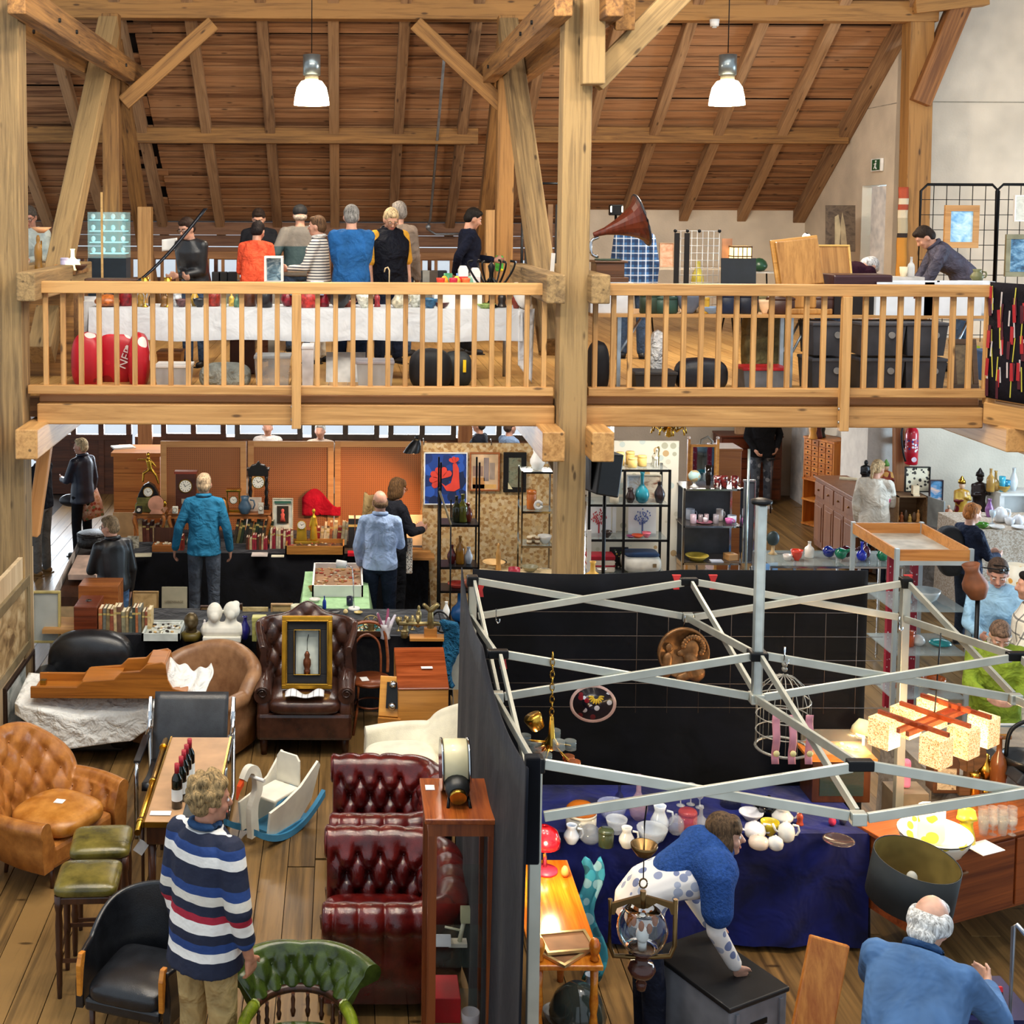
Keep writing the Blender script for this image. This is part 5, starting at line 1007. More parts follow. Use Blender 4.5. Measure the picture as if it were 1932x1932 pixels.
t=T('plank_shelf','light pine plank shelf carrying a grey canvas by the partition','shelf',(-2.63,12.45,0)); MB().bb(-.28,.3,-.15,.25,.72,.76).obj('plank',PINE,t); [MB().bb(x,x+.06,0,.05,0,.72).obj('support',P('d9d3d0',.6),t) for x in (-.24,.2)]
pic('blank grey canvas in a thin gilt frame at the left end',58,1115,115,1212,12.4,P('a8aaa2',.8,var=.04),P('b8a668',.5),.022,.03)
o=tag(MB().bb(-.2,.2,0,.3,0,.3).obj('wooden_crate',TEAK,None,(-2.45,12.75,.76),bev=.004),'open brown wooden crate behind the grey canvas','crate')
x0,x1,z0,z1=R4(140,1143,184,1216,12.25); tag(MB().bb(x0,x1,12.22,12.6,TZ - .0,z1).obj('table_clock_case',WOOD('4a2012','74361e',.3),None,bev=.006),'dark mahogany box with a watch on top at the head of the book row','box')
ware('plate','pocket_watch','silver pocket watch lying on the mahogany box','watch',CHR,((x0+x1)/2,12.4,z1),.06,.012)
bookrow('in the front row beside the mahogany box',at(186,1212,12.25).x,at(285,1212,12.25).x,12.26,TZ,['a8643c','6a6a60','7d6a48','8a4a34','c2a878','6a4a38','8a8468','94805c','5a5e50','3a4038'],(.19,.25),(.024,.042),.16)
pic('framed line drawing of two figures in a thin wooden frame',250,1116,299,1166,13.1,PICTURE('b8935c','d3ad72','d9b67e',9),P('a8824c',.5),.014,.1)
t,w,h=pic('grey-beige hardback standing upright titled in capitals',305,1108,353,1168,13.15,P('b5ab8e',.8,var=.05),None,.01,.06,'large_book','book'); text('LEBENSSAGE',.034,P('6a5c44',.7),t,(0,-.022,h*.56),(PI/2 - .06,0,0))
pic('brown relief plaque behind the white busts',378,1142,402,1176,13.0,PICTURE('5a3a20','8a6a40','6a4a2a',18),P('4a2a16',.5),.01); pic('brown framed study right of the white busts',440,1138,458,1176,13.0,P('5a3c24',.6),P('3a2212',.5),.01)
pic('pale watercolour on board behind the tall tin',458,1145,506,1182,12.95,PICTURE('a89060','c8b078','d8c490',8),None); pic('sepia ship etching in a pale wood frame',511,1138,553,1176,12.95,PICTURE('8a7450','b89c68','c4a874',10),P('a8865a',.5),.018)
gcase('grey compartment tray of old cutlery and buttons',W(309,1196,TZ),.36,.42,.07,P('b9bfb8',.5),P('cfd3c8',.6),46,0,('e8e2cc','3a3028','c8a060','d8d8d4'))
t=T('bronze_bust','dark bronze infant head on an olive base','sculpture',W(361,1205,TZ)); f=MB(); f.ell((0,0,.17),(.07,.08,.085)); f.cap((0,0,.06),(0,0,.12),.06,.05); f.ell((0,-.05,.15),(.04,.04,.05)); blob('head',f,P('4f4228',.35,.5),t,.008,2); MB().lathe([(0,0),(.1,0),(.1,.05),(.08,.07),(0,.07)],6).obj('base',P('5a4c18',.4),t)
t=T('plaster_bust','white plaster double bust of two children in bonnets','sculpture',W(420,1206,TZ)); f=MB(); PLW=P('d9d5c7',.8,var=.06)
f.ell((-.075,0,.26),(.075,.085,.095)); f.ell((.085,.03,.27),(.08,.085,.085)); f.ell((-.07,-.06,.235),(.045,.04,.055)); f.ell((.08,-.04,.245),(.04,.04,.05)); f.cap((-.09,0,.12),(-.08,0,.2),.07,.05); f.cap((.07,.02,.12),(.08,.03,.2),.07,.05); f.cap((-.13,0,.09),(.13,0,.09),.08,.08); f.ell((.12,.06,.32),(.04,.04,.035)); blob('busts',f,PLW,t,.008,2); MB().bb(-.18,.18,-.1,.1,0,.05).obj('base',PLW,t,bev=.008)
ware('vase','vase','cobalt blue vase with white script beside the white busts','vase',P('1c1a5c',.15,coat=.5),W(462,1206,TZ),.11,.22)
t=T('tea_tin','tall olive enamel tin with a hinged lid','tin',W(489,1208,TZ)); MB().bb(-.065,.065,-.05,.05,0,.21).obj('body',P('a8a45c',.4,var=.12,vs=20),t,bev=.008); MB().bb(-.067,.067,-.052,.052,.19,.235).obj('lid',P('b5b068',.4),t,bev=.008); MB().cyl((.0,-.051,.09),(0,-.055,.09),.035,.035,18).obj('medallion',P('8a7a34',.4),t)
ware('mug','beaker','pale celadon beaker behind the wing chair','cup',P('d6d4b8',.4),W(560,1160,TZ),.12,.1); ware('jar','paint_jar','small dark jar beside the tall tin','jar',P('3a2c2c',.4),W(508,1200,TZ),.05,.11); ware('fig','figurine','small white porcelain figurine beside the bronze head','figurine',P('e0d8d4',.4),W(386,1190,TZ),.05,.11)
skirt_table('narrow table set end-on under pale green cloth','pale green cloth on the end-on jewellery table',-.42,.26,13.06,14.4,TZ,CLOTH('a9cf9c',.85,.4,8,.06),drop=.45)
gcase('white display case of brooches and rings on the green cloth',(-.06,13.9,TZ),.54,.9,.12,WHT,P('b08a68',.8),90,0,('d8b48a','c87a5a','e6d8c0','b85a48','c8a060'))
for i,(px,py,c,k) in enumerate(((590,1115,'b08040','bowl'),(594,1135,'d8d4c8','plate'),(600,1150,'3a5a48','plate'),(612,1148,'1f3f9c','bottle'),(660,1142,'1b1f38','mug'),(630,1155,'17181c','plate'),(652,1158,'c8b07a','egg'),(676,1158,'b09a5c','plate'))): ware(k,'trinket',('brass dish at the corner of the green cloth','white painted dish on the green cloth','green enamel dish on the green cloth','slim blue bottle before the white case','dark navy cup before the white case','black lacquer tray on the green cloth','gilt egg ornament on the green cloth','bronze saucer on the green cloth')[i],'trinket',P(c,.3),W(px,py,TZ),(.1,.12,.1,.04,.07,.13,.05,.09)[i],(.05,.03,.03,.13,.09,.012,.05,.02)[i])
t=T('desk_lamp','slim silver magnifier lamp arching over the white case','lamp',W(668,1150,TZ)); MB().cyl((0,0,0),(0,0,.02),.06).obj('base',WHT,t); MB().tube([(0,0,.02),(-.01,0,.3),(-.02,.05,.42),(-.1,.1,.44)],.007,6).obj('stem',CHR,t); MB().cyl((-.08,.1,.44),(-.18,.12,.44),.035,.045).obj('head',WHT,t)
gcase('teal lined tray of beads and chains beside the bentwood chair',W(690,1190,TZ),.34,.36,.05,DW,P('3a8a86',.7),60,0,('d8d0b0','2a6a66','c8a860','8a5a48','e8e4dc'))
tag(MB().bb(-.09,.09,-.1,.1,0,.12).obj('wooden_box',WOOD('3a1c10','5a3018',.4),None,W(652,1208,TZ),bev=.006),'small dark wooden box behind the wing chair','box')
t=T('cut_glass_vase','clear and ruby glass vase with a jagged rim','vase',W(727,1204,TZ)); MB().lathe([(.035,0),(.05,.0),(.04,.03),(.06,.1),(.075,.15),(.07,.15),(.05,.1),(.02,.03)],9).obj('body',P('f0e8f0',.05,al=.55),t)
for i in range(5): MB().cap((.05*math.cos(i*1.26),.05*math.sin(i*1.26),.13),(.09*math.cos(i*1.26),.09*math.sin(i*1.26),.22+.03*(i % 2)),.02,.012).obj('lobe',P('a0486a'if i % 2 else 'e8dce6',.06,al=.7),t)
t=T('lathe_machine','antique hand-wheel watchmaker machine on a wooden base','machine',W(812,1206,TZ)); OB=P('8a7a50',.35,.7,var=.2,vs=20)
MB().bb(-.2,.16,-.07,.07,0,.03).obj('base',OAK,t,bev=.004); MB().bb(-.06,.06,-.04,.04,.03,.11).obj('block',WOOD('8a5424','b87a3a',.4),t); MB().cyl((-.3,0,.15),(.1,0,.15),.02).cyl((-.22,0,.15),(-.22,0,.22),.015).cyl((-.12,0,.12),(-.12,0,.23),.02).obj('bed',OB,t); MB().cap((0,0,.12),(.0,0,.28),.035,.025).cap((0,0,.28),(.06,0,.33),.03,.025).cap((.0,0,.27),(-.06,0,.33),.02,.02).obj('head',OB,t)
MB().tube([(.17,.1*math.cos(a),.14+.1*math.sin(a)) for a in [2*PI*i/24 for i in range(24)]],.009,6,True).obj('wheel',BLKM,t,(.0,-.05,0),(0,0,.9))
for i in range(5): MB().cyl((0,0,0),(0,.1*math.cos(i*1.26),.1*math.sin(i*1.26)),.005).obj('spoke',BLKM,t,(.106,.055,.14),(0,0,.9))
t=T('hand_wheel','spoked iron hand wheel with gears behind the bentwood chair','machine',W(700,1195,TZ)); MB().tube([(.075*math.cos(a),0,.1+.075*math.sin(a)) for a in [2*PI*i/22 for i in range(22)]],.007,6,True).obj('rim',OB,t)
for i in range(6): MB().cyl((0,0,.1),(.075*math.cos(i*1.05),0,.1+.075*math.sin(i*1.05)),.005).obj('spoke',OB,t)
MB().bb(-.03,.03,-.03,.03,0,.1).obj('stand',OB,t)
for i,(px,py,hh,k) in enumerate(((752,1190,.13,'goblet'),(765,1192,.16,'fig'),(778,1188,.14,'lampg'),(790,1180,.2,'fig'),(842,1165,.16,'vase'),(763,1203,.07,'jar'))): ware(k,'brass_ornament',('brass candle goblet left of the hand-wheel machine','small brass figure left of the hand-wheel machine','brass oil lamp beside the hand-wheel machine','tall brass figure behind the hand-wheel machine','white vase by the blue quilted cover','squat brass inkwell before the hand-wheel machine')[i],'ornament',OB if i !=4 else WHT,W(px,py,TZ),.07,hh)
OSB=SPOTS('c9a878',['b98f58','d8bd90','a87e4a','d3b078'],26,.6,.8)
x0,x1,z0,z1=R4(798,835,1050,1100,15.3); t=T('panel_wall','tall chipboard display panel hung with pictures','panel',((x0+x1)/2,15.265,0)); MB().bb((x0 - x1)/2,(x1 - x0)/2,0,.04,.02,z1).obj('board',OSB,t)
for s in (-.8,0,.8): MB().tube([(s,-.01,z1 - .02),(s,-.03,z1+.04),(s,.05,z1+.05)],.006,5).obj('hook',CHR,t)
t,w,h=pic('blue poster with a bold red folk-art bird in a white frame',800,853,881,952,15.25,SPOTS('1a3f8c',['15306c','2a58b4','1a3f8c','12264f'],9,.7,.7),P('f1efe6',.6),.014,0,'poster','poster'); RR=P('dc4434',.6,var=.08)
def pet(cx,cz,a,L,W_): return [(cx+math.cos(a)*r*L - math.sin(a)*q*W_,cz+math.sin(a)*r*L+math.cos(a)*q*W_) for r,q in ((0,0),(.5,.35),(.8,.5),(1,.3),(1.05,0),(1,-.3),(.8,-.5),(.5,-.35))]
for i in range(6): MB().prism(pet(-w*.10,h*.50,math.radians(35+i*38),h*.22,w*.15),.006,'XZ',(0,-.021,0)).obj('tail_feather',RR,t)
MB().prism([(-w*.1,h*.42),(0,h*.36),(w*.12,h*.42),(w*.17,h*.58),(w*.16,h*.78),(w*.24,h*.8),(w*.3,h*.7),(w*.31,h*.5),(w*.33,h*.32),(w*.2,h*.26),(w*.02,h*.27)],.006,'XZ',(0,-.021,0)).obj('bird_body',RR,t)
for i in range(3): MB().prism(pet(w*.2,h*.79,math.radians(60+i*38),h*.13,w*.09),.006,'XZ',(0,-.021,0)).obj('crest',RR,t)
t,w,h=pic('framed street view with tall towers in tan and grey',886,853,942,926,15.25,P('d6b48c',.7),WOOD('8a4a20','b0683a',.4),.018)
for a,c in (((-.14,.0,.0,.16),'c98e50'),((-.14,-.02,.18,.3),'9a7a68'),((-.01,.05,.12,.40),'8d7d78'),((.06,.12,.14,.34),'b09a88'),((-.14,.14,.03,.08),'d9a860')): MB().bb(a[0],a[1],-.019,-.016,a[2],a[3]).obj('print_shape',P(c,.7),t)
t,w,h=pic('small seascape in a broad black frame',950,853,992,928,15.25,PICTURE('4a5a48','8a8a70','6a5a40',9),P('141312',.4),.06)
MB().prism([(-w*.3,.04),(-w*.1,.04),(-w*.3,.12)],.006,'XZ',(0,-.034,0)).obj('corner_ornament',P('d8cca0',.5),t)
t=T('clamp_lamp','black clamp spotlight shining on the pegboard','lamp',at(786,838,15.3)); MB().cyl((0,0,.06),(0,0,.1),.02).obj('clamp',BLKM,t); MB().rings([[V((-.02*i+r*math.cos(a),r*math.sin(a),.05 - .05*i)) for a in [2*PI*j/16 for j in range(16)]] for i,r in enumerate((.04,.07,.09,.1))],False).obj('shade',BLKM,t); MB().ell((-.05,0,-.07),.045).obj('bulb',P('ffd9a0',.3,var=0,em=12),t); MB().tube([(.05,.02,.02),(.07,.03,-.3),(.06,.03,-.8)],.005,5).obj('cord',P('c8b890',.6),t)
light('SPOT','clamp_lamp_light',at(782,852,15.2)+V((0,0,-.04)),120,(1,.5,.2),.05,(math.radians(46),math.radians(8),math.radians(28)),cone=1.5)
def rack(label,px0,px1,pyt,y,d,zs,post,shelf,n=.012,name='shelf_unit',top=None,back=None):
    a,b=at(px0,pyt,y),at(px1,pyt,y); w=(b.x - a.x)/2; t=T(name,label,'shelf',((a.x+b.x)/2,y,0)); zt=top if top else a.z
    for sx in (-1,1):
        for yy in (0,d): MB().bb(sx*w - n,sx*w+n,yy - n,yy+n,0,zt).obj('post',post,t)
    for z in zs: MB().bb(-w,w,0,d,z - .012,z).obj('shelf',shelf,t); MB().bb(-w,w,-n,n,z - .022,z - .0).obj('front_rail',post,t)
    if back: MB().bb(-w,w,d,d+.01,zs[0],zs[-1]).obj('back_panel',back,t)
    return t,(a.x+b.x)/2,w
GLS=GLASS('9fb4b4',.05,al=.35); DKS=P('1a1c1e',.35,var=.05)
sz=[at(866,py,13.6).z for py in (1180,1115,1070,990)]
rack('black metal rack of bottles beside the pale shirt man',832,905,872,13.6,.3,sz,BLKM,DKS,.009)
for i,(px,k,c,w,hh,si,al) in enumerate((((872,'bottle','5a5a20',.11,.30,3,1),(882,'vase','6a2a1c',.10,.2,3,1),(860,'bottle','2a2c18',.1,.28,3,1),(868,'bottle','8a5a14',.1,.30,2,.8),(884,'vase','b8c0cc',.09,.18,2,1),(852,'vase','4a1216',.1,.2,2,1),(862,'plate','c8483c',.2,.05,1,1),(884,'bowl','d8886a',.16,.07,1,1),(868,'bulb','1668b4',.2,.34,0,.85),(886,'cup','88c8e8',.08,.12,0,.7)))):
    ware(k,'bottle'if k=='bottle'else 'vase',('tall olive bottle on the top shelf of the black rack','dark red vase on the top shelf of the black rack','greenish black bottle on the top shelf of the black rack','tall amber bottle on the second shelf of the black rack','pale grey vase on the second shelf of the black rack','maroon vase on the second shelf of the black rack','coral dish on the third shelf of the black rack','salmon bowl on the third shelf of the black rack','big sapphire blue glass vase low in the black rack','light blue glass cup low in the black rack')[i],'vase',P(c,.12,al=al,coat=.3),V((at(px,1100,13.72).x,13.74,sz[si])),w,hh)
t=T('tower_speaker','slim black box with an amber oval window beside the rack','speaker',(at(900,1100,13.4).x,13.2,.55)); MB().bb(-.055,.055,-.05,.1,0,.52).obj('cabinet',P('121113',.4),t,bev=.006); MB().bb(-.056,.056,-.052,.1,.5,.53).obj('top',WOOD('8a4a24','b0683a',.4),t); MB().lathe([(0,0),(.035,0),(.035,.006),(0,.006)],20,(0,-.05,.22),(0,-1,0),sy=2.2).obj('oval_window',P('c87a1c',.3,var=.25,vs=60),t)
MB().bb(-.05,.05,-.04,.08,-.55,0).obj('stand',BLKM,t)
sz=[at(1015,py,14.3).z for py in (1100,1030,965,890)]
rack('chromed rack with glass shelves left of the middle post',986,1046,888,14.3,.3,sz,CHR,GLS,.009)
ware('jug','jug','white stoneware jug with a stopper on top of the chromed rack','jug',WHT,V((at(1015,890,14.4).x,14.45,sz[3])),.17,.24,handle=0)
ware('jar','jar','amber glass jar on a foot in the chromed rack','jar',P('b8672a',.2,coat=.3),V((at(1003,960,14.4).x,14.42,sz[2])),.11,.22); tag(MB().tube([(.04*math.cos(a),.02,.045+.04*math.sin(a)) for a in [2*PI*i/20 for i in range(20)]],.018,8,True).obj('ring_ornament',WHT,None,V((at(1016,960,14.35).x,14.36,sz[2]+.01))),'white ring ornament in the chromed rack','ornament')
for i,(px,c) in enumerate(((998,'7a5a34'),(1006,'8a6a40'),(1013,'6a4a2c'))): ware('mug','coffee_cup','%s brown striped cup from the left in the chromed rack'% ORD[i],'cup',STRIPES([(0,c),(.5,'d8c8a8')],.05),V((at(px,1028,14.4).x,14.38+.05*(i % 2),sz[1])),.06,.09)
ware('bowl','bowl','white bowl on the lower glass shelf of the chromed rack','bowl',WHT,V((at(1028,1028,14.4).x,14.42,sz[1])),.16,.09); ware('bowl','plant_pot','grey green bowl at the foot of the chromed rack','bowl',P('7a8468',.5),V((at(1008,1095,14.2).x,14.15,at(1008,1095,14.2).z)),.22,.06); ware('cup','teacup','cream teacup at the foot of the chromed rack','cup',P('e8dcc4',.4),V((at(1030,1095,14.2).x,14.3,at(1030,1095,14.2).z)),.12,.1)
sk,_=skirt_table('small trestle table of oddments before the chipboard panel','beige cloth on the oddments table before the chipboard panel',at(905,1085,14.0).x,at(1050,1085,14.0).x,13.75,14.25,at(930,1085,14.0).z,CLOTH('c9b48c',.85,.4,8))
zt=at(930,1085,14.0).z
for i,(k,px,py,c,w,hh) in enumerate((('plate',932,1070,'d8b078',.26,.035),('plate',934,1064,'1d1c20',.27,.03),('mug',970,1092,'9a1f34',.13,.12),('fig',940,1075,'b88a4c',.07,.3),('bowl',1000,1078,'8a8468',.18,.06))):
    ware(k,('tray','tray','tea_tin','carving','bowl')[i],('tan round tray on the oddments table','black round tray under the tan one','crimson round tin on the oddments table','tall carved wooden figure on the oddments table','olive bowl on the oddments table')[i],'tray'if i< 2 else 'ornament',P(c,.4),W(px,py,zt)+V((0,0,.03 if i==0 else 0)),w,hh)
tag(MB().grid(lambda u,v: (.92+.14*u+.05*math.sin(v*6),12.05 - .1*u,.95 - .62*v+.03*math.sin(v*40)*.4),8,20).obj('quilted_jacket',CLOTH('1d5474',.7,.6,20),solid=.05),'teal quilted jacket hanging beside the black tent wall','jacket')
pic('plain pale grey board leaning under the table corner',836,1200,866,1300,12.12,P('b9beb4',.7,var=.05),None,name='board',cat='board')
t=T('easel','thin dark metal easel standing between pale shirt man and rack','easel',(at(832,1150,13.2).x,13.15,0))
for x in (-.03,.09): MB().cyl((x,0,0),(x+.0,.02,1.95 - x),.008).obj('leg',BLKM,t)
MB().cyl((-.03,.0,1.95),(.09,0,1.6),.011).obj('brace',P('a89878',.4),t)
t=T('loudspeaker','black loudspeaker tilted on a bracket by the middle post','loudspeaker',at(1136,890,12.9)); MB().prism([(-.14,-.2),(.12,-.24),(.15,.2),(-.11,.2)],.3,'XZ').obj('cabinet',P('16181a',.45),t,bev=.015,rot=(0,.06,.35)); MB().bb(-.13,-.125,-.1,.1,-.16,.16).obj('grille',P('0c0d0e',.8),t); MB().cyl((.05,.1,-.2),(.05,.1,-1.75),.018).obj('pole',BLKM,t)
for i in range(3): MB().cyl((.05,.1,-1.3),(.05+.35*math.cos(i*2.1),.1+.35*math.sin(i*2.1),at(1136,890,12.9).z*-1+.01),.012).obj('foot',BLKM,t)
x0,x1,z0,z1=R4(1110,832,1276,1110,14.6); t=T('room_divider','cream panel printed with grey-green scroll motifs behind the black shelving','panel',((x0+x1)/2,14.62,0)); MB().bb((x0 - x1)/2,(x1 - x0)/2,0,.03,0,z1).obj('board',SPOTS('eae4d2',['b9b8a0','c8a878','d8d2bc','c9d4cc'],9,.34,.8),t)
zz=[at(1188,py,14.0).z for py in (1150,1085,1018,952,886)]
rack('black steel shelving with glass shelves right of the middle post',1113,1264,886,14.0,.38,zz,BLKM,GLASS('8a9698',.05,al=.35),.013,top=zz[-1]); m_=(at(1113,886,14).x+at(1264,886,14).x)/2
tag(MB().bb(-.013,.013,-.013,.013,0,zz[-1]).obj('shelf_upright',BLKM,None,(m_ - .06,13.98,0)),'middle upright of the black steel shelving','upright')
X=lambda px,y=14.15: at(px,900,y).x
for i,(px,hh,dy) in enumerate(((1172,.15,.05),(1193,.15,.1),(1192,.11,-.05),(1213,.12,.02))): ware('jar','canister','%s cream storage canister on top of the black shelving'% ('tall left','tall rear','short front','right')[i],'canister',P('e2bf74',.4,var=.05),V((X(px),14.18+dy,zz[4])),.1,hh,lid=None)
for i,px in enumerate((1237,1245)): 
    f=MB(); f.cap((0,0,.1),(.0,.1,.1),.025,.025); f.cap((0,0,.1),(-.0,-.03,.2),.014,.016); f.cap((0,-.03,.2),(0,-.06,.2),.016,.01)
    for a in (0,.1):
        for s in (-.012,.012): f.cap((s,a,.1),(s,a,0),.008,.007)
    tag(blob('goat_figurine',f,(P('d8d4c4',.5),P('8a7a4a',.4,.5))[i],None,.006,1),('white animal figurine on top of the black shelving','bronze animal figurine on top of the black shelving')[i],'figurine').location=V((X(px),14.15+.12*i,zz[4]))
for i,(k,px,c,w,hh,si) in enumerate((('jug',1188,'2a1c1a',.1,.16,3),('bulb',1210,'1f7a8a',.16,.34,3),('vase',1243,'2a2022',.12,.23,3),('bowl',1145,'3a2a20',.12,.07,2),('plate',1190,'8a3a6a',.1,.02,2),('plate',1203,'e0582c',.13,.03,2),('bowl',1220,'e87a8a',.1,.06,2),('bowl',1150,'9ab8b0',.13,.1,0),('bowl',1200,'a8c4a0',.2,.08,0),('jar',1158,'c8bca4',.1,.1,3))):
    ware(k,'vase'if k in ('vase','bulb','jug') else 'bowl',('black jug on the upper glass shelf','teal long-necked vase on the upper glass shelf','dark brown vase at the right of the upper glass shelf','dark bowl before the red tree print','plum saucer before the blue tree print','orange dish before the blue tree print','pink dish before the blue tree print','celadon bowl on the bottom shelf','pale green bowl on the bottom shelf','beige jar on the upper glass shelf')[i],'vase'if k in ('vase','bulb','jug') else 'bowl',P(c,.3,coat=.3),V((X(px),14.1,zz[si])),w,hh)
pic('white framed photograph on the upper glass shelf',1182,895,1208,945,14.32,PICTURE('8a94a0','c4ccd4','a89a88',12),WHT,.015); pic('framed drawing of a reclining figure on the upper glass shelf',1213,895,1246,948,14.34,PICTURE('8a5a44','d8c8b0','e4dcc8',9),P('d0c8b4',.6),.01)
for i,(pa,pb,c) in enumerate(((1107,1152,'b0353a'),(1186,1237,'5a6aa0'))):
    t,w,h=pic(('white print of a red tree on the middle glass shelf','white print of a blue tree on the middle glass shelf')[i],pa,955,pb,1012,14.3,P('f2f1ee',.7,var=.02),None,lean=.05); MB().bb(-.008,.008,-.02,-.018,.04,h*.5).obj('trunk',P(c,.7),t)
    m=MB()
    for j in range(44):
        a,r=rnd.uniform(0,2*PI),rnd.uniform(.2,1)*h*.27; m.ell((math.cos(a)*r,-.02,h*.66+math.sin(a)*r*.95),(.007,.002,.011),6,4)
    tag(m.obj('leaves',P(c,.7),t),kind='stuff')
    for a in (-.9,-.5,0,.5,.9): MB().cyl((0,-.019,h*.42),(math.sin(a)*h*.24,-.019,h*.42+math.cos(a)*h*.24),.003,.002,5).obj('branch',P(c,.7),t)
t=T('vanity_case','cream vanity case with a navy lid on the lower shelf','case',(X(1213),14.18,zz[1])); cushion('body',P('e6e2d6',.4),t,.42,.3,.2,(0,0,.1),p=6,puff=0); cushion('lid',P('27446c',.5),t,.38,.27,.05,(0,0,.2),p=6,puff=0); MB().bb(.1,.14,-.16,-.15,.08,.12).obj('clasp',CHR,t)
t=T('picnic_case','red and cream toy case on the lower left shelf','case',(X(1136),14.18,zz[1])); MB().bb(-.15,.15,-.1,.1,0,.14).obj('body',P('e8d8c4',.5),t,bev=.02); MB().bb(-.152,.152,-.102,.102,.06,.09).bb(-.15,.15,-.1,.1,.14,.19).obj('trim',P('a8182c',.5),t,bev=.01); MB().tube([(-.05,-.11,.05),(-.04,-.14,.05),(.04,-.14,.05),(.05,-.11,.05)],.01,6).obj('handle',WHT,t)
pic('black poster with white lettering on the lower shelf',1150,1032,1184,1085,14.3,SPOTS('15161a',['d8d4c8','c8b04a','15161a','4a6a3a'],30,.3,.7),None,name='poster',cat='poster')
tag(MB().bb(-.02,.02,0,.02,0,.3).obj('thermometer',WHT,None,(X(1166),14.3,zz[2])),'slim white framed rule between the tree prints','rule')
ware('bulb','gourd','straw-yellow gourd at the foot of the middle post','gourd',P('d9a94c',.6),V((at(1118,1100,12.8).x,12.8,at(1118,1104,12.8).z)),.2,.24); pic('white framed board edge beside the middle post',1108,1000,1114,1085,13.2,WHT,None,name='board',cat='board')
zz2=[at(1345,py,14.3).z for py in (1062,992,922)]
rack('chrome and smoked glass display shelf with mugs',1291,1400,920,14.3,.4,zz2,CHR,P('4a423c',.15,var=.1),.012,back=P('45474c',.4)); X2=lambda px,y=14.4: at(px,960,y).x
t=T('globe','small pale desk globe on a white foot','globe',V((X2(1309),14.4,zz2[2]))); MB().lathe([(0,0),(.05,0),(.02,.02),(.012,.05),(0,.05)],16).obj('foot',WHT,t); MB().ell((0,0,.12),.068,20,12).obj('sphere',SPOTS('a9c8c4',['c8b888','a9c8c4','b8a478','a9c8c4'],16,.6,.5),t)
for i,px in enumerate((1350,1363,1383)): ware('cup','souvenir_mug','%s dark red souvenir mug from the left on the top smoked shelf'% ORD[i],'mug',SPOTS('6a1c1c',['e8e0d8','1c1416','8a2a24','4a1416'],40,.5,.3),V((X2(px),14.36,zz2[2])),.085,.13,handle=0)
ware('cup','beer_glass','tall pint glass of dark stout before the mirror','glass',P('1a120e',.08),V((X2(1340),14.5,zz2[2])),.075,.22)
for i,(k,px,c,w,hh,dy) in enumerate((('mug',1312,'b4bccc',.1,.12,.15),('mug',1309,'c0a8b4',.07,.1,-.05),('mug',1325,'8a7c80',.05,.09,.0),('mug',1337,'a89094',.05,.09,.02),('cup',1331,'d8d0d4',.05,.05,-.06),('mug',1352,'9a9298',.06,.1,-.04),('mug',1366,'e0d4cc',.08,.13,.1),('cup',1376,'d06aa8',.09,.06,-.06),('mug',1387,'d8dce8',.1,.07,.05),('plate',1330,'b06a7c',.2,.015,-.02))):
    ware(k,('mug','cup','cup','cup','cup','cup','mug','cup','cup','tray')[i],('big white mug with a dark photo','striped beaker at the left end of the middle smoked shelf','small steel beaker left of the rose tray','tall steel beaker behind the rose tray','tiny white cup on the rose tray','pinstriped beaker right of the rose tray','ivory mug with a horse picture','bright pink cup on the middle smoked shelf','white bowl-shaped cup at the right end','rose enamel tray under the small cups')[i],'cup',P(c,.3,coat=.2),V((X2(px),14.46+dy,zz2[1]+(.016 if i==4 else 0))),w,hh,handle=0 if i in (0,6,7) else None)
ware('plate','charger','yellow rimmed oval dish on the lowest smoked shelf','dish',P('c9b04a',.4),V((X2(1318),14.42,zz2[0])),.26,.06); tag(MB().bb(-.06,.06,-.06,.06,0,.07).obj('wooden_box',WOOD('b07a44','d8a468',.5),None,V((X2(1383),14.45,zz2[0])),(0,0,.3),bev=.003),'small pale wooden box on the lowest smoked shelf','box'); tag(MB().bb(-.07,.07,-.05,.05,0,.012).obj('medal_card',P('c8ccd8',.5),None,V((X2(1352),14.36,zz2[0]))),'silvery card of medals on the lowest smoked shelf','card')
t,w,h=pic('swing mirror in a pale wooden frame with round finials',1302,838,1350,915,15.6,P('8a9aa8',.03,1.0,var=.0),WOOD('b0702c','d0903e',.4),.03,0,'mirror','mirror')
for s in (-1,1): MB().bb(s*w/2,s*(w/2+.03),-.02,.02,-1.5,h+.06).obj('upright',WOOD('b0702c','d0903e',.4),t); MB().ell((s*(w/2+.015),0,h+.08),.02).obj('finial',P('e0c8b8',.4),t)
x0,x1,z0,z1=R4(1352,846,1398,910,17.0); tag(MB().bb(x0,x1,17,17.4,0,z1 - .03).bb(x0 - .01,x1+.01,16.98,17.42,z1 - .03,z1).obj('bedside_cabinet',WOOD('6a3416','8f5426',.4),bev=.005),'plain brown cabinet behind the mirror','cabinet')
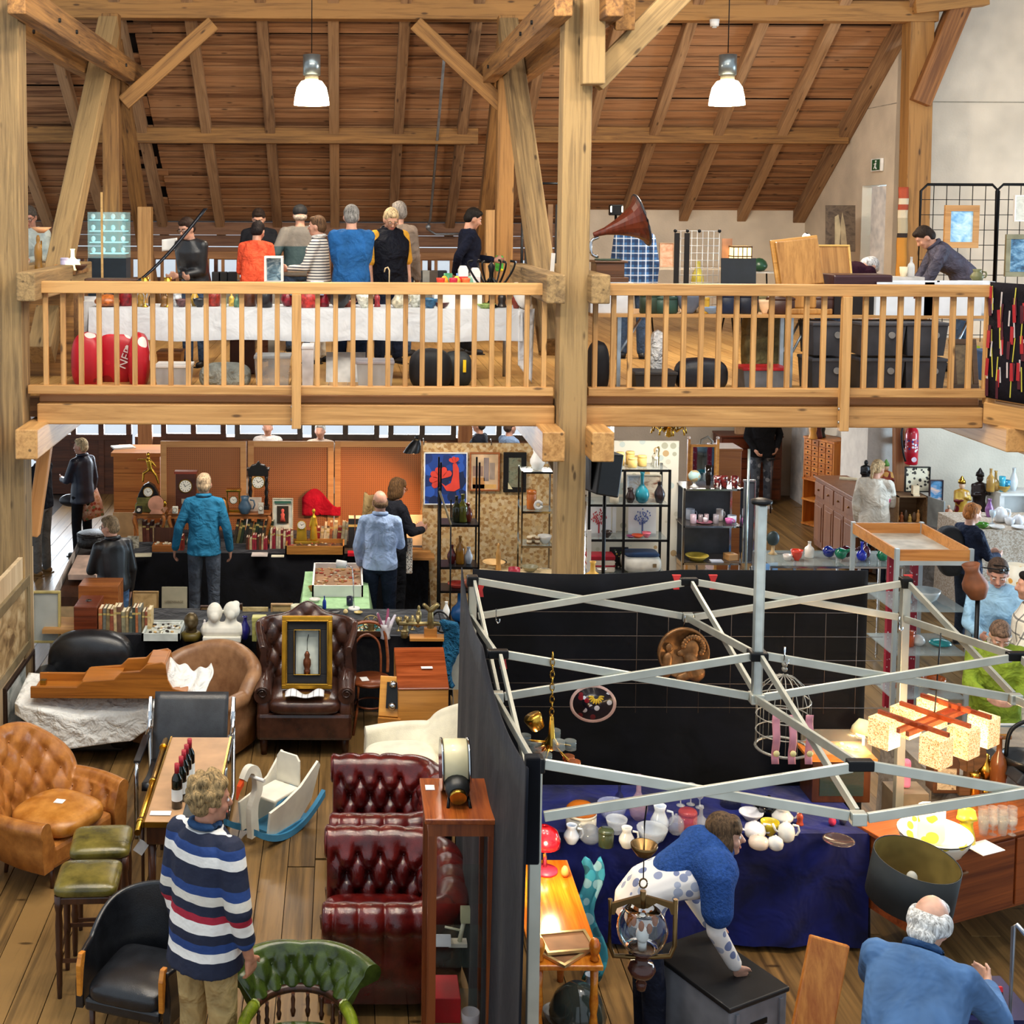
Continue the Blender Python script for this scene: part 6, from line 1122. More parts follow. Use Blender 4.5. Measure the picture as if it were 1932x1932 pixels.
def chest(label,px0,px1,pyt,y,h,rows,cols,mat,kn=BRASS,d=.5,name='chest_of_drawers'):
    a,b=at(px0,pyt,y),at(px1,pyt,y); w=b.x - a.x; t=T(name,label,'drawers',((a.x+b.x)/2,y,0)); MB().bb(-w/2,w/2,0,d,.06,h).obj('carcass',mat,t); MB().bb(-w/2 - .02,w/2+.02,-.02,d,h,h+.03).obj('top',mat,t,bev=.005)
    for i in range(rows):
        for j in range(cols):
            dw,dh=(w - .04)/cols,(h - .1)/rows; x=-w/2+.02+dw*(j+.5); z=.08+dh*(i+.5); o=MB().box((x,-.008,z),(dw - .015,.02,dh - .015)).obj('drawer',mat,t,bev=.003); MB().ell((x,-.025,z),.012,8,5).obj('knob',kn,o)
    return t
chest('dark walnut chest of many drawers against the back wall',1362,1476,822,21.3,at(1400,822,21.3).z - .03,6,2,WOOD('4a2010','74361a',.4)); tag(MB().bb(-.13,.13,-.05,.05,0,.22).obj('carton',P('c8a07a',.8),None,V((at(1405,818,21.4).x,21.5,at(1400,822,21.3).z))),'cardboard carton on the walnut chest','carton')
t=T('cane_handle','curved grey horn handle of a cane above the mirror','cane',V((at(1332,845,15.9).x,15.9,0))); zc=at(1332,845,15.9).z; MB().tube([(-.08,0,0),(-.08,0,zc),(-.06,0,zc+.1),(.02,0,zc+.14),(.08,0,zc+.08),(.05,0,zc+.0)],.016,8).obj('shaft',P('8a8478',.4),t)
t=T('walking_cane','dark walking cane held by the man in ripped jeans','cane',V((at(1454,950,20.6).x,20.6,0))); MB().cyl((0,0,0),(.0,0,.86),.012).obj('shaft',P('3a2a2c',.4),t); MB().cyl((-.05,0,.86),(.05,0,.87),.014).obj('grip',BLKM,t)
t=T('brass_chandelier','gilt many-armed chandelier just under the gallery edge','chandelier',at(1262,806,14.6)); MB().lathe([(0,-.12),(.04,-.1),(.02,-.02),(.05,.05),(.02,.12),(.02,.4)],14).obj('stem',GILT,t)
for i in range(8): a=i*PI/4; MB().tube([(0,0,.02),(.1*math.cos(a),.1*math.sin(a),-.04),(.18*math.cos(a),.18*math.sin(a),.02),(.2*math.cos(a),.2*math.sin(a),-.07)],.011,6).obj('arm',GILT,t)
pic('tall dark grey panel edge with an aluminium post right of the smoked shelf',1402,905,1421,1062,14.2,P('4a4e58',.5),CHR,.02,name='panel',cat='panel')
tag(MB().cyl((0,0,0),(0,0,at(1409,846,14.1).z),.013).obj('metal_pole',P('a8b4b0',.3,.8),None,(at(1409,900,14.1).x,14.05,0)),'thin metal pole before the grey panel','pole')
t=T('folding_chair','folding chair with a pale blue plastic back','chair',(at(1443,1050,14.3).x,14.3,0),.5); MB().grid(lambda u,v: ((u - .5)*.4,.03*math.sin(PI*u),.62+.26*v),8,4).obj('backrest',P('6f9fd0',.4),t,solid=.02); MB().bb(-.2,.2,-.36,.0,.43,.45).obj('seat',P('6f9fd0',.4),t)
for s in (-1,1): MB().tube([(s*.2,.02,.88),(s*.2,0,.5),(s*.2,-.35,0)],.011,6).tube([(s*.18,-.3,.44),(s*.18,.15,0)],.011,6).obj('frame',CHR,t)
gz=at(1570,1062,13.4).z; xa,xb=at(1455,1062,13.3).x,at(1705,1062,13.3).x
t=T('glass_table','chrome and glass counter carrying coloured vases','table',((xa+xb)/2,13.3,0)); w=(xb - xa)/2; MB().bb(-w,w,0,.6,gz - .01,gz).obj('top',GLASS('a8b8b8',.04,al=.4),t)
for x in (-w,-w/3,w/3,w):
    for y in (0,.6): MB().bb(x - .011,x+.011,y - .011,y+.011,0,gz - .01).obj('post',CHR,t)
for y in (0,.6): MB().bb(-w,w,y - .01,y+.01,gz - .03,gz - .01).obj('rail',CHR,t)
MB().bb(-w,w,0,.6,gz - .36,gz - .35).obj('lower_shelf',GLASS('a8b8b8',.04,al=.3),t)
for i,(k,px,py,c,w_,hh,tl) in enumerate((('bowl',1500,1056,'d8402a',.13,.11,None),('bottle',1531,1056,'efe9dc',.1,.17,None),('cup',1483,1052,'dcd4cc',.1,.06,None),('bulb',1560,1056,'14257a',.13,.2,(1.2,0,.6)),('bulb',1573,1062,'0c6a4c',.13,.2,(1.1,0,1.2)),('bulb',1592,1056,'3a0a1c',.13,.2,(1.2,0,.9)),('bulb',1622,1054,'1528b0',.11,.2,None),('bulb',1638,1050,'4a1230',.11,.22,None),('bulb',1661,1056,'0c7a50',.12,.21,None),('vase',1480,1095,'2a2a78',.16,.2,None),('vase',1493,1092,'3a1a5a',.13,.22,None),('plate',1530,1098,'ece8e0',.15,.05,None),('mug',1568,1098,'3a90d8',.09,.12,None))):
    z=gz if i< 9 else gz - .35; o=ware(k,'vase',('red glass bowl on the chrome counter','white opaline bottle on the chrome counter','pale ashtray left on the chrome counter','cobalt vase lying on its side on the counter','emerald vase lying on its side on the counter','dark ruby vase lying on its side on the counter','cobalt bulb vase standing on the counter','plum bulb vase standing on the counter','emerald bulb vase standing on the counter','indigo vase under the chrome counter','violet vase under the chrome counter','white dish under the chrome counter','sky blue beaker under the chrome counter')[i],'vase',P(c,.08,coat=.6,var=.05),V((at(px,py,13.55).x,13.5+(.12 if i % 2 else 0),z+(.055 if tl else 0))),w_,hh,tilt=tl)
t=T('plush_mask','dark round fan behind the aluminium pole','fan',V((at(1473,1040,13.5).x,13.75,gz))); MB().lathe([(0,0),(.05,0),(.02,.03),(.015,.1)],12).obj('stand',P('c8a878',.5),t); MB().ell((0,0,.17),(.07,.04,.08)).obj('head',P('2c3a3c',.4),t)
AP=WOOD('a85a1c','d08434',.4,1,2,.08); t=T('apothecary_cabinet','tall orange pine cabinet with rows of tiny drawers','cabinet',(at(1550,1000,19.6).x - .08,19.6,0),math.radians(-64)); chh=at(1540,828,19.6).z
MB().bb(-.3,-.28,0,.4,0,chh).bb(.28,.3,0,.4,0,chh).bb(-.3,.3,.38,.4,0,chh).obj('sides',AP,t)
for z in (.04,.42,.74,chh): MB().bb(-.31,.31,-.01,.4,z - .03,z).obj('shelf',AP,t)
MB().bb(-.28,.28,.02,.38,.74,chh - .03).obj('core',AP,t)
for i in range(7):
    for j in range(4): dz=(chh - .8)/7; o=MB().box((-.21+.14*j,.01,.77+dz*(i+.5)),(.125,.03,dz - .012)).obj('drawer',AP,t,bev=.003); MB().ell((-.21+.14*j,-.012,.77+dz*(i+.5)),.012,8,5).obj('knob',BLKM,o)
for i,(k,px,c,w,hh) in enumerate((('fig',1538,'c0883c',.14,.3),('fig',1550,'5a1420',.16,.42),('fig',1560,'1c1a1c',.16,.26))): ware(k,'statuette',('gilt statuette on the apothecary cabinet','dark red statuette on the apothecary cabinet','black kneeling statuette on the apothecary cabinet')[i],'statuette',P(c,.35),V((at(px,830,19.5).x,19.6+.08*i,chh)),w,hh)
BRN=WOOD('6a3c22','94603c',.45,1,2,.08); t=T('sideboard','brown pine sideboard with drawers and panelled doors behind the ivory jacket','sideboard',(6.79,17.72,0),math.radians(-90)); t.scale=(.86,.88,1); sh=1.02
MB().bb(-.85,.85,0,.5,.05,sh).obj('carcass',BRN,t); MB().bb(-.88,.88,-.03,.52,sh,sh+.03).obj('top',BRN,t,bev=.006)
for j in range(4):
    x=-.64+.425*j; o=MB().box((x,-.01,sh - .14),(.38,.025,.2)).obj('drawer',BRN,t,bev=.004); MB().ell((x,-.035,sh - .14),.016,8,5).obj('knob',BRONZE,o); o=MB().box((x,-.008,.4),(.39,.02,.62)).obj('door',BRN,t,bev=.004); MB().box((x,-.022,.4),(.27,.012,.5)).obj('panel',BRN,o,bev=.006)
def fig(label,loc,h,robe,skin='d8b090',hat=None,rz=0,name='statue',arms=True):
    t=T(name,label,'statue',loc,rz); f=MB(); k=h
    f.rings([[V((rx*k*math.cos(a)*(1+.05*math.sin(5*a)),rx*.75*k*math.sin(a),z*k)) for a in [2*PI*j/14 for j in range(14)]] for z,rx in ((0,.2),(.1,.19),(.4,.13),(.62,.15),(.76,.12),(.8,.05))],True)
    if arms: f.cap((-.13*k,0,.72*k),(-.17*k,-.06*k,.52*k),.05*k,.04*k); f.cap((-.17*k,-.06*k,.52*k),(-.04*k,-.15*k,.55*k),.04*k,.03*k); f.cap((.13*k,0,.72*k),(.18*k,-.05*k,.55*k),.05*k,.04*k); f.cap((.18*k,-.05*k,.55*k),(.1*k,-.16*k,.6*k),.04*k,.03*k)
    blob('robe',f,robe,t,.012,1); MB().ell((0,-.01*k,.875*k),(.065*k,.07*k,.085*k)).obj('head',P(skin,.5),t)
    if hat: MB().lathe([(0,.93*k),(.085*k,.92*k),(.075*k,.99*k),(.05*k,1.02*k),(.02*k,1.08*k),(0,1.1*k)],12).obj('crown',hat,t)
    return t
zs=1.05
fig('black statuette of a musician on the sideboard',V((at(1630,905,17.6).x,17.55,zs)),.42,P('1a1a1c',.35),'1c1c1e'); fig('painted figure of a saint in red and gold on the sideboard end',V((at(1686,920,16.6).x,16.85,zs)),.5,SPOTS('9a3a24',['d8a04a','7a2018','c8602c'],14,.5,.5),hat=P('5a8a3a',.5)); ware('egg','toy_figure','pink and orange toy animal before the ivory jacket woman','toy',SPOTS('d84a7a',['e8782c','d84a7a','c83a5a'],12,.6,.4),V((at(1672,925,16.5).x,16.55,zs)),.16,.2)
sheet('pile of cream leaflets on the sideboard',1605,905,zs,.3,.14,'d8cfb4',-.4,'leaflet',.02,'leaflet')
for i,xx in enumerate((0,.25)): pass
t,w,h=pic('black-framed woodcut of street figures above the open cupboard',1707,880,1753,928,16.6,SPOTS('ded4b8',['221e1a','ded4b8','3a342c','ded4b8'],22,.5,.7),P('15140f',.4),.014)
x0,x1,z0,z1=R4(1698,938,1752,990,16.4); t=T('open_cupboard','small open wooden cupboard of clay animals with its door ajar','cupboard',((x0+x1)/2,16.45,z0)); w,h=(x1 - x0),z1 - z0; RW=WOOD('6a4a2c','94704a',.6)
for a in ((-w/2,w/2,0,.3,-.015,0),(-w/2,w/2,0,.3,h - .015,h),(-w/2,-w/2+.015,0,.3,0,h),(w/2 - .015,w/2,0,.3,0,h),(-w/2,w/2,.285,.3,0,h)): MB().bb(*a).obj('board',RW,t)
MB().bb(0,.02,-.3,0,0,h).obj('door',P('9a9c98',.5),t,(w/2,0,0),(0,0,.25))
skirt_table('table below the open cupboard','grey cloth under the open cupboard and saints',x0 - .02,x1+2.2,16.35,17.3,z0 - .018,CLOTH('8a8078',.85,.4,7))
for i in range(6): c=('b0702c','8a4a24','4a3420','d8a850','6a4a30','c88a4a')[i]; ware('fig'if i % 2 else 'egg','clay_animal','%s clay animal from the left inside the open cupboard'% ORD[i],'figurine',P(c,.5),V((x0+.04+w*.85*i/6,16.55,z0)),.06,.1+.03*(i % 3))
zt2=z0 - .018
pic('tall painted Madonna panel in blue and cream'.replace('Madonna','saint'),1753,905,1776,985,16.5,PICTURE('2a2430','4a86b0','d8b4a0',7),P('3a2428',.5),.012)
fig('crowned king figure in red and gold armour with a shield',V((at(1812,985,16.6).x,16.6,zt2)),.56,SPOTS('b8892c',['7a1a1c','c9a040','6a1418','d8b860'],10,.55,.35),'d8b090',GILT); fig('dark carved demon figure with horns and raised claws',V((at(1846,975,16.8).x,16.8,zt2)),.62,P('2a1c1a',.35),'241816',P('1c1412',.4)); fig('small kneeling painted cherub between saint panel and king',V((at(1790,990,16.4).x,16.42,zt2)),.28,SPOTS('c8845c',['d8a888','b0603c','a8a0b0'],14,.5,.5))
tag(MB().bb(-.04,.04,-.03,.03,0,.13).bb(-.04,.04,-.05,.03,0,.02).obj('sign_card',P('d8c09c',.6),None,V((at(1733,938,16.4).x,16.5,z1))),'little wooden place card on the open cupboard','card')
t=T('fire_extinguisher','red fire extinguisher hanging on the plaster wall','fire extinguisher',V((at(1719,876,17.4).x,17.4,at(1719,876,17.4).z))); RED=P('c0142c',.3,coat=.4)
MB().lathe([(0,0),(.075,0),(.085,.02),(.085,.42),(.07,.48),(.03,.52),(.03,.54)],20).obj('cylinder',RED,t); MB().cyl((0,0,.54),(0,0,.6),.025).box((.05,0,.6),(.14,.03,.025),Matrix.Rotation(.5,3,'Y')).obj('valve',BLKM,t); MB().tube(spline([(0,-.02,.57),(-.1,-.03,.58),(-.16,-.04,.45),(-.14,-.05,.2),(-.1,-.05,.05)],6),.014,8).obj('hose',BLKM,t); MB().cyl((0,-.083,.08),(0,-.088,.08),.035,.035,18).obj('round_sticker',P('f0d4e0',.5),t); MB().cyl((0,0,.17),(0,0,.36),.0858,.0858,20,cap=False).obj('wrap_label',SPOTS('b0182e',['3a3a8c','e8e4ec','b0182e','b0182e'],30,.5,.4),t); MB().bb(-.05,.05,.08,.5,.2,.3).obj('bracket',BLKM,t)
xs=at(1895,940,16.6).x; t=T('white_stand','white open stand carrying amber and turquoise glass','stand',(xs+.25,16.5,zt2)); zs2=at(1900,935,16.5).z - zt2
for x in (-.33,.45): MB().bb(x - .03,x+.03,0,.35,0,zs2).obj('upright',WHT,t)
MB().bb(-.36,.5,-.02,.37,zs2,zs2+.03).bb(-.3,.4,.3,.32,.05,zs2).obj('top',WHT,t)
for i,(k,px,c,hh,w) in enumerate((('bottle',1868,'c89a4a',.3,.1),('bulb',1882,'c8a050',.26,.13),('cup',1890,'4ab4d0',.2,.08),('cup',1902,'3aa0c4',.14,.1),('bowl',1893,'c8a040',.08,.16),('vase',1916,'e0e8ec',.3,.1))): ware(k,'glass_vase',('amber decanter with a stopper on the white stand','amber bulb decanter on the white stand','turquoise tumbler on the white stand','turquoise beaker on the white stand','amber bowl on the white stand','clear tall vase on the white stand')[i],'glassware',P(c,.08,al=.8,coat=.4),V((at(px,935,16.6).x,16.6+.06*(i % 2),zt2+zs2+.03)),w,hh)
sk2z=at(1880,1000,15.0).z; skirt_table('long crockery table on the far right','speckled beige cloth on the crockery table at the far right',at(1838,1000,15.0).x,10.5,15.0,15.9,sk2z,SPOTS('b9a894',['a8947e','c9b8a4','d0c4b4'],60,.6,.85))
for i,(k,px,py,c,w,hh,hd) in enumerate((('pot',1887,985,'e8e8ea',.16,.2,0),('cup',1905,990,'e4e4e8',.12,.08,0),('pot',1921,990,'e6e6ea',.13,.13,0),('plate',1925,998,'eceae8',.2,.03,None),('bowl',1852,996,'4a8a2c',.16,.06,None),('plate',1880,997,'e2ded8',.18,.03,None),('vase',1866,975,'8a5a94',.1,.22,None),('goblet',1872,988,'c8d4dc',.08,.16,None))): ware(k,'crockery',('white coffee pot on the far right table','white teacup on the far right table','white sugar pot on the far right table','white plate at the right edge of the far table','leaf green bowl on the far right table','cream plate on the far right table','purple vase on the far right table','clear goblet on the far right table')[i],'crockery',P(c,.2,coat=.3),W(px,py,sk2z),w,hh,handle=hd)
hp=bp[1]['hip']; nk_=bp[1]['neck']; cushion('backpack',P('1a1b20',.6,b=.2),None,.3,.2,.46,V((nk_.x - .2,nk_.y+.0,nk_.z - .28)),(0,-.1,0),p=4); tag(COL.objects['backpack'],'dark backpack on the red-blond woman\'s shoulders','backpack')
AZ=GZ+.74
skirt_table('long trestle table behind the left balustrade','white cloth over the long gallery table, hanging low at its right end',at(168,583,12.85).x,at(985,583,12.85).x,12.9,13.5,AZ,CLOTH('ccd0d4',.85,.3,5,.03),drop=GZ+.42)
tag(MB().grid(lambda u,v: (at(975,583,12.85).x+.02+.2*u*(1 - .3*v),12.86+.3*(1 - v)*u,AZ - .72*v*(.75+.25*u) - .01),8,10).obj('cloth_corner',CLOTH('e6e8ea',.85,.5,5,.03),solid=.008),'white cloth corner hanging to a point at the table end','cloth')
skirt_table('second gallery table set back at the left end','white cloth on the set-back gallery table at the left end',at(92,565,14).x,at(240,565,14).x,13.75,14.6,AZ,CLOTH('e2e6ea',.85,.5,5,.03),drop=GZ+.3)
GA=[(205,'egg','b0622c',.26,.13),(236,'jar','7a1c22',.16,.2),(268,'fig','8a6a2c',.08,.18),(285,'bottle','2a1c18',.07,.16),(313,'fig','6a4a24',.1,.16),(332,'jar','c8ccd8',.1,.14),(345,'bowl','5a3a3c',.14,.08),(366,'vase','a8842c',.09,.18),(378,'bowl','23252a',.14,.09),(402,'jar','8a2a20',.14,.18),(424,'bottle','7aa890',.06,.17),(436,'bottle','c8a84a',.06,.15),(448,'bottle','4a6a54',.06,.13),(470,'jar','4a2818',.14,.2),(500,'jar','15161a',.16,.2),(543,'egg','7c1626',.15,.17),(582,'jar','a8302c',.18,.18),(610,'jar','8a1c2c',.12,.14),(640,'bowl','17181a',.26,.16),(655,'plate','8a3a24',.2,.06),(688,'bowl','d8d8c0',.18,.13),(712,'fig','8a2a30',.07,.16),(752,'jug','b0a890',.16,.16),(784,'bowl','e2e0c4',.2,.17),(810,'bowl','2a5a7c',.18,.1),(862,'egg','12343c',.26,.19),(832,'bowl','4a1c18',.16,.06),(893,'jar','c8d43a',.08,.1),(915,'plate','8aa05a',.2,.05),(948,'fig','2c2420',.1,.18),(972,'vase','7a2c1c',.09,.2),(990,'bowl','d8dcc0',.16,.16)]
for i,(px,k,c,w,h) in enumerate(GA):
    o=ware(k,{'egg': 'orb','jar': 'tin','fig': 'figurine'}.get(k,k),'the %s piece counted from the left along the long white-clothed gallery table'% (ORD[i] if i< 20 else ('twenty-'+ORD[i - 20]) if i< 29 else ('thirtieth','thirty-first','thirty-second')[i - 29]),{'egg': 'ornament','jar': 'tin','fig': 'figurine'}.get(k,k),P(c,.3,coat=.3,var=.25,vs=30),V((at(px,570,13.1).x,13.02+.13*(i % 2),AZ)),w,h,handle=0 if k=='jug'else None)
zr=lambda px,py,y: at(px,py,y)
t=T('sabre','long curved dark sabre propped against the leather-jacket woman','sabre',at(252,535,12.95)); e=at(388,393,13.3) - at(252,535,12.95); MB().rings([[V((e.x*u+.0,e.y*u,e.z*(u**1.25)))+V((dx,dy,0)) for dx,dy in ((-.022,0),(0,-.006),(.022,0),(0,.006))] for u in [i/12 for i in range(13)]],True).obj('blade',P('20242c',.35,.5),t); MB().cyl((0,0,0),(-.05,0,-.04),.02).obj('hilt',BRASS,t)
tag(MB().grid(lambda u,v: ((u - .5)*.17,.02*math.sin(u*6),-.13*v+.02*u),6,6).obj('paper_sheet',WHT,None,at(320,452,14.3),solid=.003),'white paper held before the leather-jacket woman','paper')
x0,x1,z0,z1=R4(165,400,238,525,16.2); t=T('lit_showcase','tall glass showcase with teal lights behind the left truss posts','showcase',((x0+x1)/2,16.2,GZ)); w=(x1 - x0)/2
MB().bb(-w,w,0,.35,0,z0 - GZ+.25).obj('plinth',P('1b2630',.4),t); MB().bb(-w,w,0,.35,z0 - GZ+.25,z1 - GZ).obj('glass_box',GLASS('bfe8ea',.03,al=.25),t)
for i in range(4): MB().bb(-w+.02,w - .02,.02,.33,z0 - GZ+.3+.14*i,z0 - GZ+.31+.14*i).obj('shelf',P('9fe4e6',.2,var=0,em=.9),t)
for i in range(16): MB().ell((-w+.05+(2*w - .1)*(i % 4)/3,.1,z0 - GZ+.35+.14*(i//4)),(.03,.03,.035),8,6).obj('crystal',P('d8f4f2',.1),t)
tag(MB().bb(-.012,.012,-.012,.012,GZ - at(193,515,15.3).z,.95).obj('totem',WOOD('b08a4c','d8b070',.5),None,at(193,515,15.3)),'thin gilt carved staff beside the left truss post','staff')
for i,(k,px,py,c,w,h) in enumerate((('cup',44,492,'e4e2da',.12,.1),('fig',72,485,'8a6224',.1,.36),('bulb',137,480,'e8e0a8',.16,.22),('egg',106,490,'c88238',.08,.06),('jar',122,485,'b8b0cc',.09,.13),('bowl',150,474,'5a3c2c',.16,.06))): ware(k,'ornament',('white cup at the far left stall','bronze figure lamp base at the far left stall','cream glass lamp globe at the far left stall','orange wooden ball at the far left stall','lilac tin at the far left stall','brown bowl at the far left stall')[i],'ornament',P(c,.35,em=(1.5 if i==2 else 0)),V((at(px,py,13.3).x,13.3,at(px,510,13.3).z)),w,h)
t=T('stall_counter','low wooden counter top of the far left stall','counter',(at(95,512,13.5).x,13.6,GZ)); zz=at(95,510,13.3).z - GZ; MB().bb(-.5,.32,-.4,.3,zz - .04,zz).obj('top',OLD,t); MB().bb(-.45,.28,-.3,.25,0,zz - .04).obj('body',OLD,t)
t=T('magnifier_lamp','little lamp with a peach shade at the far left stall','lamp',V((at(78,480,13.4).x,13.4,at(95,510,13.3).z))); MB().cyl((0,0,0),(0,0,.3),.008).obj('stem',BRASS,t); MB().lathe([(.03,.38),(.11,.44),(.1,.44),(.02,.38)],16).obj('shade',P('e8a878',.6),t)
ware('bowl','glass_dome','clear glass dome between the left truss posts','glass dome',P('e8eef0',.05,al=.4),V((at(262,512,13.3).x,13.3,AZ)),.24,.26); tag(MB().bb(-.3,.25,-.1,.1,0,.06).obj('long_case',WOOD('3a2418','5a3a28',.4),None,V((at(215,535,13.1).x,13.2,at(215,537,13.1).z)),bev=.01),'flat brown instrument case by the left rail','case')
for i,px in enumerate((273,316)): ware('goblet','candle_holder',('left','right')[i]+' brass ring candle holder behind the rail by the sabre','candle holder',GILT,V((at(px,535,12.95).x,12.98,AZ)),.09,.3)
t=T('photo_cube','white framed glass cube before the orange jacket woman','display cube',V((at(516,520,14).x,14.0,GZ+.95))); 
for sx in (-1,1):
    for sy in (0,.2): MB().bb(sx*.09 - .01,sx*.09+.01,sy - .01,sy+.01,0,.26).obj('edge',WHT,t)
MB().bb(-.1,.1,0,.2,.25,.27).bb(-.1,.1,0,.2,-.02,0).obj('plate',WHT,t); MB().bb(-.06,.06,.04,.16,-.95,-.02).obj('pedestal',P('8a8478',.5),t); MB().bb(-.08,.08,.18,.19,0,.25).obj('photo',PICTURE('1c2c3c','6a8a9c','c8d8dc',9),t)
skirt_table('mid-gallery table behind the visitors','grey cloth on the mid-gallery table behind the visitors',at(395,520,15).x,at(860,520,15).x,16.9,17.6,GZ+.78,CLOTH('8a867c',.85,.4,6),drop=GZ+.2)
for i,px in enumerate((408,420,438,775,790,803,818,835)): tag(MB().bb(-.06,.06,-.05,.05,0,.13 if i< 3 else .16).obj('jewel_stand',P(('17181b','17181b','17181b','b8b49c','2a2c30','8a8a84','4a4038','1c2028')[i],.5),None,V((at(px,510,17).x,17.05,GZ+.78)),bev=.01),('%s black jewellery stand left of the orange jacket'% ORD[i]) if i< 3 else '%s small clock box right of the vest-wearing man'% ORD[i - 3],'display stand')
t=T('walking_stick','slender cane with a curled handle before the vest-wearing man','cane',V((at(733,540,13.2).x,13.0,AZ - .2))); MB().tube([(0,0,0),(0,0,.58),(-.015,0,.61),(-.04,0,.6),(-.05,0,.56)],.008,6).obj('stick',P('c8b088',.4),t)
tag(MB().bb(-.07,.07,-.05,.05,0,.14).obj('biscuit_tin',SPOTS('8fa6cc',['e8ecf2','5a78b4','8fa6cc'],30,.5,.4),None,V((at(598,535,13).x,13.1,AZ+.12)),bev=.008),'blue and white biscuit tin before the scarf woman','tin'); tag(MB().bb(-.05,.05,-.05,.05,0,.1).obj('tea_box',P('5a7484',.4),None,V((at(556,535,13).x,13.1,AZ+.12)),bev=.006),'small slate blue box behind the rail','box')
tag(MB().bb(-.14,.14,-.07,.07,0,.12).obj('wooden_plinth',OAK,None,V((at(577,535,13).x,13.1,AZ)),bev=.006),'plain wooden plinth under the two blue boxes','plinth')
for i,(px,c,hh) in enumerate(((877,'c8201c',.22),(900,'e8dcd8',.2))): t=T('lantern_house',('red and white little arched house lantern on the toy end','cream arched house lantern on the toy end')[i],'lantern',V((at(px,535,13).x,13.2,AZ+.2))); MB().bb(-.05,.05,-.05,.05,0,hh*.5).obj('base',P(c,.4),t,bev=.006); MB().prism([(-.05,hh*.5),(.05,hh*.5),(.05,hh*.8),(.03,hh),(-.03,hh),(-.05,hh*.8)],.1,'XZ').obj('hood',WHT,t,bev=.006)
for i in range(9): ware(('bowl','egg','mug')[i % 3],'toy','%s bright little toy from the left on the toy heap by the rail'% ORD[i],'toy',P(('d8402c','e8a02c','3a8a5a','c8304a','e0c84a','4a7ac0','e8703c','8ac0a0','d8d0c0')[i],.4),V((at(832+8*i,535,13.05).x,13.1+.07*(i % 3),AZ+.2)),.09,.1+.02*(i % 3))
tag(MB().bb(-.24,.24,-.1,.2,0,.2).obj('riser_box',WHT,None,V((at(864,535,13.05).x,13.1,AZ))),'white riser box under the bright toys','box')
t=T('iron_candelabrum','black wrought-iron candelabrum with curled arms','candelabrum',V((at(930,540,13).x,13.15,AZ))); t.scale=(1.25,1.25,1.75); MB().lathe([(0,0),(.06,0),(.02,.04),(.018,.2),(.03,.24),(.0,.27)],12).obj('stem',BLKM,t)
for i in range(6): a=i*1.05; MB().tube(spline([(0,0,.18),(.08*math.cos(a),.08*math.sin(a),.13),(.16*math.cos(a),.16*math.sin(a),.2),(.19*math.cos(a),.19*math.sin(a),.26),(.15*math.cos(a),.15*math.sin(a),.27)],5),.008,6).obj('arm',BLKM,t)
tag(MB().bb(-.05,.05,-.03,.03,0,.2).obj('green_bag',SPOTS('4aa832',['e8d82c','3a8a2a','4ac04a'],18,.5,.5),None,at(942,512,16.2),bev=.02),'bright green bag hanging beside the brown post','bag'); ware('egg','plaster_shell','white shell-shaped ornament leaning by the middle post','ornament',WHT,V((at(1000,538,12.9).x,13.0,AZ)),.16,.3,tilt=(0,-.5,0)); tag(MB().bb(-.018,.018,-.01,.01,0,.34).obj('white_strip',WHT,None,V((at(1039,545,12.3).x,12.3,at(1039,545,12.3).z)),(0,.06,0)),'white plastic strip standing by the middle post','strip')
t=T('clothes_rack','black framed wire rack with hanging wares behind the middle post','rack',(at(1022,500,15.6).x,15.6,GZ)); h=at(1022,346,15.6).z - GZ
for x in (-.24,.24): MB().cyl((x,0,0),(x,0,h),.016).obj('post',BLKM,t)
MB().cyl((-.24,0,h),(.24,0,h),.016).obj('top_bar',BLKM,t)
for i in range(5): MB().bb(-.2+.09*i,-.14+.09*i,.02,.06,.5+.1*(i % 2),h - .25).obj('hanging_ware',P(('2a2420','5a4a3a','1c1c20','8a6a4a','3a3430')[i],.6),t)
BZ=GZ+.72; bx0,bx1=at(1118,590,12.6).x,at(1858,590,12.6).x
t=T('trestle_table','pine-topped folding table along the right balustrade','table',((bx0+bx1)/2,12.95,GZ)); w=(bx1 - bx0)/2; MB().bb(-w,w,-.35,.4,.69,.72).obj('top',PINE,t); ST=P('b8c8d4',.35,.7)
for px in (1170,1478,1496,1800): x=at(px,660,12.6).x - (bx0+bx1)/2; MB().bb(x - .018,x+.018,-.3,-.27,0,.69).obj('leg',ST,t); MB().cyl((x+.02,-.28,.35),(x+.25,-.1,.66),.012).obj('strut',ST,t)
tag(MB().bb(-.22,.2,0,.4,0,.3).obj('white_crate',P('dde2e8',.6,var=.06),None,V((at(1158,590,12.7).x,12.75,BZ))),'plain white plinth under the gramophone','plinth'); PL=BZ+.3
t=T('gramophone','antique gramophone with a large flared wooden horn','gramophone',V((at(1150,505,12.9).x,12.95,PL))); MB().bb(-.19,.17,-.16,.16,0,.05).bb(-.15,.13,-.14,.14,.05,.19).bb(-.17,.16,-.16,.16,.19,.21).obj('case',WOOD('3a2414','6a4428',.35),t,bev=.006); MB().cyl((-.01,0,.21),(-.01,0,.225),.13).obj('turntable',P('3a4a3a',.7),t)
MB().tube(spline([(-.1,.02,.24),(-.17,.02,.28),(-.17,.02,.4),(-.1,.02,.44)],6),.016,8).obj('tone_arm',CHR,t); hd=(at(1210,415,12.95) - at(1120,443,12.95)); hs=at(1120,443,12.95) - t.location; ax=hd.normalized(); x_,y_,z_=frame_of(ax)
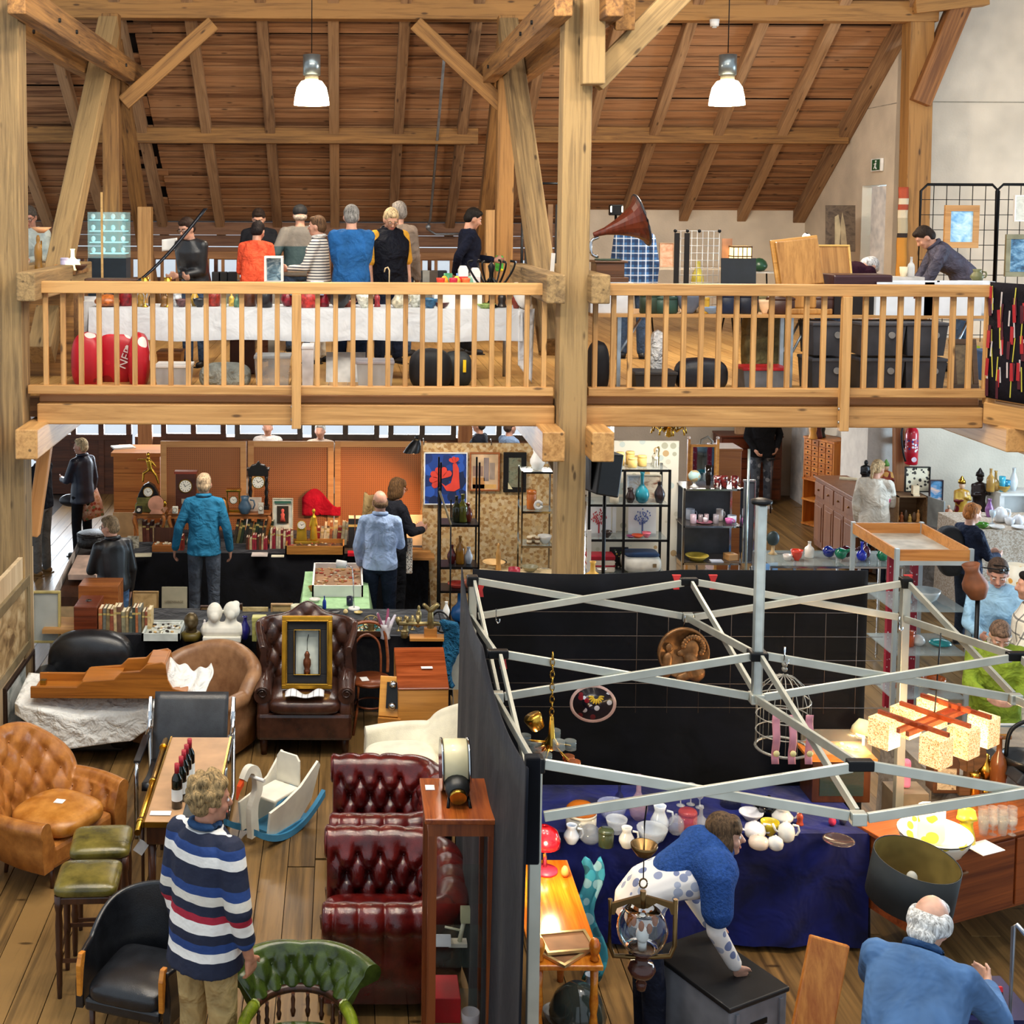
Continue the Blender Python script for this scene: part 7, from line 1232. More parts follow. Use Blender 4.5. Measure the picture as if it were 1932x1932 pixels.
MB().rings([[hs+ax*(hd.length*u)+(x_*math.cos(a)+y_*math.sin(a))*r for a in [2*PI*j/18 for j in range(18)]] for u,r in ((0,.018),(.25,.035),(.5,.075),(.7,.12),(.85,.165),(.95,.215),(1,.26))],False,smooth=False).obj('horn',WOOD('2c120c','6d2f1c',.3,1,2,.05),t,solid=.01); MB().tube([hs+hd+(x_*math.cos(a)+y_*math.sin(a))*.26 for a in [2*PI*j/24 for j in range(24)]],.012,6,True).obj('horn_rim',P('2a2c34',.4),t)
t=T('flood_light','small black floodlight on a stand behind the gramophone horn','lamp',V((at(1162,397,15.8).x,15.8,GZ))); z=at(1162,397,15.8).z - GZ; MB().bb(-.08,.08,-.05,.05,z - .06,z+.07).obj('head',BLKM,t,bev=.01); MB().bb(-.075,-.06,-.055,-.04,z - .02,z+.05).bb(.06,.075,-.055,-.04,z - .02,z+.05).obj('lens',P('fff4d8',.3,var=0,em=6),t); MB().cyl((0,0,0),(0,0,z - .06),.015).obj('stand',BLKM,t)
t=T('wire_rack','white wire cube rack with black ribbons on the folding table','wire rack',V((at(1316,540,12.9).x,12.95,BZ))); W2=P('d8d4cc',.35,.5); z=at(1316,436,12.9).z - BZ
for i in range(9): x=-.22+.055*i; MB().cyl((x,0,0),(x,0,z),.0045,n=6).obj('upright_wire',W2,t)
for i in range(12): MB().cyl((-.22,0,z*i/11),(.22,0,z*i/11),.0045,n=6).obj('cross_wire',W2,t)
for x in (-.2,-.1): MB().bb(x - .03,x+.02,-.02,-.005,0,z - .02).obj('ribbon',P('1a1614',.8),t)
for x in (-.22,-.1,.02,.22): MB().ell((x,0,z),.018).obj('connector',BLKM,t)
ware('lampg','lantern','yellow green glass lantern inside the wire rack','lantern',P('d8c44a',.3),V((at(1322,495,13).x,13.1,BZ)),.13,.5); ware('vase','silver_vase','silver vase at the foot of the wire rack','vase',CHR,V((at(1316,540,12.8).x,12.8,BZ)),.1,.26)
pic('plain black-blue board standing on the folding table',1362,487,1425,590,12.75,P('20262c',.7,var=.1),None,.01,.06,'board','board')
t=T('book_lectern','big oak moulded lid tilted upright on the folding table','lid',V((at(1518,590,12.8).x,12.8,BZ))); LO=WOOD('8a5a24','bd8a48',.35,1,2,.06); q3=Matrix.Rotation(-.16,3,'X'); MB().bb(-.26,.22,-.16,.14,0,.06).bb(-.24,.2,-.14,.12,.06,.26).obj('chest',LO,t,bev=.015); MB().box((-.06,.02,.5),(.42,.05,.46),Matrix.Rotation(-.12,3,'Y') @ q3).obj('lid',LO,t,bev=.012); MB().box((-.07,.06,.5),(.47,.04,.5),Matrix.Rotation(-.12,3,'Y') @ q3).obj('moulding',WOOD('a8742c','d09c50',.3),t,bev=.01)
pic('second oak board tilted behind the moulded lid',1553,458,1612,582,13.2,LO,WOOD('b08840','d8b060',.4),.02,.3,'oak_board','board')
t=T('writing_slope','dark mahogany writing box with a stepped lid on the folding table','box',V((at(1620,590,12.7).x,12.75,BZ))); h=at(1620,518,12.7).z - BZ; MB().bb(-.28,.3,-.12,.26,h - .12,h).obj('upper_case',WOOD('24141a','40242a',.3),t,bev=.02); MB().bb(-.26,.28,-.1,.24,0,h - .12).obj('lower_case',P('191616',.4),t)
for i,(px,w_) in enumerate(((1700,.28),(1740,.26),(1790,.28),(1835,.26))): z=at(px,540,12.7).z; tag(MB().bb(-w_,w_,-.15,.12,BZ - z+.0,.0).bb(-w_,w_,-.155,-.15,-.03,.045).obj('print_box',P(('dfe6ee','e6ebf0','dfe4ea','e8ecf0')[i],.6,var=.03),None,V((at(px,540,12.7).x,12.75+.3*(i % 2),z))),'%s white print box from the left at the right end of the folding table'% ORD[i],'box')
for i,(k,px,c,w,h) in enumerate((('jar',1228,'2c3a2c',.2,.2),('jar',1258,'28443a',.24,.17),('bowl',1302,'5a6270',.26,.2),('jar',1334,'b08a2c',.08,.16),('bowl',1346,'8aa4c4',.22,.07),('jar',1380,'16223a',.2,.2),('jar',1415,'141a28',.2,.2),('bowl',1448,'d8b08a',.16,.14),('jar',1478,'3a2018',.3,.17),('jar',1555,'3c2620',.26,.18),('jar',1725,'6a3418',.4,.2),('jar',1785,'54300f',.3,.2))): ware(k,'storage_tin','%s vessel from the left seen through the right balustrade on the folding table'% ORD[i],'vessel',P(c,.4,var=.2),V((at(px,585,12.66).x,12.72,BZ)),w,h,sq=.6)
t=T('writing_desk','long narrow desk against the plaster knee wall','desk',(at(1300,520,17.5).x,17.5,GZ)); z=at(1300,505,17.5).z - GZ; MB().bb(-.45,.75,0,.5,z - .03,z).obj('top',P('b8aa94',.5),t)
for x in (-.4,.7): MB().cyl((x,.25,0),(x - .15,.1,z),.012).cyl((x - .15,.4,0),(x,.25,z),.012).obj('trestle',BLKM,t)
t=T('paper_lamp','small lit wooden lattice lantern on the desk','lamp',V((at(1407,500,17.4).x,17.65,GZ+z))); zz=at(1407,465,17.4).z - GZ - z; MB().bb(-.12,.12,-.1,.1,0,zz).obj('paper_shade',P('ffd98a',.6,var=.05,em=2.2),t); 
for i in range(5): MB().bb(-.125+.06*i,-.115+.06*i,-.108,-.1,0,zz).obj('lattice_bar',DW,t)
MB().bb(-.13,.13,-.11,.11,zz - .02,zz).bb(-.13,.13,-.11,.11,zz*.5,zz*.5+.015).obj('lattice_rail',DW,t); MB().bb(-.1,.1,-.08,.08,-.02,0).obj('foot',DW,t)
t2=T('side_table','thin-legged stand beside the desk carrying a green pot','table',(at(1432,510,17.3).x,17.3,GZ)); zz=at(1432,512,17.3).z - GZ; MB().bb(-.25,.2,-.15,.2,zz - .02,zz).obj('top',P('a8a49c',.5),t2)
for x in (-.2,.15): MB().cyl((x,0,0),(x - .05,0,zz),.01).obj('leg',BLKM,t2)
ware('egg','green_pot','round dark green pot on the thin-legged stand','pot',P('20442e',.3),V((at(1432,508,17.3).x,17.3,GZ+zz)),.22,.18)
pic('small warm sketch standing at the left end of the desk',1244,458,1270,505,17.8,PICTURE('c88a68','e0b090','e8c4a8',8),P('b89474',.6),.012); pic('terracotta framed relief behind the wire rack',1362,450,1380,500,17.8,P('a87858',.6),None)
t=T('mosaic_lamp','little black and white glowing lamp at the plaster corner','lamp',V((at(1521,455,16.4).x,16.4,GZ))); z=at(1521,460,16.4).z - GZ; MB().cyl((0,0,0),(0,0,z),.02).obj('stand',BLKM,t); MB().ell((0,0,z+.07),(.055,.055,.07)).obj('shade',SPOTS('fff4d0',['fff6dc','141414','fff0c0','fffbe8','141414'],26,.7,.4,2.5),t)
t,w,h=pic('dark oil painting of two pale figures leaning by the doorway',1560,387,1613,475,18.6,PICTURE('3a3028','6a5a4a','4a3e34',5),None,.01,.08,'painting','painting'); MB().prism([(-w*.2,.05),(-w*.05,.05),(0,h*.5),(-w*.08,h*.8),(-w*.2,h*.75)],.01,'XZ',(0,-.02,0)).obj('figure',P('b8aa8a',.7),t,rot=(-.08,0,0)); MB().prism([(0,.05),(w*.22,.05),(w*.15,h*.55),(w*.05,h*.85),(0,h*.6)],.01,'XZ',(0,-.02,0)).obj('figure',P('a8987a',.7),t,rot=(-.08,0,0))
t=T('woven_hanging','narrow woven wall hanging in orange, cream and red on the post','wall hanging',at(1699,530,17.33)); h=at(1699,353,17.33).z - at(1699,530,17.33).z; MB().grid(lambda u,v: ((u - .5)*.13,.01*math.sin(v*20),h*v),4,30).obj('weave',STRIPES([(0,'c8862c'),(.42,'c8862c'),(.45,'2a1c14'),(.5,'b8a888'),(.66,'d8c8a8'),(.74,'a8482c'),(.8,'d8c8a8'),(.86,'b04a2a')],h*1.02,2),t,solid=.02)
for i,(pa,pb) in enumerate(((1738,1877),(1881,2010))):
    x0,x1,z0,z1=R4(pa,348,pb,545,16.3); t=T('grid_panel',('black wire grid panel by the post hung with a pale wood frame','black wire grid panel at the right edge')[i],'grid panel',((x0+x1)/2,16.3,GZ)); w,z1=(x1 - x0)/2,z1 - GZ
    MB().tube([(-w,0,0),(-w,0,z1 - .08),(-w+.08,0,z1),(w - .08,0,z1),(w,0,z1 - .08),(w,0,0)],.018,8).obj('frame',BLKM,t)
    for j in range(1,6): MB().cyl((-w+2*w*j/6,0,.1),(-w+2*w*j/6,0,z1),.005,n=6).obj('wire',BLKM,t)
    for j in range(1,11): MB().cyl((-w,0,z1*j/11),(w,0,z1*j/11),.005,n=6).obj('wire',BLKM,t)
pic('blue ice landscape in a wide pale wood frame on the grid panel',1782,387,1844,468,16.2,PICTURE('6aa8d8','a8d4ee','d8eef8',6),WOOD('a8743c','c8965a',.45),.075); pic('small sketch in a white frame at the right edge',1913,368,1945,418,16.2,PICTURE('c8c4b4','e0dccc','d0ccbc',8),WHT,.02); pic('dark blue seascape in a silver-gold frame at the right edge',1897,442,1950,522,16.1,PICTURE('1c3a54','4a7a9c','8ab0c8',9),P('8a8468',.4,.4),.06)
ware('jug','stoneware_jug','small mottled jug by the grey hooded man','jug',P('6a6a44',.4),V((at(1843,528,13.2).x,13.2,at(1843,530,13.2).z)),.13,.12,handle=0); tag(MB().bb(-.14,.14,-.1,.12,-.4,0).obj('display_plinth',P('c8ccd0',.6),None,V((at(1843,528,13.2).x,13.2,at(1843,530,13.2).z))),'pale plinth under the mottled jug','plinth'); ware('bottle','water_bottle','clear plastic water bottle beside the grey hooded man','bottle',P('dfe6ea',.05,al=.5),V((at(1718,535,13.1).x,13.1,at(1718,522,13.1).z)),.07,.2); ware('cup','paper_cup','small paper cup beside the water bottle','cup',P('d8c8a8',.7),V((at(1704,535,13.1).x,13.1,at(1718,522,13.1).z)),.08,.1); tag(MB().bb(-.2,.12,-.1,.12,-.35,0).obj('display_plinth',P('b8b4b0',.6),None,V((at(1714,522,13.1).x,13.1,at(1718,522,13.1).z))),'grey plinth under the paper cup and water bottle','plinth')
t=T('exit_sign','green running-man exit sign on the plaster side wall','exit sign',V((XW - .03,18.62,at(1649,311,18.6).z))); MB().bb(-.02,.02,-.17,.17,-.09,.09).obj('box',P('e8ece4',.5),t); MB().bb(-.026,-.02,-.14,.12,-.075,.075).obj('pictogram_field',P('1c5a34',.4),t); MB().cap((-.03,-.02,.02),(-.03,0,-.02),.012,.01).cap((-.03,0,-.02),(-.03,-.04,-.055),.01,.008).cap((-.03,0,-.02),(-.03,.04,-.05),.01,.008).ell((-.03,-.025,.05),.014).cap((-.03,-.02,.02),(-.03,.04,.01),.008,.008).obj('running_figure',P('f0f4ee',.5),t)
t=T('smoke_detector','white smoke detector under the upper purlin','detector',at(1348,44,17.3)); MB().cyl((0,0,-.04),(0,0,.05),.055,.065).obj('housing',WHT,t); MB().cyl((0,0,-.06),(0,0,-.04),.03).obj('sensor',P('b8b8b4',.5),t)
def pendant(label,loc,e):
    t=T('pendant_lamp',label,'lamp',loc); MB().cyl((0,0,.42),(0,0,2.2),.006,n=6).obj('cable',BLKM,t); MB().cyl((0,0,.17),(0,0,.40),.1,.1,20).obj('housing',P('8d9698',.3,.8),t); MB().cyl((0,0,.12),(0,0,.17),.08).obj('socket',P('a89878',.4),t)
    MB().lathe([(.06,.12),(.12,.1),(.17,.03),(.195,-.08),(.205,-.17),(.2,-.17),(.19,-.08),(.165,.02),(.1,.09)],28).obj('glass_shade',P('fff0cf',.3,var=0,em=5),t); light('POINT','pendant_light',V(loc)+V((0,0,-.22)),e,(1,.88,.72),.14); return t
LP=at(588,170,15.0)
pendant('glowing bell pendant over the left half of the gallery',LP,110); pendant('glowing bell pendant over the right half of the gallery',at(1372,170,15.0),250)
for i,(x,y) in enumerate(((-1.9,9.4),(.7,9.4),(3.3,9.0),(-1.9,6.6),(.7,6.6),(3.3,6.2))): pendant('%s unseen pendant added for overhead light high over the open well'% ORD[i],(x,y,7.9),190)  # out-of-view lamps added for crisper overhead light on the well
def lump(label,px,py,y,w,d,h,mat,name,cat='bag',p=3.5): o=cushion(name,mat,None,w,d,h,(0,0,0),p=p,n=14); c=at(px,py,y); o.location=(c.x,y,GZ+h*.5); return tag(o,label,cat)
REDB=SPOTS('b81626',['e8e0d8','b81626','8a0f1c','c8202e'],7,.4,.4)
for i,(px,w) in enumerate(((165,.3),(220,.42),(262,.2))): o=lump('%s red and white plastic carrier bag under the left table'% ORD[i],px,690,12.7+.25*(i % 2),w,.3,.46,REDB,'carrier_bag')
text('NER',.12,P('f0ece4',.6),COL.objects['carrier_bag.001'],(.12,-.165,.02),(PI/2,-1.2,0),'bag_print')
def tub(label,px0,px1,py0,y,mat,lid,name='storage_box',d=.3): 
    x0,x1=at(px0,700,y).x,at(px1,700,y).x; h=at(px0,py0,y).z - GZ; t=T(name,label,'box',((x0+x1)/2,y,GZ)); w=(x1 - x0)/2; MB().rings([[V((sx*w*k,sy*d/2*k,z)) for sx,sy in ((-1,-1),(1,-1),(1,1),(-1,1))] for z,k in ((0,.88),(h - .03,1))],True,smooth=False).obj('tub',mat,t); MB().bb(-w*1.04,w*1.04,-d*.53,d*.53,h - .03,h).obj('lid',lid,t,bev=.006); return t
CL=P('c4c8ca',.25,al=.75,var=.05); tub('translucent box with a white lid under the left table',296,362,685,12.6,CL,WHT); tub('big empty translucent box by the left newel',482,548,668,12.5,P('b8bcbc',.2,al=.4),P('b0b8bc',.3,al=.6)); tub('translucent box with a black clip right of the newel',672,742,678,12.6,CL,P('a8a4a8',.3)); tub('grey plastic crate with a red lid under the folding table',1394,1478,690,12.5,P('6e747c',.5),P('b82028',.4)); tub('charcoal wheeled case under the folding table',1192,1270,698,12.5,P('2c2a2a',.5),P('3a3838',.4))
for i,(a,b) in enumerate(((1518,1578),(1606,1690),(1692,1768))):
    for j in range(2): o=tub('%s dark grey stacking crate, %s one, behind the right newel'% (ORD[i],('lower','upper')[j]),a,b,672,12.6,P('3d3f45',.5),P('4a4c52',.5),'stacking_crate',.4); o.location.z+=j*.345; MB().cyl((.08,-.2,.2),(.08,-.215,.2),.032,.032,20).obj('round_badge',P('8a8a88',.5),o)
tub('light wooden box under the left table',300,345,660,13.2,OAK,OAK); tub('white carton with red lettering by the newel',570,592,650,12.6,P('dcdcde',.6),P('dcdcde',.6))
lump('crumpled grey-green sack under the left table',425,705,12.5,.5,.3,.22,CLOTH('8f948c',.7,.9,9),'sack','sack'); lump('pile of black bags under the right end of the long table',812,705,12.6,.42,.3,.34,P('15161a',.6),'black_bag'); lump('black holdall beside the black bags',862,705,12.8,.3,.3,.3,P('23282a',.6),'holdall'); lump('black travel bag under the folding table',1322,712,12.5,.5,.3,.28,LEATHER('14161c','262a33',.4),'travel_bag'); lump('white plastic bag on the wheeled case',1240,670,12.7,.16,.2,.5,CLOTH('d8d8d6',.4,.9,14),'plastic_bag'); lump('khaki cloth sack behind the red-lid crate',1440,640,13.1,.42,.3,.8,CLOTH('7a7452',.9,.7,7),'sack','sack'); lump('black bin bag beside the middle post',1128,690,12.5,.2,.3,.42,P('131318',.5),'bin_bag')
t=T('suitcase','brown vintage suitcase standing under the long table','suitcase',(at(458,700,13.6).x,13.6,GZ)); MB().bb(-.13,.13,-.08,.08,0,.36).obj('shell',P('4a2a20',.5),t,bev=.015); MB().tube([(-.05,0,.36),(-.05,0,.4),(.05,0,.4),(.05,0,.36)],.01,6).obj('handle',BLKM,t)
pic('dark wood panelled frame leaning under the folding table end',1798,640,1845,735,12.6,PICTURE('5a4a34','7a6648','4a3a28',6),WOOD('3a2a1c','5a4028',.5),.05,.2); MB().box((.06,-.16,.05),(.03,.02,.12)).obj('yellow_tag',P('e8c01c',.5),COL.objects['holdall']); tub('blue plastic crate near the corner cloth',1840,1866,660,13.4,P('2a5a94',.5),P('2a5a94',.5)); tub('lime green carton on the gallery near the corner',1812,1834,650,13.9,P('a8b81c',.6),P('a8b81c',.6)); pic('white folded screen leaning behind the newel',615,660,690,735,12.9,P('b8b8b6',.6),None,.01,.5,'board','board')
t=T('patterned_cloth','black cloth with red, yellow and white retro shapes over the corner railing','cloth',(xq,YR,GZ)); dv=V((.75,-2.5,0)); ln=dv.length; dvn=dv.normalized(); nn=V((-dvn.y,dvn.x,0))*-1; MB().grid(lambda u,v: dv*(.02+.95*u)+V((-.075,-.02,1.09 - 1.06*v))+V((-.012*math.sin(u*20)*v,0,0)),24,12).obj('fabric',CLOTH('17141a',.9,.3,6),t,solid=.01)
for nm,c,seed in (('red_shapes','a8242c',1),('yellow_shapes','c8c04a',2),('white_shapes','c8c0c0',3),('plum_shapes','4a1424',4)):
    r2=random.Random(seed); m=MB()
    for i in range(60): u=(i % 20+r2.random()*.6)/20; z=.1+(i//20*.33+r2.random()*.25); w,h=((.05,.16),(.012,.22),(.02,.14),(.05,.16))[seed - 1]; m.box(dv*(.02+.95*u)+V((-.09,-.025,z)),(.004,w,h),Matrix.Rotation(r2.uniform(-.15,.15),3,'X'))
    tag(m.obj(nm,P(c,.8,var=0),t),kind='stuff')
t=T('conduit_pipe','thin grey conduit running down a rafter to a valve under the eaves','pipe',at(838,115,18.2)); MB().tube([at(a,b,c) - t.location for a,b,c in ((838,110,18.15),(812,412,21.3),(806,432,21.45),(822,442,21.5),(872,441,21.5))],.02,8).obj('pipe',P('8d9296',.4,.6),t); MB().ell(at(808,428,21.4) - t.location,.045).obj('valve',P('b0b4b8',.4,.6),t)
ALU=P('c2c4b8',.38,.6,var=.05); TX0,TX1,TY0,TY1,TH,TL=.88,3.83,5.75,8.69,2.3,2.05; TXM,TYM=(TX0+TX1)/2,(TY0+TY1)/2
t=T('folding_tent','aluminium folding tent frame without roof over the glassware stall','tent',(TXM,TYM,0)); o_=V((TXM,TYM,0))
def bar(p,q,n='truss_bar',of=0): p,q=V(p) - o_,V(q) - o_; d=(q - p).normalized()*.04; s_=V((-d.y,d.x,0)).normalized()*of; p,q=p+s_,q+s_; beam(n,p+d,q - d,.02,.046,ALU,t,.003)
def sc(a,b): bar((*a,TH),(*b,TL),of=.0105); bar((*a,TL),(*b,TH),of=-.0105)
C00,C10,C01,C11=(TX0,TY0),(TX1,TY0),(TX0,TY1),(TX1,TY1); MF,MB_,ML,MR,CC=(TXM,TY0),(TXM,TY1),(TX0,TYM),(TX1,TYM),(TXM,TYM)
for a,b in ((C00,MF),(MF,C10),(C01,MB_),(MB_,C11),(C00,ML),(ML,C01),(C10,MR),(MR,C11),(ML,CC),(MR,CC),(MB_,CC),(MF,CC)): sc(a,b)
for c in (C00,C10,C01,C11): beam('leg',V((*c,0)) - o_,V((*c,TH+.03)) - o_,.055,.055,ALU,t,.004); MB().box(V((*c,TH)) - o_,(.075,.075,.07)).obj('corner_joint',BLKM,t,bev=.008)
for c in (MF,MB_,ML,MR):
    MB().box(V((*c,TH)) - o_,(.12,.05,.05)).obj('upper_joint',BLKM,t,bev=.008); MB().box(V((*c,TL)) - o_,(.07,.05,.06)).obj('lower_joint',ALU,t,bev=.006)
beam('centre_pole',V((*CC,TL - .03)) - o_,V((*CC,3.17)) - o_,.055,.055,P('c4c9c2',.3,.7),t,.012); MB().lathe([(0,3.17),(.055,3.17),(.06,3.19),(.03,3.2),(0,3.2)],20).obj('pole_cap',BLKM,t); MB().box(V((*CC,TH)) - o_,(.1,.1,.05)).obj('hub',BLKM,t,bev=.008); MB().box(V((*CC,TL)) - o_,(.08,.08,.06)).obj('hub',ALU,t,bev=.008)
BLKT=CLOTH('090a0f',.85,.25,2.5,.5,.06)
tag(MB().grid(lambda u,v: (TX0+.03+2.78*u,8.98+.02*math.sin(u*24)*v,TH+.0 - .035*math.sin(PI*min(1,u*1.9))*(1 - v) - 2.2*v),60,14).obj('tent_wall_cloth',BLKT,solid=.008),'black velvet cloth forming the back wall of the tent','cloth')
tag(MB().grid(lambda u,v: (TX0 - .05 - .035*v+.014*math.sin(u*34)*v - .03*math.sin(PI*u),TY0 - .1+3.3*u,TH+.02 - .13*math.sin(PI*((2*u) % 1))*(1 - v)*.7 - 2.25*v),60,14).obj('tent_wall_cloth',CLOTH('0f121b',.65,.12,3,.06,.05),solid=.008),'blue-black cloth forming the left side of the tent','cloth')
tag(MB().bb(-.035,.035,-.03,.03,1.85,TH+.05).obj('pole_sleeve',BLKT,None,(TX0 - .02,TY0 - .03,0),bev=.01),'black cloth sleeve wrapped round the front tent pole','cloth')
t=T('wire_mesh','thin wire mesh before the black back cloth of the tent','wire mesh',(TXM,8.9,0))
for i in range(5): MB().cyl((-1.4,0,2.02 - .17*i),(1.42,0,2.02 - .17*i),.0025,n=4).obj('wire',P('5c5048',.5,.5),t)
for i in range(8): MB().cyl((-.3+.22*i,0,1.3),(-.3+.22*i,0,2.02),.002,n=4).obj('wire',P('5c5048',.5,.5),t)
for i,(px,py) in enumerate(((907,1112),(950,1245),(1276,1098),(1345,1098),(1713,1098))): y=(8.8,7.25,8.85,8.85,8.85)[i]; tag(MB().prism([(-.02,-.05),(.02,-.05),(.012,.0),(.03,.05),(-.03,.05),(-.012,0)],.02,'XZ').obj('spring_clamp',P('c83838',.4),None,at(px,py,y)),('red spring clamp at the rear tent corner','red spring clamp on the left tent side','left red clamp at the rear tent middle','right red clamp at the rear tent middle','red clamp at the right rear tent corner')[i],'clamp')
for i,(px,py,y) in enumerate(((936,1165,8.6),(1696,1180,8.6),(1480,1240,7.2))): tag(MB().tube([(0,0,.06),(.0,0,-.02),(.012,0,-.04),(.025,0,-.03),(.025,0,-.01)],.005,6).obj('steel_hook',CHR,None,at(px,py,y)),'empty steel S-hook on the %s tent bar'% ('left rear','right rear','centre')[i],'hook')
t=T('bronze_medallion','large round bronze relief of a woman in profile with a bird','medallion',at(1289,1231,8.6)); r=.176; BRZ=P('7a5634',.45,.6,var=.2,vs=18); MB().lathe([(0,0),(r,0),(r,.02),(r*.93,.03),(r*.9,.018),(0,.016)],40,(0,0,0),(0,-1,0)).obj('disc',BRZ,t)
f=MB(); f.ell((.03,-.02,.02),(.05,.018,.06)); f.ell((-.02,-.02,.0),(.018,.015,.018)); f.cap((.03,-.02,-.03),(.06,-.02,-.1),.035,.05); f.cap((.06,-.02,-.1),(-.02,-.02,-.13),.03,.02); f.cap((-.08,-.02,-.02),(-.09,-.02,-.1),.025,.03); f.ell((-.075,-.022,.03),(.02,.012,.025)); f.v=[(x*1.35,y,z*1.3) for x,y,z in f.v]; blob('relief',f,BRZ,t,.007,1)
for i in range(14): a=-.6+i*.28; MB().ell((.06+.068*math.cos(a),-.03,.045+.07*math.sin(a)),(.02,.012,.02),8,5).obj('curl',BRZ,t)
MB().tube([(0,0,r),(0,-.02,r+.05),(0,-.03,r+.09)],.004,5).obj('hook',CHR,t)
t=T('sunflower_plate','wavy ceramic plate painted with sunflower and petals on a dark ground','plate',at(1118,1326,8.6)); MB().lathe([(0,0),(.155,0),(.158,.02),(.13,.012),(0,.006)],36,(0,0,0),(0,-1,0),sy=.82).obj('dish',P('b89a94',.3),t); MB().lathe([(0,.012),(.14,.014),(.0,.02)],36,(0,0,0),(0,-1,0),sy=.82).obj('ground',SPOTS('15121a',['c8ccd8','15121a','7a1c24','15121a','15121a'],24,.45,.2),t)
for i in range(9): a=PI+i*PI/8; MB().ell((.02+.035*math.cos(a),-.02,.05+.035*math.sin(a)),(.008,.003,.02),6,4,Matrix.Rotation(PI/2 - a,3,'Y')).obj('petal',P('c8a82c',.4),t)
t=T('brass_chandelier','brass chandelier with glass blocks hanging on a chain from the tent bar','chandelier',at(1040,1400,7.2)); 
for i in range(11): MB().tube([(.012*math.cos(a)*(i % 2),.012*math.cos(a)*(1 - i % 2),.14+.036*i+.024*math.sin(a)) for a in [2*PI*j/8 for j in range(8)]],.004,5,True).obj('chain_link',BRASS,t)
MB().lathe([(0,-.05),(.03,-.04),(.045,0),(.02,.03),(.012,.15),(0,.15)],16).obj('body',BRASS,t); MB().lathe([(0,0),(.04,0),(.055,.07),(.05,.08),(0,.08)],14,(-.08,-.02,.09),(-.5,0,1)).obj('cup',BRASS,t)
for i in range(10): a=i*.628; r_=.1+.05*(i % 2); z=-.05+.06*((i*7) % 3 - 1); MB().cyl((0,0,0),(r_*math.cos(a),r_*.8*math.sin(a),z),.006,n=6).obj('arm',BRASS,t); MB().cyl((r_*math.cos(a),r_*.8*math.sin(a),z - .02),(r_*math.cos(a),r_*.8*math.sin(a),z+.03),.035,.035,12).obj('glass_block'if i % 3 else 'copper_tube',P('8f9a98',.04,al=.4) if i % 3 else P('c8764a',.2,.9),t)
t=T('hanging_lantern','bronze hanging lamp with a clear glass globe and amber crystals','lamp',at(1212,1752,5.75)); DB=P('6a5230',.3,.85,var=.1)
MB().lathe([(r_*.115,z*.115) for r_,z in ((.35,-.95),(.7,-.72),(.88,-.48),(.97,-.22),(1,0),(.97,.22),(.88,.48),(.7,.72),(.45,.9))],36,cap=False).obj('globe',P('f4f8fa',0.0,var=0,tr=1),t,solid=.003); MB().ell((0,0,-.03),(.03,.03,.04),14,10).obj('bulb',P('f2ece0',.25),t); MB().cyl((0,0,-.1),(0,0,-.06),.02).obj('socket',WHT,t)
MB().lathe([(0,-.3),(.02,-.29),(.025,-.26),(.012,-.24),(.05,-.22),(.065,-.19),(.05,-.16),(.03,-.155),(.035,-.12),(.06,-.105),(.06,-.1),(0,-.1)],20).obj('base',WOOD('2a1410','4a241a',.2),t); MB().tube([(-.15,0,.14),(-.15,0,-.08),(-.13,0,-.13),(-.05,0,-.135),(.05,0,-.135),(.13,0,-.13),(.15,0,-.08),(.15,0,.14)],.011,8).obj('yoke',DB,t); MB().prism([(-.15,.07),(-.15,.12),(-.01,.16),(.01,.16),(.15,.12),(.15,.07),(.13,.07),(.12,.1),(.06,.125),(.02,.1),(-.02,.1),(-.06,.125),(-.12,.1),(-.13,.07)],.016,'XZ').obj('bridge',DB,t); MB().cyl((0,0,.1),(0,0,.18),.014).obj('stem',DB,t); MB().tube([(.018*math.cos(a),0,.215+.022*math.sin(a)) for a in [2*PI*j/14 for j in range(14)]],.004,6,True).obj('ring',DB,t)
for i in range(10): a=i*.628; MB().ell((.06*math.cos(a),.06*math.sin(a),.055 - .012*(i % 3)),(.014,.01,.026),6,5).obj('amber_drop',P('a85a14',.1,al=.9),t)
MB().cyl((0,0,.24),(0,0,.36),.003,n=5).obj('wire',BLKM,t); MB().lathe([(.006,.345),(.035,.35),(.06,.385),(.062,.4),(.055,.4),(.03,.36)],18).obj('canopy',DB,t); MB().tube([(0,0,.36),(.0,0,.5),(.012,0,.62)],.004,5).obj('hook',BLKM,t)
t=T('bird_cage','white wire bird cage hung with pink ribbons','bird cage',at(1476,1410,7.75)); WR=P('9a968c',.4,.5)
for i in range(14): a=2*PI*i/14; MB().tube([(.16*math.cos(a),.16*math.sin(a),0),(.16*math.cos(a),.16*math.sin(a),.3),(.13*math.cos(a),.13*math.sin(a),.38),(.06*math.cos(a),.06*math.sin(a),.44),(0,0,.455)],.003,5).obj('cage_wire',WR,t)
for z in (0,.1,.2,.3): MB().tube([(.16*math.cos(a),.16*math.sin(a),z) for a in [2*PI*j/24 for j in range(24)]],.004 if z else .009,5,True).obj('ring',WR,t)
for z in (.49,.52): MB().ell((0,0,z),.018).obj('bead',WR,t)
for x in (-.1,0,.1): MB().grid(lambda u,v: (x+(u - .5)*.045,-.175+.01*math.sin(v*9),-.03+.3*v),4,10).obj('ribbon',P('d8909c',.5,var=.12),t,solid=.004); MB().ell((x,-.19,.04),(.02,.012,.02),8,5).obj('flower',P('d8c88a',.5),t)
t=T('cube_chandelier','glowing chandelier of six speckled glass cubes on a wooden lattice','chandelier',at(1762,1378,7.9)); LW=WOOD('7a2c12','a8481c',.35); GLOW=SPOTS('e8c088',['e0a860','f0d8a8','b8702c','f0d0a0','d8a060'],130,.5,.5,.8)
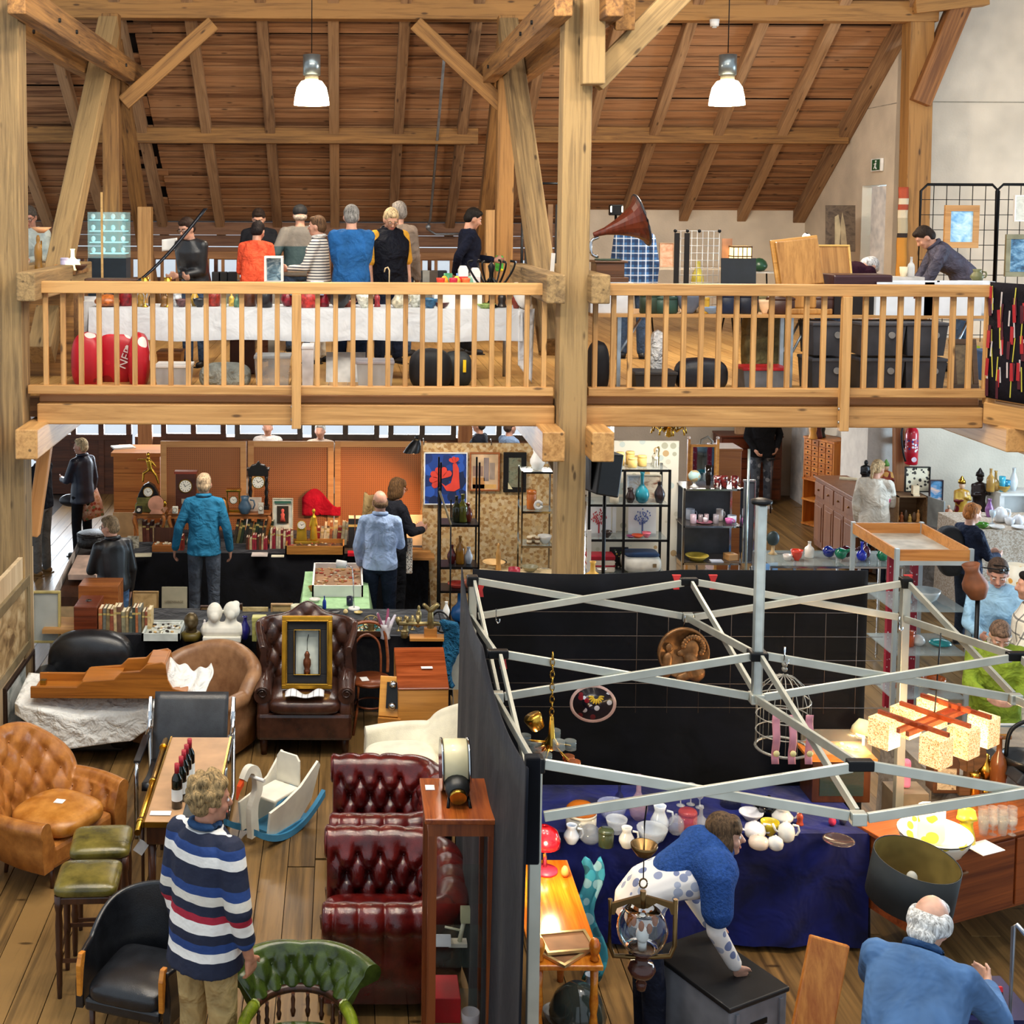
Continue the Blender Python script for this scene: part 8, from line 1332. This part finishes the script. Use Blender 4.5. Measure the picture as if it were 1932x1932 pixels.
rt=Matrix.Rotation(.62,3,'Z')
for k_,(x,y) in enumerate(((-.27,-.17),(-.27,.17),(0,-.19),(0,.19),(.27,-.17),(.27,.17))): p=rt @ V((x,y,0)); MB().box(p,(.14,.14,.18),rt).obj('glass_cube',GLOW,t,bev=.006)
for y in (-.03,.03): MB().box(rt @ V((0,y,.07)),(.7,.022,.03),rt).obj('lattice_bar',LW,t)
for x in (-.24,0,.24): MB().box(rt @ V((x,0,.1)),(.022,.46,.03),rt).obj('cross_bar',LW,t)
MB().cyl((0,0,.1),(.02,0,.62),.004,n=6).obj('cable',BLKM,t); light('POINT','cube_chandelier_light',at(1762,1395,7.9)+V((0,0,-.2)),38,(1,.72,.38),.12)
BVZ=.78; skirt_table('long trestle table at the back of the tent','royal blue velvet cloth over the glassware table',1.28,3.42,8.2,8.88,BVZ,CLOTH('0d1650',.8,.35,4,.35,.15))
BG=[('tureen','jar',1096,1566,'e4dccb',.2,.13,'white tureen with butterflies and an orange lid'),('bowl','bowl',1155,1548,'b8c0e0',.2,.12,'lavender pressed glass bowl'),('bottle','bottle',1168,1530,'17181c',.06,.18,'black bottle behind the lavender bowl'),('pitcher','jug',1078,1590,'d4dcec',.1,.12,'blue and white jug at the left end'),('bowl','egg',1113,1590,'9098a4',.15,.12,'frosted round glass bowl'),('vase','jar',1143,1596,'4a5238',.1,.11,'black and green square vase'),('pitcher','jug',1182,1598,'e6e4dc',.1,.13,'white porcelain jug at the front edge'),('vase','bulb',1204,1545,'c8a8b8',.13,.3,'tall pink glass vase'),('basket','bowl',1163,1572,'dfe4ea',.14,.1,'white lattice bowl'),('goblet','goblet',1284,1520,'e0e4e8',.08,.14,'left clear goblet at the back'),('goblet','goblet',1303,1518,'e0e4e8',.08,.14,'middle clear goblet at the back'),('goblet','goblet',1320,1524,'e0e4e8',.08,.14,'right clear goblet at the back'),('decanter','jar',1297,1568,'d8543c',.12,.14,'orange and clear cut glass jar'),('decanter','bulb',1322,1565,'c4c8cc',.1,.16,'cut crystal decanter'),('pitcher','jug',1244,1570,'d8e0ea',.12,.18,'blue flowered white pitcher'),('bowl','bowl',1230,1590,'cfd4d8',.2,.1,'wide cut crystal bowl'),('decanter','pot',1275,1572,'c8ccd2',.11,.13,'round crystal pot'),('frame_box','jar',1378,1520,'2a2c34',.14,.08,'dark crystal box at the back'),('plate','plate',1417,1545,'ece8ec',.16,.05,'white dish with a pink flower'),('teapot','pot',1450,1540,'101114',.15,.14,'black enamel pot'),('gravy_boat','jug',1476,1552,'e8e6e0',.14,.11,'white swan-handled sauce boat'),('teapot','pot',1424,1580,'e6e4e6',.14,.11,'white teapot with purple flowers'),('sugar_bowl','bowl',1452,1575,'d8c02c',.12,.09,'yellow lemon bowl'),('teapot','pot',1483,1586,'e6e6e0',.11,.13,'white pot with green flowers'),('box','pot',1431,1600,'dcc8b4',.13,.09,'octagonal cream lidded box'),('sugar_bowl','pot',1463,1602,'eae8e2',.1,.09,'white sugar pot at the front edge'),('figurine','fig',1509,1556,'b0482c',.05,.1,'small red and gold figurine'),('tray','plate',1582,1590,'3a3034',.2,.02,'dark octagonal coin tray'),('ornament','egg',1570,1558,'c83a5a',.05,.07,'little red glass ornament'),('ornament','egg',1590,1556,'3a3a4a',.05,.08,'little dark glass ornament')]
for nm,k,px,py,c,w,h,lb in BG:
    gl_=any(s in lb for s in ('clear','crystal','frosted','lavender','pink glass','lattice')); o=ware(k,nm,lb+' on the blue velvet table','glassware'if gl_ else 'crockery',P(c,.08,al=.42 if gl_ else 1,coat=.4,var=.1),W(px,py,BVZ),w,h,handle=0 if k in ('jug',) or nm=='teapot'else None,spout=nm=='teapot')
    if nm=='tureen': MB().lathe([(r_*.1,.125+z*.06) for r_,z in PROF['dome']],20).obj('lid',P('b0601c',.25),o)
t=T('jewel_cabinet','dark wooden jewel cabinet with a glass top under the reading lamp','cabinet',(at(1572,1560,8.75).x,8.75,BVZ)); MB().bb(-.2,.2,-.12,.12,0,.3).obj('case',DW,t,bev=.006); MB().bb(-.15,.15,-.125,-.12,.05,.25).obj('window',GLASS('3a4a48',.04,al=.6),t); MB().bb(-.23,.23,-.15,.15,.3,.32).obj('top',WOOD('b8602c','d8843c',.3),t); MB().bb(-.2,.2,-.12,.12,.34,.42).obj('glass_box',GLASS('cfc8b4',.03,al=.15),t)
for i in range(9): MB().ell((-.15+.035*i,rnd.uniform(-.06,.06),.34),(.018,.014,.012),8,5).obj('brooch',P('e8c488',.4),t)
t=T('reading_lamp','small white reading lamp shining down in the tent corner','lamp',(at(1625,1480,8.85).x,8.84,BVZ)); MB().cyl((0,0,0),(0,0,.42),.01).obj('stem',WHT,t); MB().lathe([(0,.1),(.03,.1),(.065,.04),(.07,0),(.06,0),(.025,.08)],18,(-.04,-.05,.42),(.25,.2,1)).obj('shade',P('d8cc9c',.4),t); MB().ell((-.04,-.05,.435),.035).obj('bulb',P('ffe6b8',.3,var=0,em=14),t); light('SPOT','reading_lamp_light',(at(1615,1440,8.7).x,8.76,1.2),9,(1,.75,.45),.04,(0,.1,0),cone=2.2)
ot=T('bench_table','long orange varnished bench table with turned legs at the tent side','table',(1.22,7.27,0),0); VO=WOOD('b8560e','dd8a24',.22,1,1,.05,False,.5); MB().bb(-.19,.19,-.55,.6,.73,.76).obj('top',VO,ot,bev=.006)
for x in (-.15,.15):
    for y in (-.5,.55): MB().lathe([(.02,0),(.024,.1),(.016,.14),(.028,.2),(.018,.26),(.03,.36),(.018,.46),(.026,.52),(.02,.6),(.024,.73)],12,(x,y,0)).obj('leg',VO,ot)
    MB().lathe([(.014,.76),(.026,.77),(.016,.79),(.03,.82),(.032,.85),(.02,.88),(0,.89)],12,(x,-.5,0)).obj('finial',VO,ot)
t=T('red_lamp','red domed table lamp with a round red base at the bench end','lamp',(1.25,7.72,.76)); MB().lathe([(0,0),(.075,0),(.075,.015),(.01,.02)],24).obj('base',P('d8304a',.4),t); MB().lathe([(.1,.14),(.1,.18),(.08,.23),(.03,.26),(0,.262),(0,.25),(.09,.14)],24,(0,.06,0)).obj('dome',P('b8101c',.2,coat=.6),t); MB().cyl((0,.02,.015),(0,.05,.2),.012).obj('stem',CHR,t); MB().ell((0,.05,.15),.03).obj('bulb',P('ffe8c0',.3,var=0,em=14),t); light('POINT','red_lamp_light',(1.25,7.5,1.0),12,(1,.8,.5),.04)
ware('egg','wooden_egg','small orange wooden egg by the red lamp','ornament',P('e08a4a',.4),(1.36,7.66,.76),.05,.07)
for i,(x,y,rz) in enumerate(((1.24,6.9,.15),(1.23,6.86,.75))): t=T('gilt_picture',('upper gilt photo frame lying on the bench table','lower gilt photo frame lying askew on the bench table')[i],'picture',(x,y,.762+.018*(1 - i)),rz); [MB().bb(*a,0,.016).obj('side',P('c8ae7a',.35,.6),t) for a in ((-.14,.14,-.1,-.083),(-.14,.14,.083,.1),(-.14,-.123,-.083,.083),(.123,.14,-.083,.083))]; MB().bb(-.123,.123,-.083,.083,0,.008).obj('backing',P('9a6a44',.7),t)
for i,(px,py,k,c,w,h) in enumerate(((1090,1915,'egg','3a4440',.34,.3),(1055,1870,'bowl','c8c8c4',.16,.08),(1125,1880,'vase','a8b4c4',.12,.24))): ware(k,'glass_bowl',('large dark glass bowl under the bench table','white bowl under the bench table','silver glass vase under the bench table')[i],'bowl',P(c,.08,al=.85,coat=.5),(at(px,py,7.3).x,7.3+.1*i,0),w,h)
tag(MB().bb(-.06,.5,-.2,.35,0,.02).obj('floor_box',P('16181c',.5),None,(1.3,7.6,.1)),'black tray on the floor under the bench','tray') if False else None
tag(MB().grid(lambda u,v: (1.5+.12*u+.04*math.sin(v*9),7.75+.2*v,.05+.66*v+.03*math.sin(u*8)),10,14).obj('teal_scarf',SPOTS('2a7f92',['3aa0b4','1c5a68','8ab4bc'],14,.5,.7),solid=.03),'turquoise cloth hanging behind the hanging lantern','scarf')
nb,S1,S2=bw_[1]['neck'],bw_[1]['shL'],bw_[1]['shR']; hp=bw_[1]['hip']; f=MB(); ml=(hp*.55+nb*.45); f.cap(S1*.8+nb*.2,S2*.8+nb*.2,.135,.135); f.cap((S1+S2)/2+V((0,0,.05)),ml+V((0,0,.06)),.15,.13); f.cap(S2+V((0,-.03,0)),S2*.4+V((.0,0,-.0))+bw_[1]['elbowR']*.6+V((0,-.03,0)),.1,.09); f.cap(S1,S1*.5+bw_[1]['elbowL']*.5,.1,.09); f.cap(nb+V((-.02,0,-.02)),nb+V((.05,0,.06)),.085,.08)
tag(blob('knitted_shawl',f,CLOTH('2a4a86',.95,.2,60,.12),None,.012,4),'blue knitted shawl round the bending woman\'s shoulders','shawl')
def crate(label,loc,rz,w,d,h,lid): t=T('plastic_crate',label,'crate',loc,rz); MB().bb(-w/2,w/2,-d/2,d/2,0,h - .03).obj('body',P('787c84',.5),t,bev=.01); MB().bb(-w/2 - .01,w/2+.01,-d/2 - .01,d/2+.01,h - .03,h).obj('lid',lid,t,bev=.008); MB().bb(-.06,.06,-d/2 - .006,-d/2,h - .16,h - .13).obj('hand_slot',BLKM,t); MB().cyl((0,-d/2,h - .3),(0,-d/2 - .006,h - .3),.05,.05,20).obj('round_badge',P('d8d8d4',.5),t); [MB().bb(x - .012,x+.012,-d/2 - .012,-d/2,.05,h - .05).obj('rib',P('787c84',.5),t) for x in (-w/2+.05,w/2 - .05)]; return t
crate('tall grey plastic crate with a black lid below the bending woman',(2.1,6.98,0),math.radians(28),.42,.62,.6,P('1a1b1d',.45))
tag(MB().box((0,0,.42),(.22,.03,.78),Matrix.Rotation(.28,3,'Y') @ Matrix.Rotation(-.25,3,'X')).bb(-.2,-.1,-.1,.1,-.2,.1).obj('leaning_board',WOOD('a85a1c','d48a3c',.35,1,2,.06),None,(at(1550,1932,6.4).x,6.5,.2),bev=.01),'orange wooden chair back leaning beside the slate pullover man','board')
t=T('drum_lamp','floor lamp with a wide black drum shade lined in gold','lamp',(at(1727,1665,7.05).x,7.08,0)); z=at(1727,1665,7.05).z; dq=V((.12,-.10,1)); MB().lathe([(.232,-.13),(.232,.13)],40,(0,0,z),dq,cap=False).obj('shade',P('23282a',.8),t,solid=.004); MB().lathe([(.226,-.128),(.226,.128)],40,(0,0,z),dq,cap=False).obj('lining',P('8f7d44',.5,.3,var=.15),t); MB().ell((-.02,-.03,z+.03),(.03,.03,.035)).obj('bulb',P('e8e4d8',.05,al=.5),t); MB().cyl((0,0,.02),(0,0,z),.012).obj('pole',BLKM,t); MB().lathe([(0,0),(.15,0),(.15,.02),(0,.025)],24).obj('base',BLKM,t)
for i in range(3): a=i*2.09; MB().cyl((0,0,z - .02),V((.225*math.cos(a),.225*math.sin(a),z - .02 - .12*.225*math.cos(a)+.1*.225*math.sin(a))),.004,n=5).obj('spider',BLKM,t)
t=T('teak_sideboard','long teak sideboard with hanging white tag on the right','sideboard',(4.38,8.42,0),math.radians(23)); TS=WOOD('5a2410','8f4820',.3,1,0,.05); MB().bb(-.95,.6,-.2,.26,.28,.77).obj('carcass',TS,t); MB().bb(-.97,.62,-.22,.28,.77,.8).obj('top',WOOD('6d2f14','a85a2c',.25),t,bev=.005)
for i in range(2): x=-.7+.63*i; o=MB().bb(x,x+.61,-.215,-.2,.3,.75).obj('door',TS,t,bev=.004); MB().cap((x+.1,-.23,.62),(x+.17,-.23,.62),.01,.01).obj('handle',P('6a4a2c',.3),o)
for x in (-.85,.5): MB().cyl((x,-.1,0),(x,-.12,.28),.018,.025).obj('leg',TS,t)
for i in range(4): MB().ell((-.86,-.225,.68 - .13*i),.014).obj('knob',BRASS,t)
MB().box((-.72,-.225,.52),(.02,.004,.17)).obj('white_tag',WHT,t)
LEM=SPOTS('efe9da',['d8c03a','2a2c24','efe9da','efe9da','c8b02c','efe9da'],11,.42,.3); sz_=.8
ware('bowl','wash_bowl','wide cream wash bowl painted with lemons on the teak sideboard','bowl',LEM,on(1762,1618,sz_),.44,.17,n=32); MB().lathe([(.205,.15),(.219,.166),(.222,.166),(.21,.148)],32,cap=False).obj('rim',P('1c1814',.4),COL.objects['wash_bowl']); ware('mug','wash_jug','cream lemon-painted jug standing in the wash bowl','jug',LEM,on(1762,1618,sz_)+V((0,.05,.1)),.16,.2,n=24)
fig('yellow and grey duck-headed vase beside the wash bowl',on(1822,1590,sz_),.3,P('d8c83a',.3),'d8d0b0',rz=-.4,name='duck_vase'); sheet('white note paper with a clip on the teak sideboard',1857,1600,sz_,.19,.15,'ece4e4',.4,'note_paper',.004,'paper')
for i in range(12): ware('goblet'if i % 2 else 'cup','wine_glass','%s clear stem glass of the cluster on the teak sideboard'% ORD[i],'glass',P('b8b8b4',.03,al=.22),on(1855+18*(i % 4),1575 - 11*(i//4),sz_),.07,.11,group='clear glasses on the teak sideboard')
CZ2=.8; skirt_table('clutter table between tent and glass showcase','grey cloth on the clutter table right of the tent',at(1752,1495,9.1).x,6.2,9.05,9.9,CZ2,CLOTH('8a8074',.85,.4,6))
t=T('lantern_clock','arched dark wooden bracket clock on the clutter table','clock',on(1777,1490,CZ2)); MB().prism([(-.09,0),(.09,0),(.09,.22),(.06,.29),(0,.31),(-.06,.29),(-.09,.22)],.13,'XZ').obj('case',WOOD('3a2618','5a3c28',.3),t,bev=.008); MB().bb(-.065,.065,-.07,-.064,.03,.18).obj('window',PICTURE('8a7458','c8b898','6a543a',18),t)
t=T('round_board','round wooden disc standing on a foot on the clutter table','board',on(1825,1495,CZ2)); MB().cyl((0,-.02,.27),(0,.02,.27),.115,.115,28).obj('disc',WOOD('4a321c','6a4a2c',.4),t); MB().bb(-.02,.02,-.03,.03,0,.3).bb(-.08,.08,-.05,.05,0,.1).obj('foot',WOOD('4a321c','6a4a2c',.4),t)
ware('bottle','bottle_lamp','brown bottle lamp with a glass stopper wound with cord','lamp',P('6a3c1c',.2),on(1882,1500,CZ2),.11,.42); ware('lampg','oil_lamp','brass oil lamp with a clear globe on the clutter table','lamp',BRASS,on(1858,1492,CZ2),.12,.26); ware('jar','brass_tin','small brass canister on the clutter table','tin',BRASS,on(1838,1500,CZ2),.07,.16); ware('bowl','black_kettle','black kettle bowl with a gilt inside at the right edge','kettle',P('1c1a18',.3),on(1930,1500,CZ2)+V((0,0,.12)),.3,.16); tag(MB().tube(spline([(-.13,0,0),(-.1,0,.2),(.05,0,.26),(.13,0,.1)],6),.014,8).obj('kettle_handle',BLKM,None,on(1930,1500,CZ2)+V((0,0,.26))),'arched black handle of the kettle at the right edge','handle')
pic('empty stepped gilt frame leaning on the clutter table',1832,1385,1902,1470,9.7,P('6a4a2c',.5),WOOD('6a3c14','94602c',.4),.07); pic('white framed picture tilted at the right edge behind the clutter table',1893,1370,1990,1440,9.9,PICTURE('a8c4cc','d0e0e4','e4ecec',5),WHT,.02,.4); tag(MB().box((0,0,.16),(.16,.5,.08),Matrix.Rotation(.6,3,'Y')).obj('radio',P('2a2c30',.4),None,on(1905,1495,CZ2),bev=.01),'slanting dark grey radio on the clutter table','radio')
tag(MB().bb(-.03,.03,-.03,.03,0,.2).obj('pink_bag',P('d87a9c',.6),None,on(1708,1490,CZ2)+V((0,0,.02)),bev=.02),'pink cloth bag beside the right rear tent pole','bag') ; tag(MB().bb(-.12,.12,-.1,.1,0,CZ2+.015).obj('bag_stand',P('8a7a64',.6),None,(on(1708,1490,CZ2).x,on(1708,1490,CZ2).y,0)),'plain stand under the pink cloth bag','stand')
x0,x1=at(1692,1060,11.4).x,at(1832,1060,11.4).x; h=at(1760,1060,11.4).z; t=T('aluminium_showcase','tall aluminium and glass showcase topped by a wooden tray','showcase',((x0+x1)/2,11.4,0)); w=(x1 - x0)/2; d=1.0; AW=P('c4d0d4',.3,.6,var=.03)
for sx in (-1,1):
    for y in (0,d): MB().bb(sx*w - .018,sx*w+.018,y - .018,y+.018,0,h+.12).obj('post',AW,t)
for y in (0,d): MB().bb(-w,w,y - .012,y+.012,h - .03,h+.01).obj('rail',AW,t)
OT=WOOD('a86a30','d0904e',.4); [MB().bb(*a,h+.01,h+.11).obj('tray_side',OT,t) for a in ((-w,w,-.01,.01),(-w,w,d - .01,d+.01),(-w - .01,-w+.01,0,d),(w - .01,w+.01,0,d))]; MB().bb(-w,w,0,d,h,h+.012).obj('tray_bottom',P('b8b4a8',.5),t); MB().bb(-w,w,-.003,.003,.1,h - .03).obj('front_glass',P('202a2e',.02,var=0,al=.1),t)
for i in range(3): z=.45+.4*i; MB().bb(-w,w,0,d*.6,z,z+.012).obj('shelf',GLASS('a8b8bc',.04,al=.45),t)
for x in (-.1,.12): MB().bb(x,x+.06,d*.7,d*.75,.1,h - .1).obj('red_banner',SPOTS('a81c34',['f0e4e4','a81c34','a81c34'],40,.3,.6),t)
for i,(k,x,z,c,w_,hh) in enumerate((('bowl',.05,1.262,'dce6ec',.26,.12),('fig',-.12,1.262,'b8ccd8',.1,.18),('egg',.2,.862,'1a8a90',.2,.06),('jar',-.1,.862,'c8582c',.12,.14),('bowl',.15,.462,'d8701c',.22,.1),('fig',-.15,.462,'8a4a2c',.1,.2),('egg',.0,.862,'e4e8ea',.12,.1))): ware(k,'show_piece',('white lacy porcelain basket high in the aluminium showcase','white porcelain group high in the aluminium showcase','turquoise oval dish in the aluminium showcase','rust lidded pot in the aluminium showcase','orange bowl low in the aluminium showcase','brown carved figure low in the aluminium showcase','white porcelain dish in the aluminium showcase')[i],'ornament',P(c,.2,coat=.3),((x0+x1)/2+x,11.65,z),w_,hh)
t=T('clay_jug','brown clay jug with a wide neck on a thin black stand','jug',at(1845,1128,10.9)); MB().lathe([(r_*.105,z*.3) for r_,z in PROF['jug']],22,(0,0,0),(-.25,0,1)).obj('body',P('7d4a2c',.6,var=.2),t); z=at(1845,1128,10.9).z; MB().cyl((0,0,-z),(0,0,.01),.02).lathe([(0,-z),(.14,-z),(.14,-z+.02),(0,-z+.02)],16).obj('stand',BLKM,t); ware('mug','cream_jug','cream floral jug behind the sunglasses man','jug',SPOTS('ece6d4',['e0a040','ece6d4','ece6d4'],16,.4,.4),(at(1917,1110,12.2).x,12.2,at(1917,1115,12.2).z),.17,.26,handle=0); tag(MB().bb(-.15,.4,-.1,.3,0,at(1917,1115,12.2).z).obj('jug_plinth',P('b8a894',.7),None,(at(1917,1110,12.2).x,12.2,0)),'beige plinth under the cream floral jug','plinth')
t=T('clip_folder','black and red clip folder with red script at the lower right','folder',(at(1860,1925,6.6).x,6.6,at(1860,1912,6.6).z)); q4=Matrix.Rotation(-.25,3,'X'); MB().box(q4 @ V((0,0,.06)),(.19,.012,.13),q4).obj('folder',P('16141a',.5),t); MB().box(q4 @ V((0,-.002,.12)),(.19,.016,.025),q4).obj('red_edge',P('b81c2c',.4),t); MB().box(q4 @ V((.0,-.012,.115)),(.1,.012,.022),q4).obj('clip',CHR,t); text('midnight',.036,P('c8384a',.5,var=0,em=.0),t,q4 @ V((.0,-.01,.06)),(PI/2 - .25,-.18,0)); z=t.location.z; MB().bb(-.16,.25,-.05,.35,-z,-.005).obj('navy_case',P('12184a',.5),t)
t=T('steel_stand','bent steel rod stand at the lower right','stand',(at(1905,1925,6.0).x,6.0,0)); z=at(1905,1750,6.0).z; MB().tube([(0,0,0),(0,0,z),(.01,-.01,z+.02),(.05,-.1,z - .03)],.012,8).obj('rod',P('9aa0a8',.3,.9),t); MB().lathe([(0,0),(.12,0),(.12,.015),(0,.015)],18).obj('foot',BLKM,t)
hd_=COL.objects['person.022']; t=T('sunglasses','dark sunglasses pushed up on the head of the light blue shirt man','glasses',at(1876,1070,11.1)); MB().tube(spline([(-.08,.06,-.02),(-.075,-.06,.02),(0,-.1,.02),(.075,-.06,.02),(.08,.06,-.02)],5),.006,6).obj('temples',BLKM,t); [MB().ell((x,-.095,.015),(.03,.012,.02),10,6).obj('lens',P('101214',.1),t) for x in (-.036,.036)]; t.rotation_euler=(.2,0,.5)
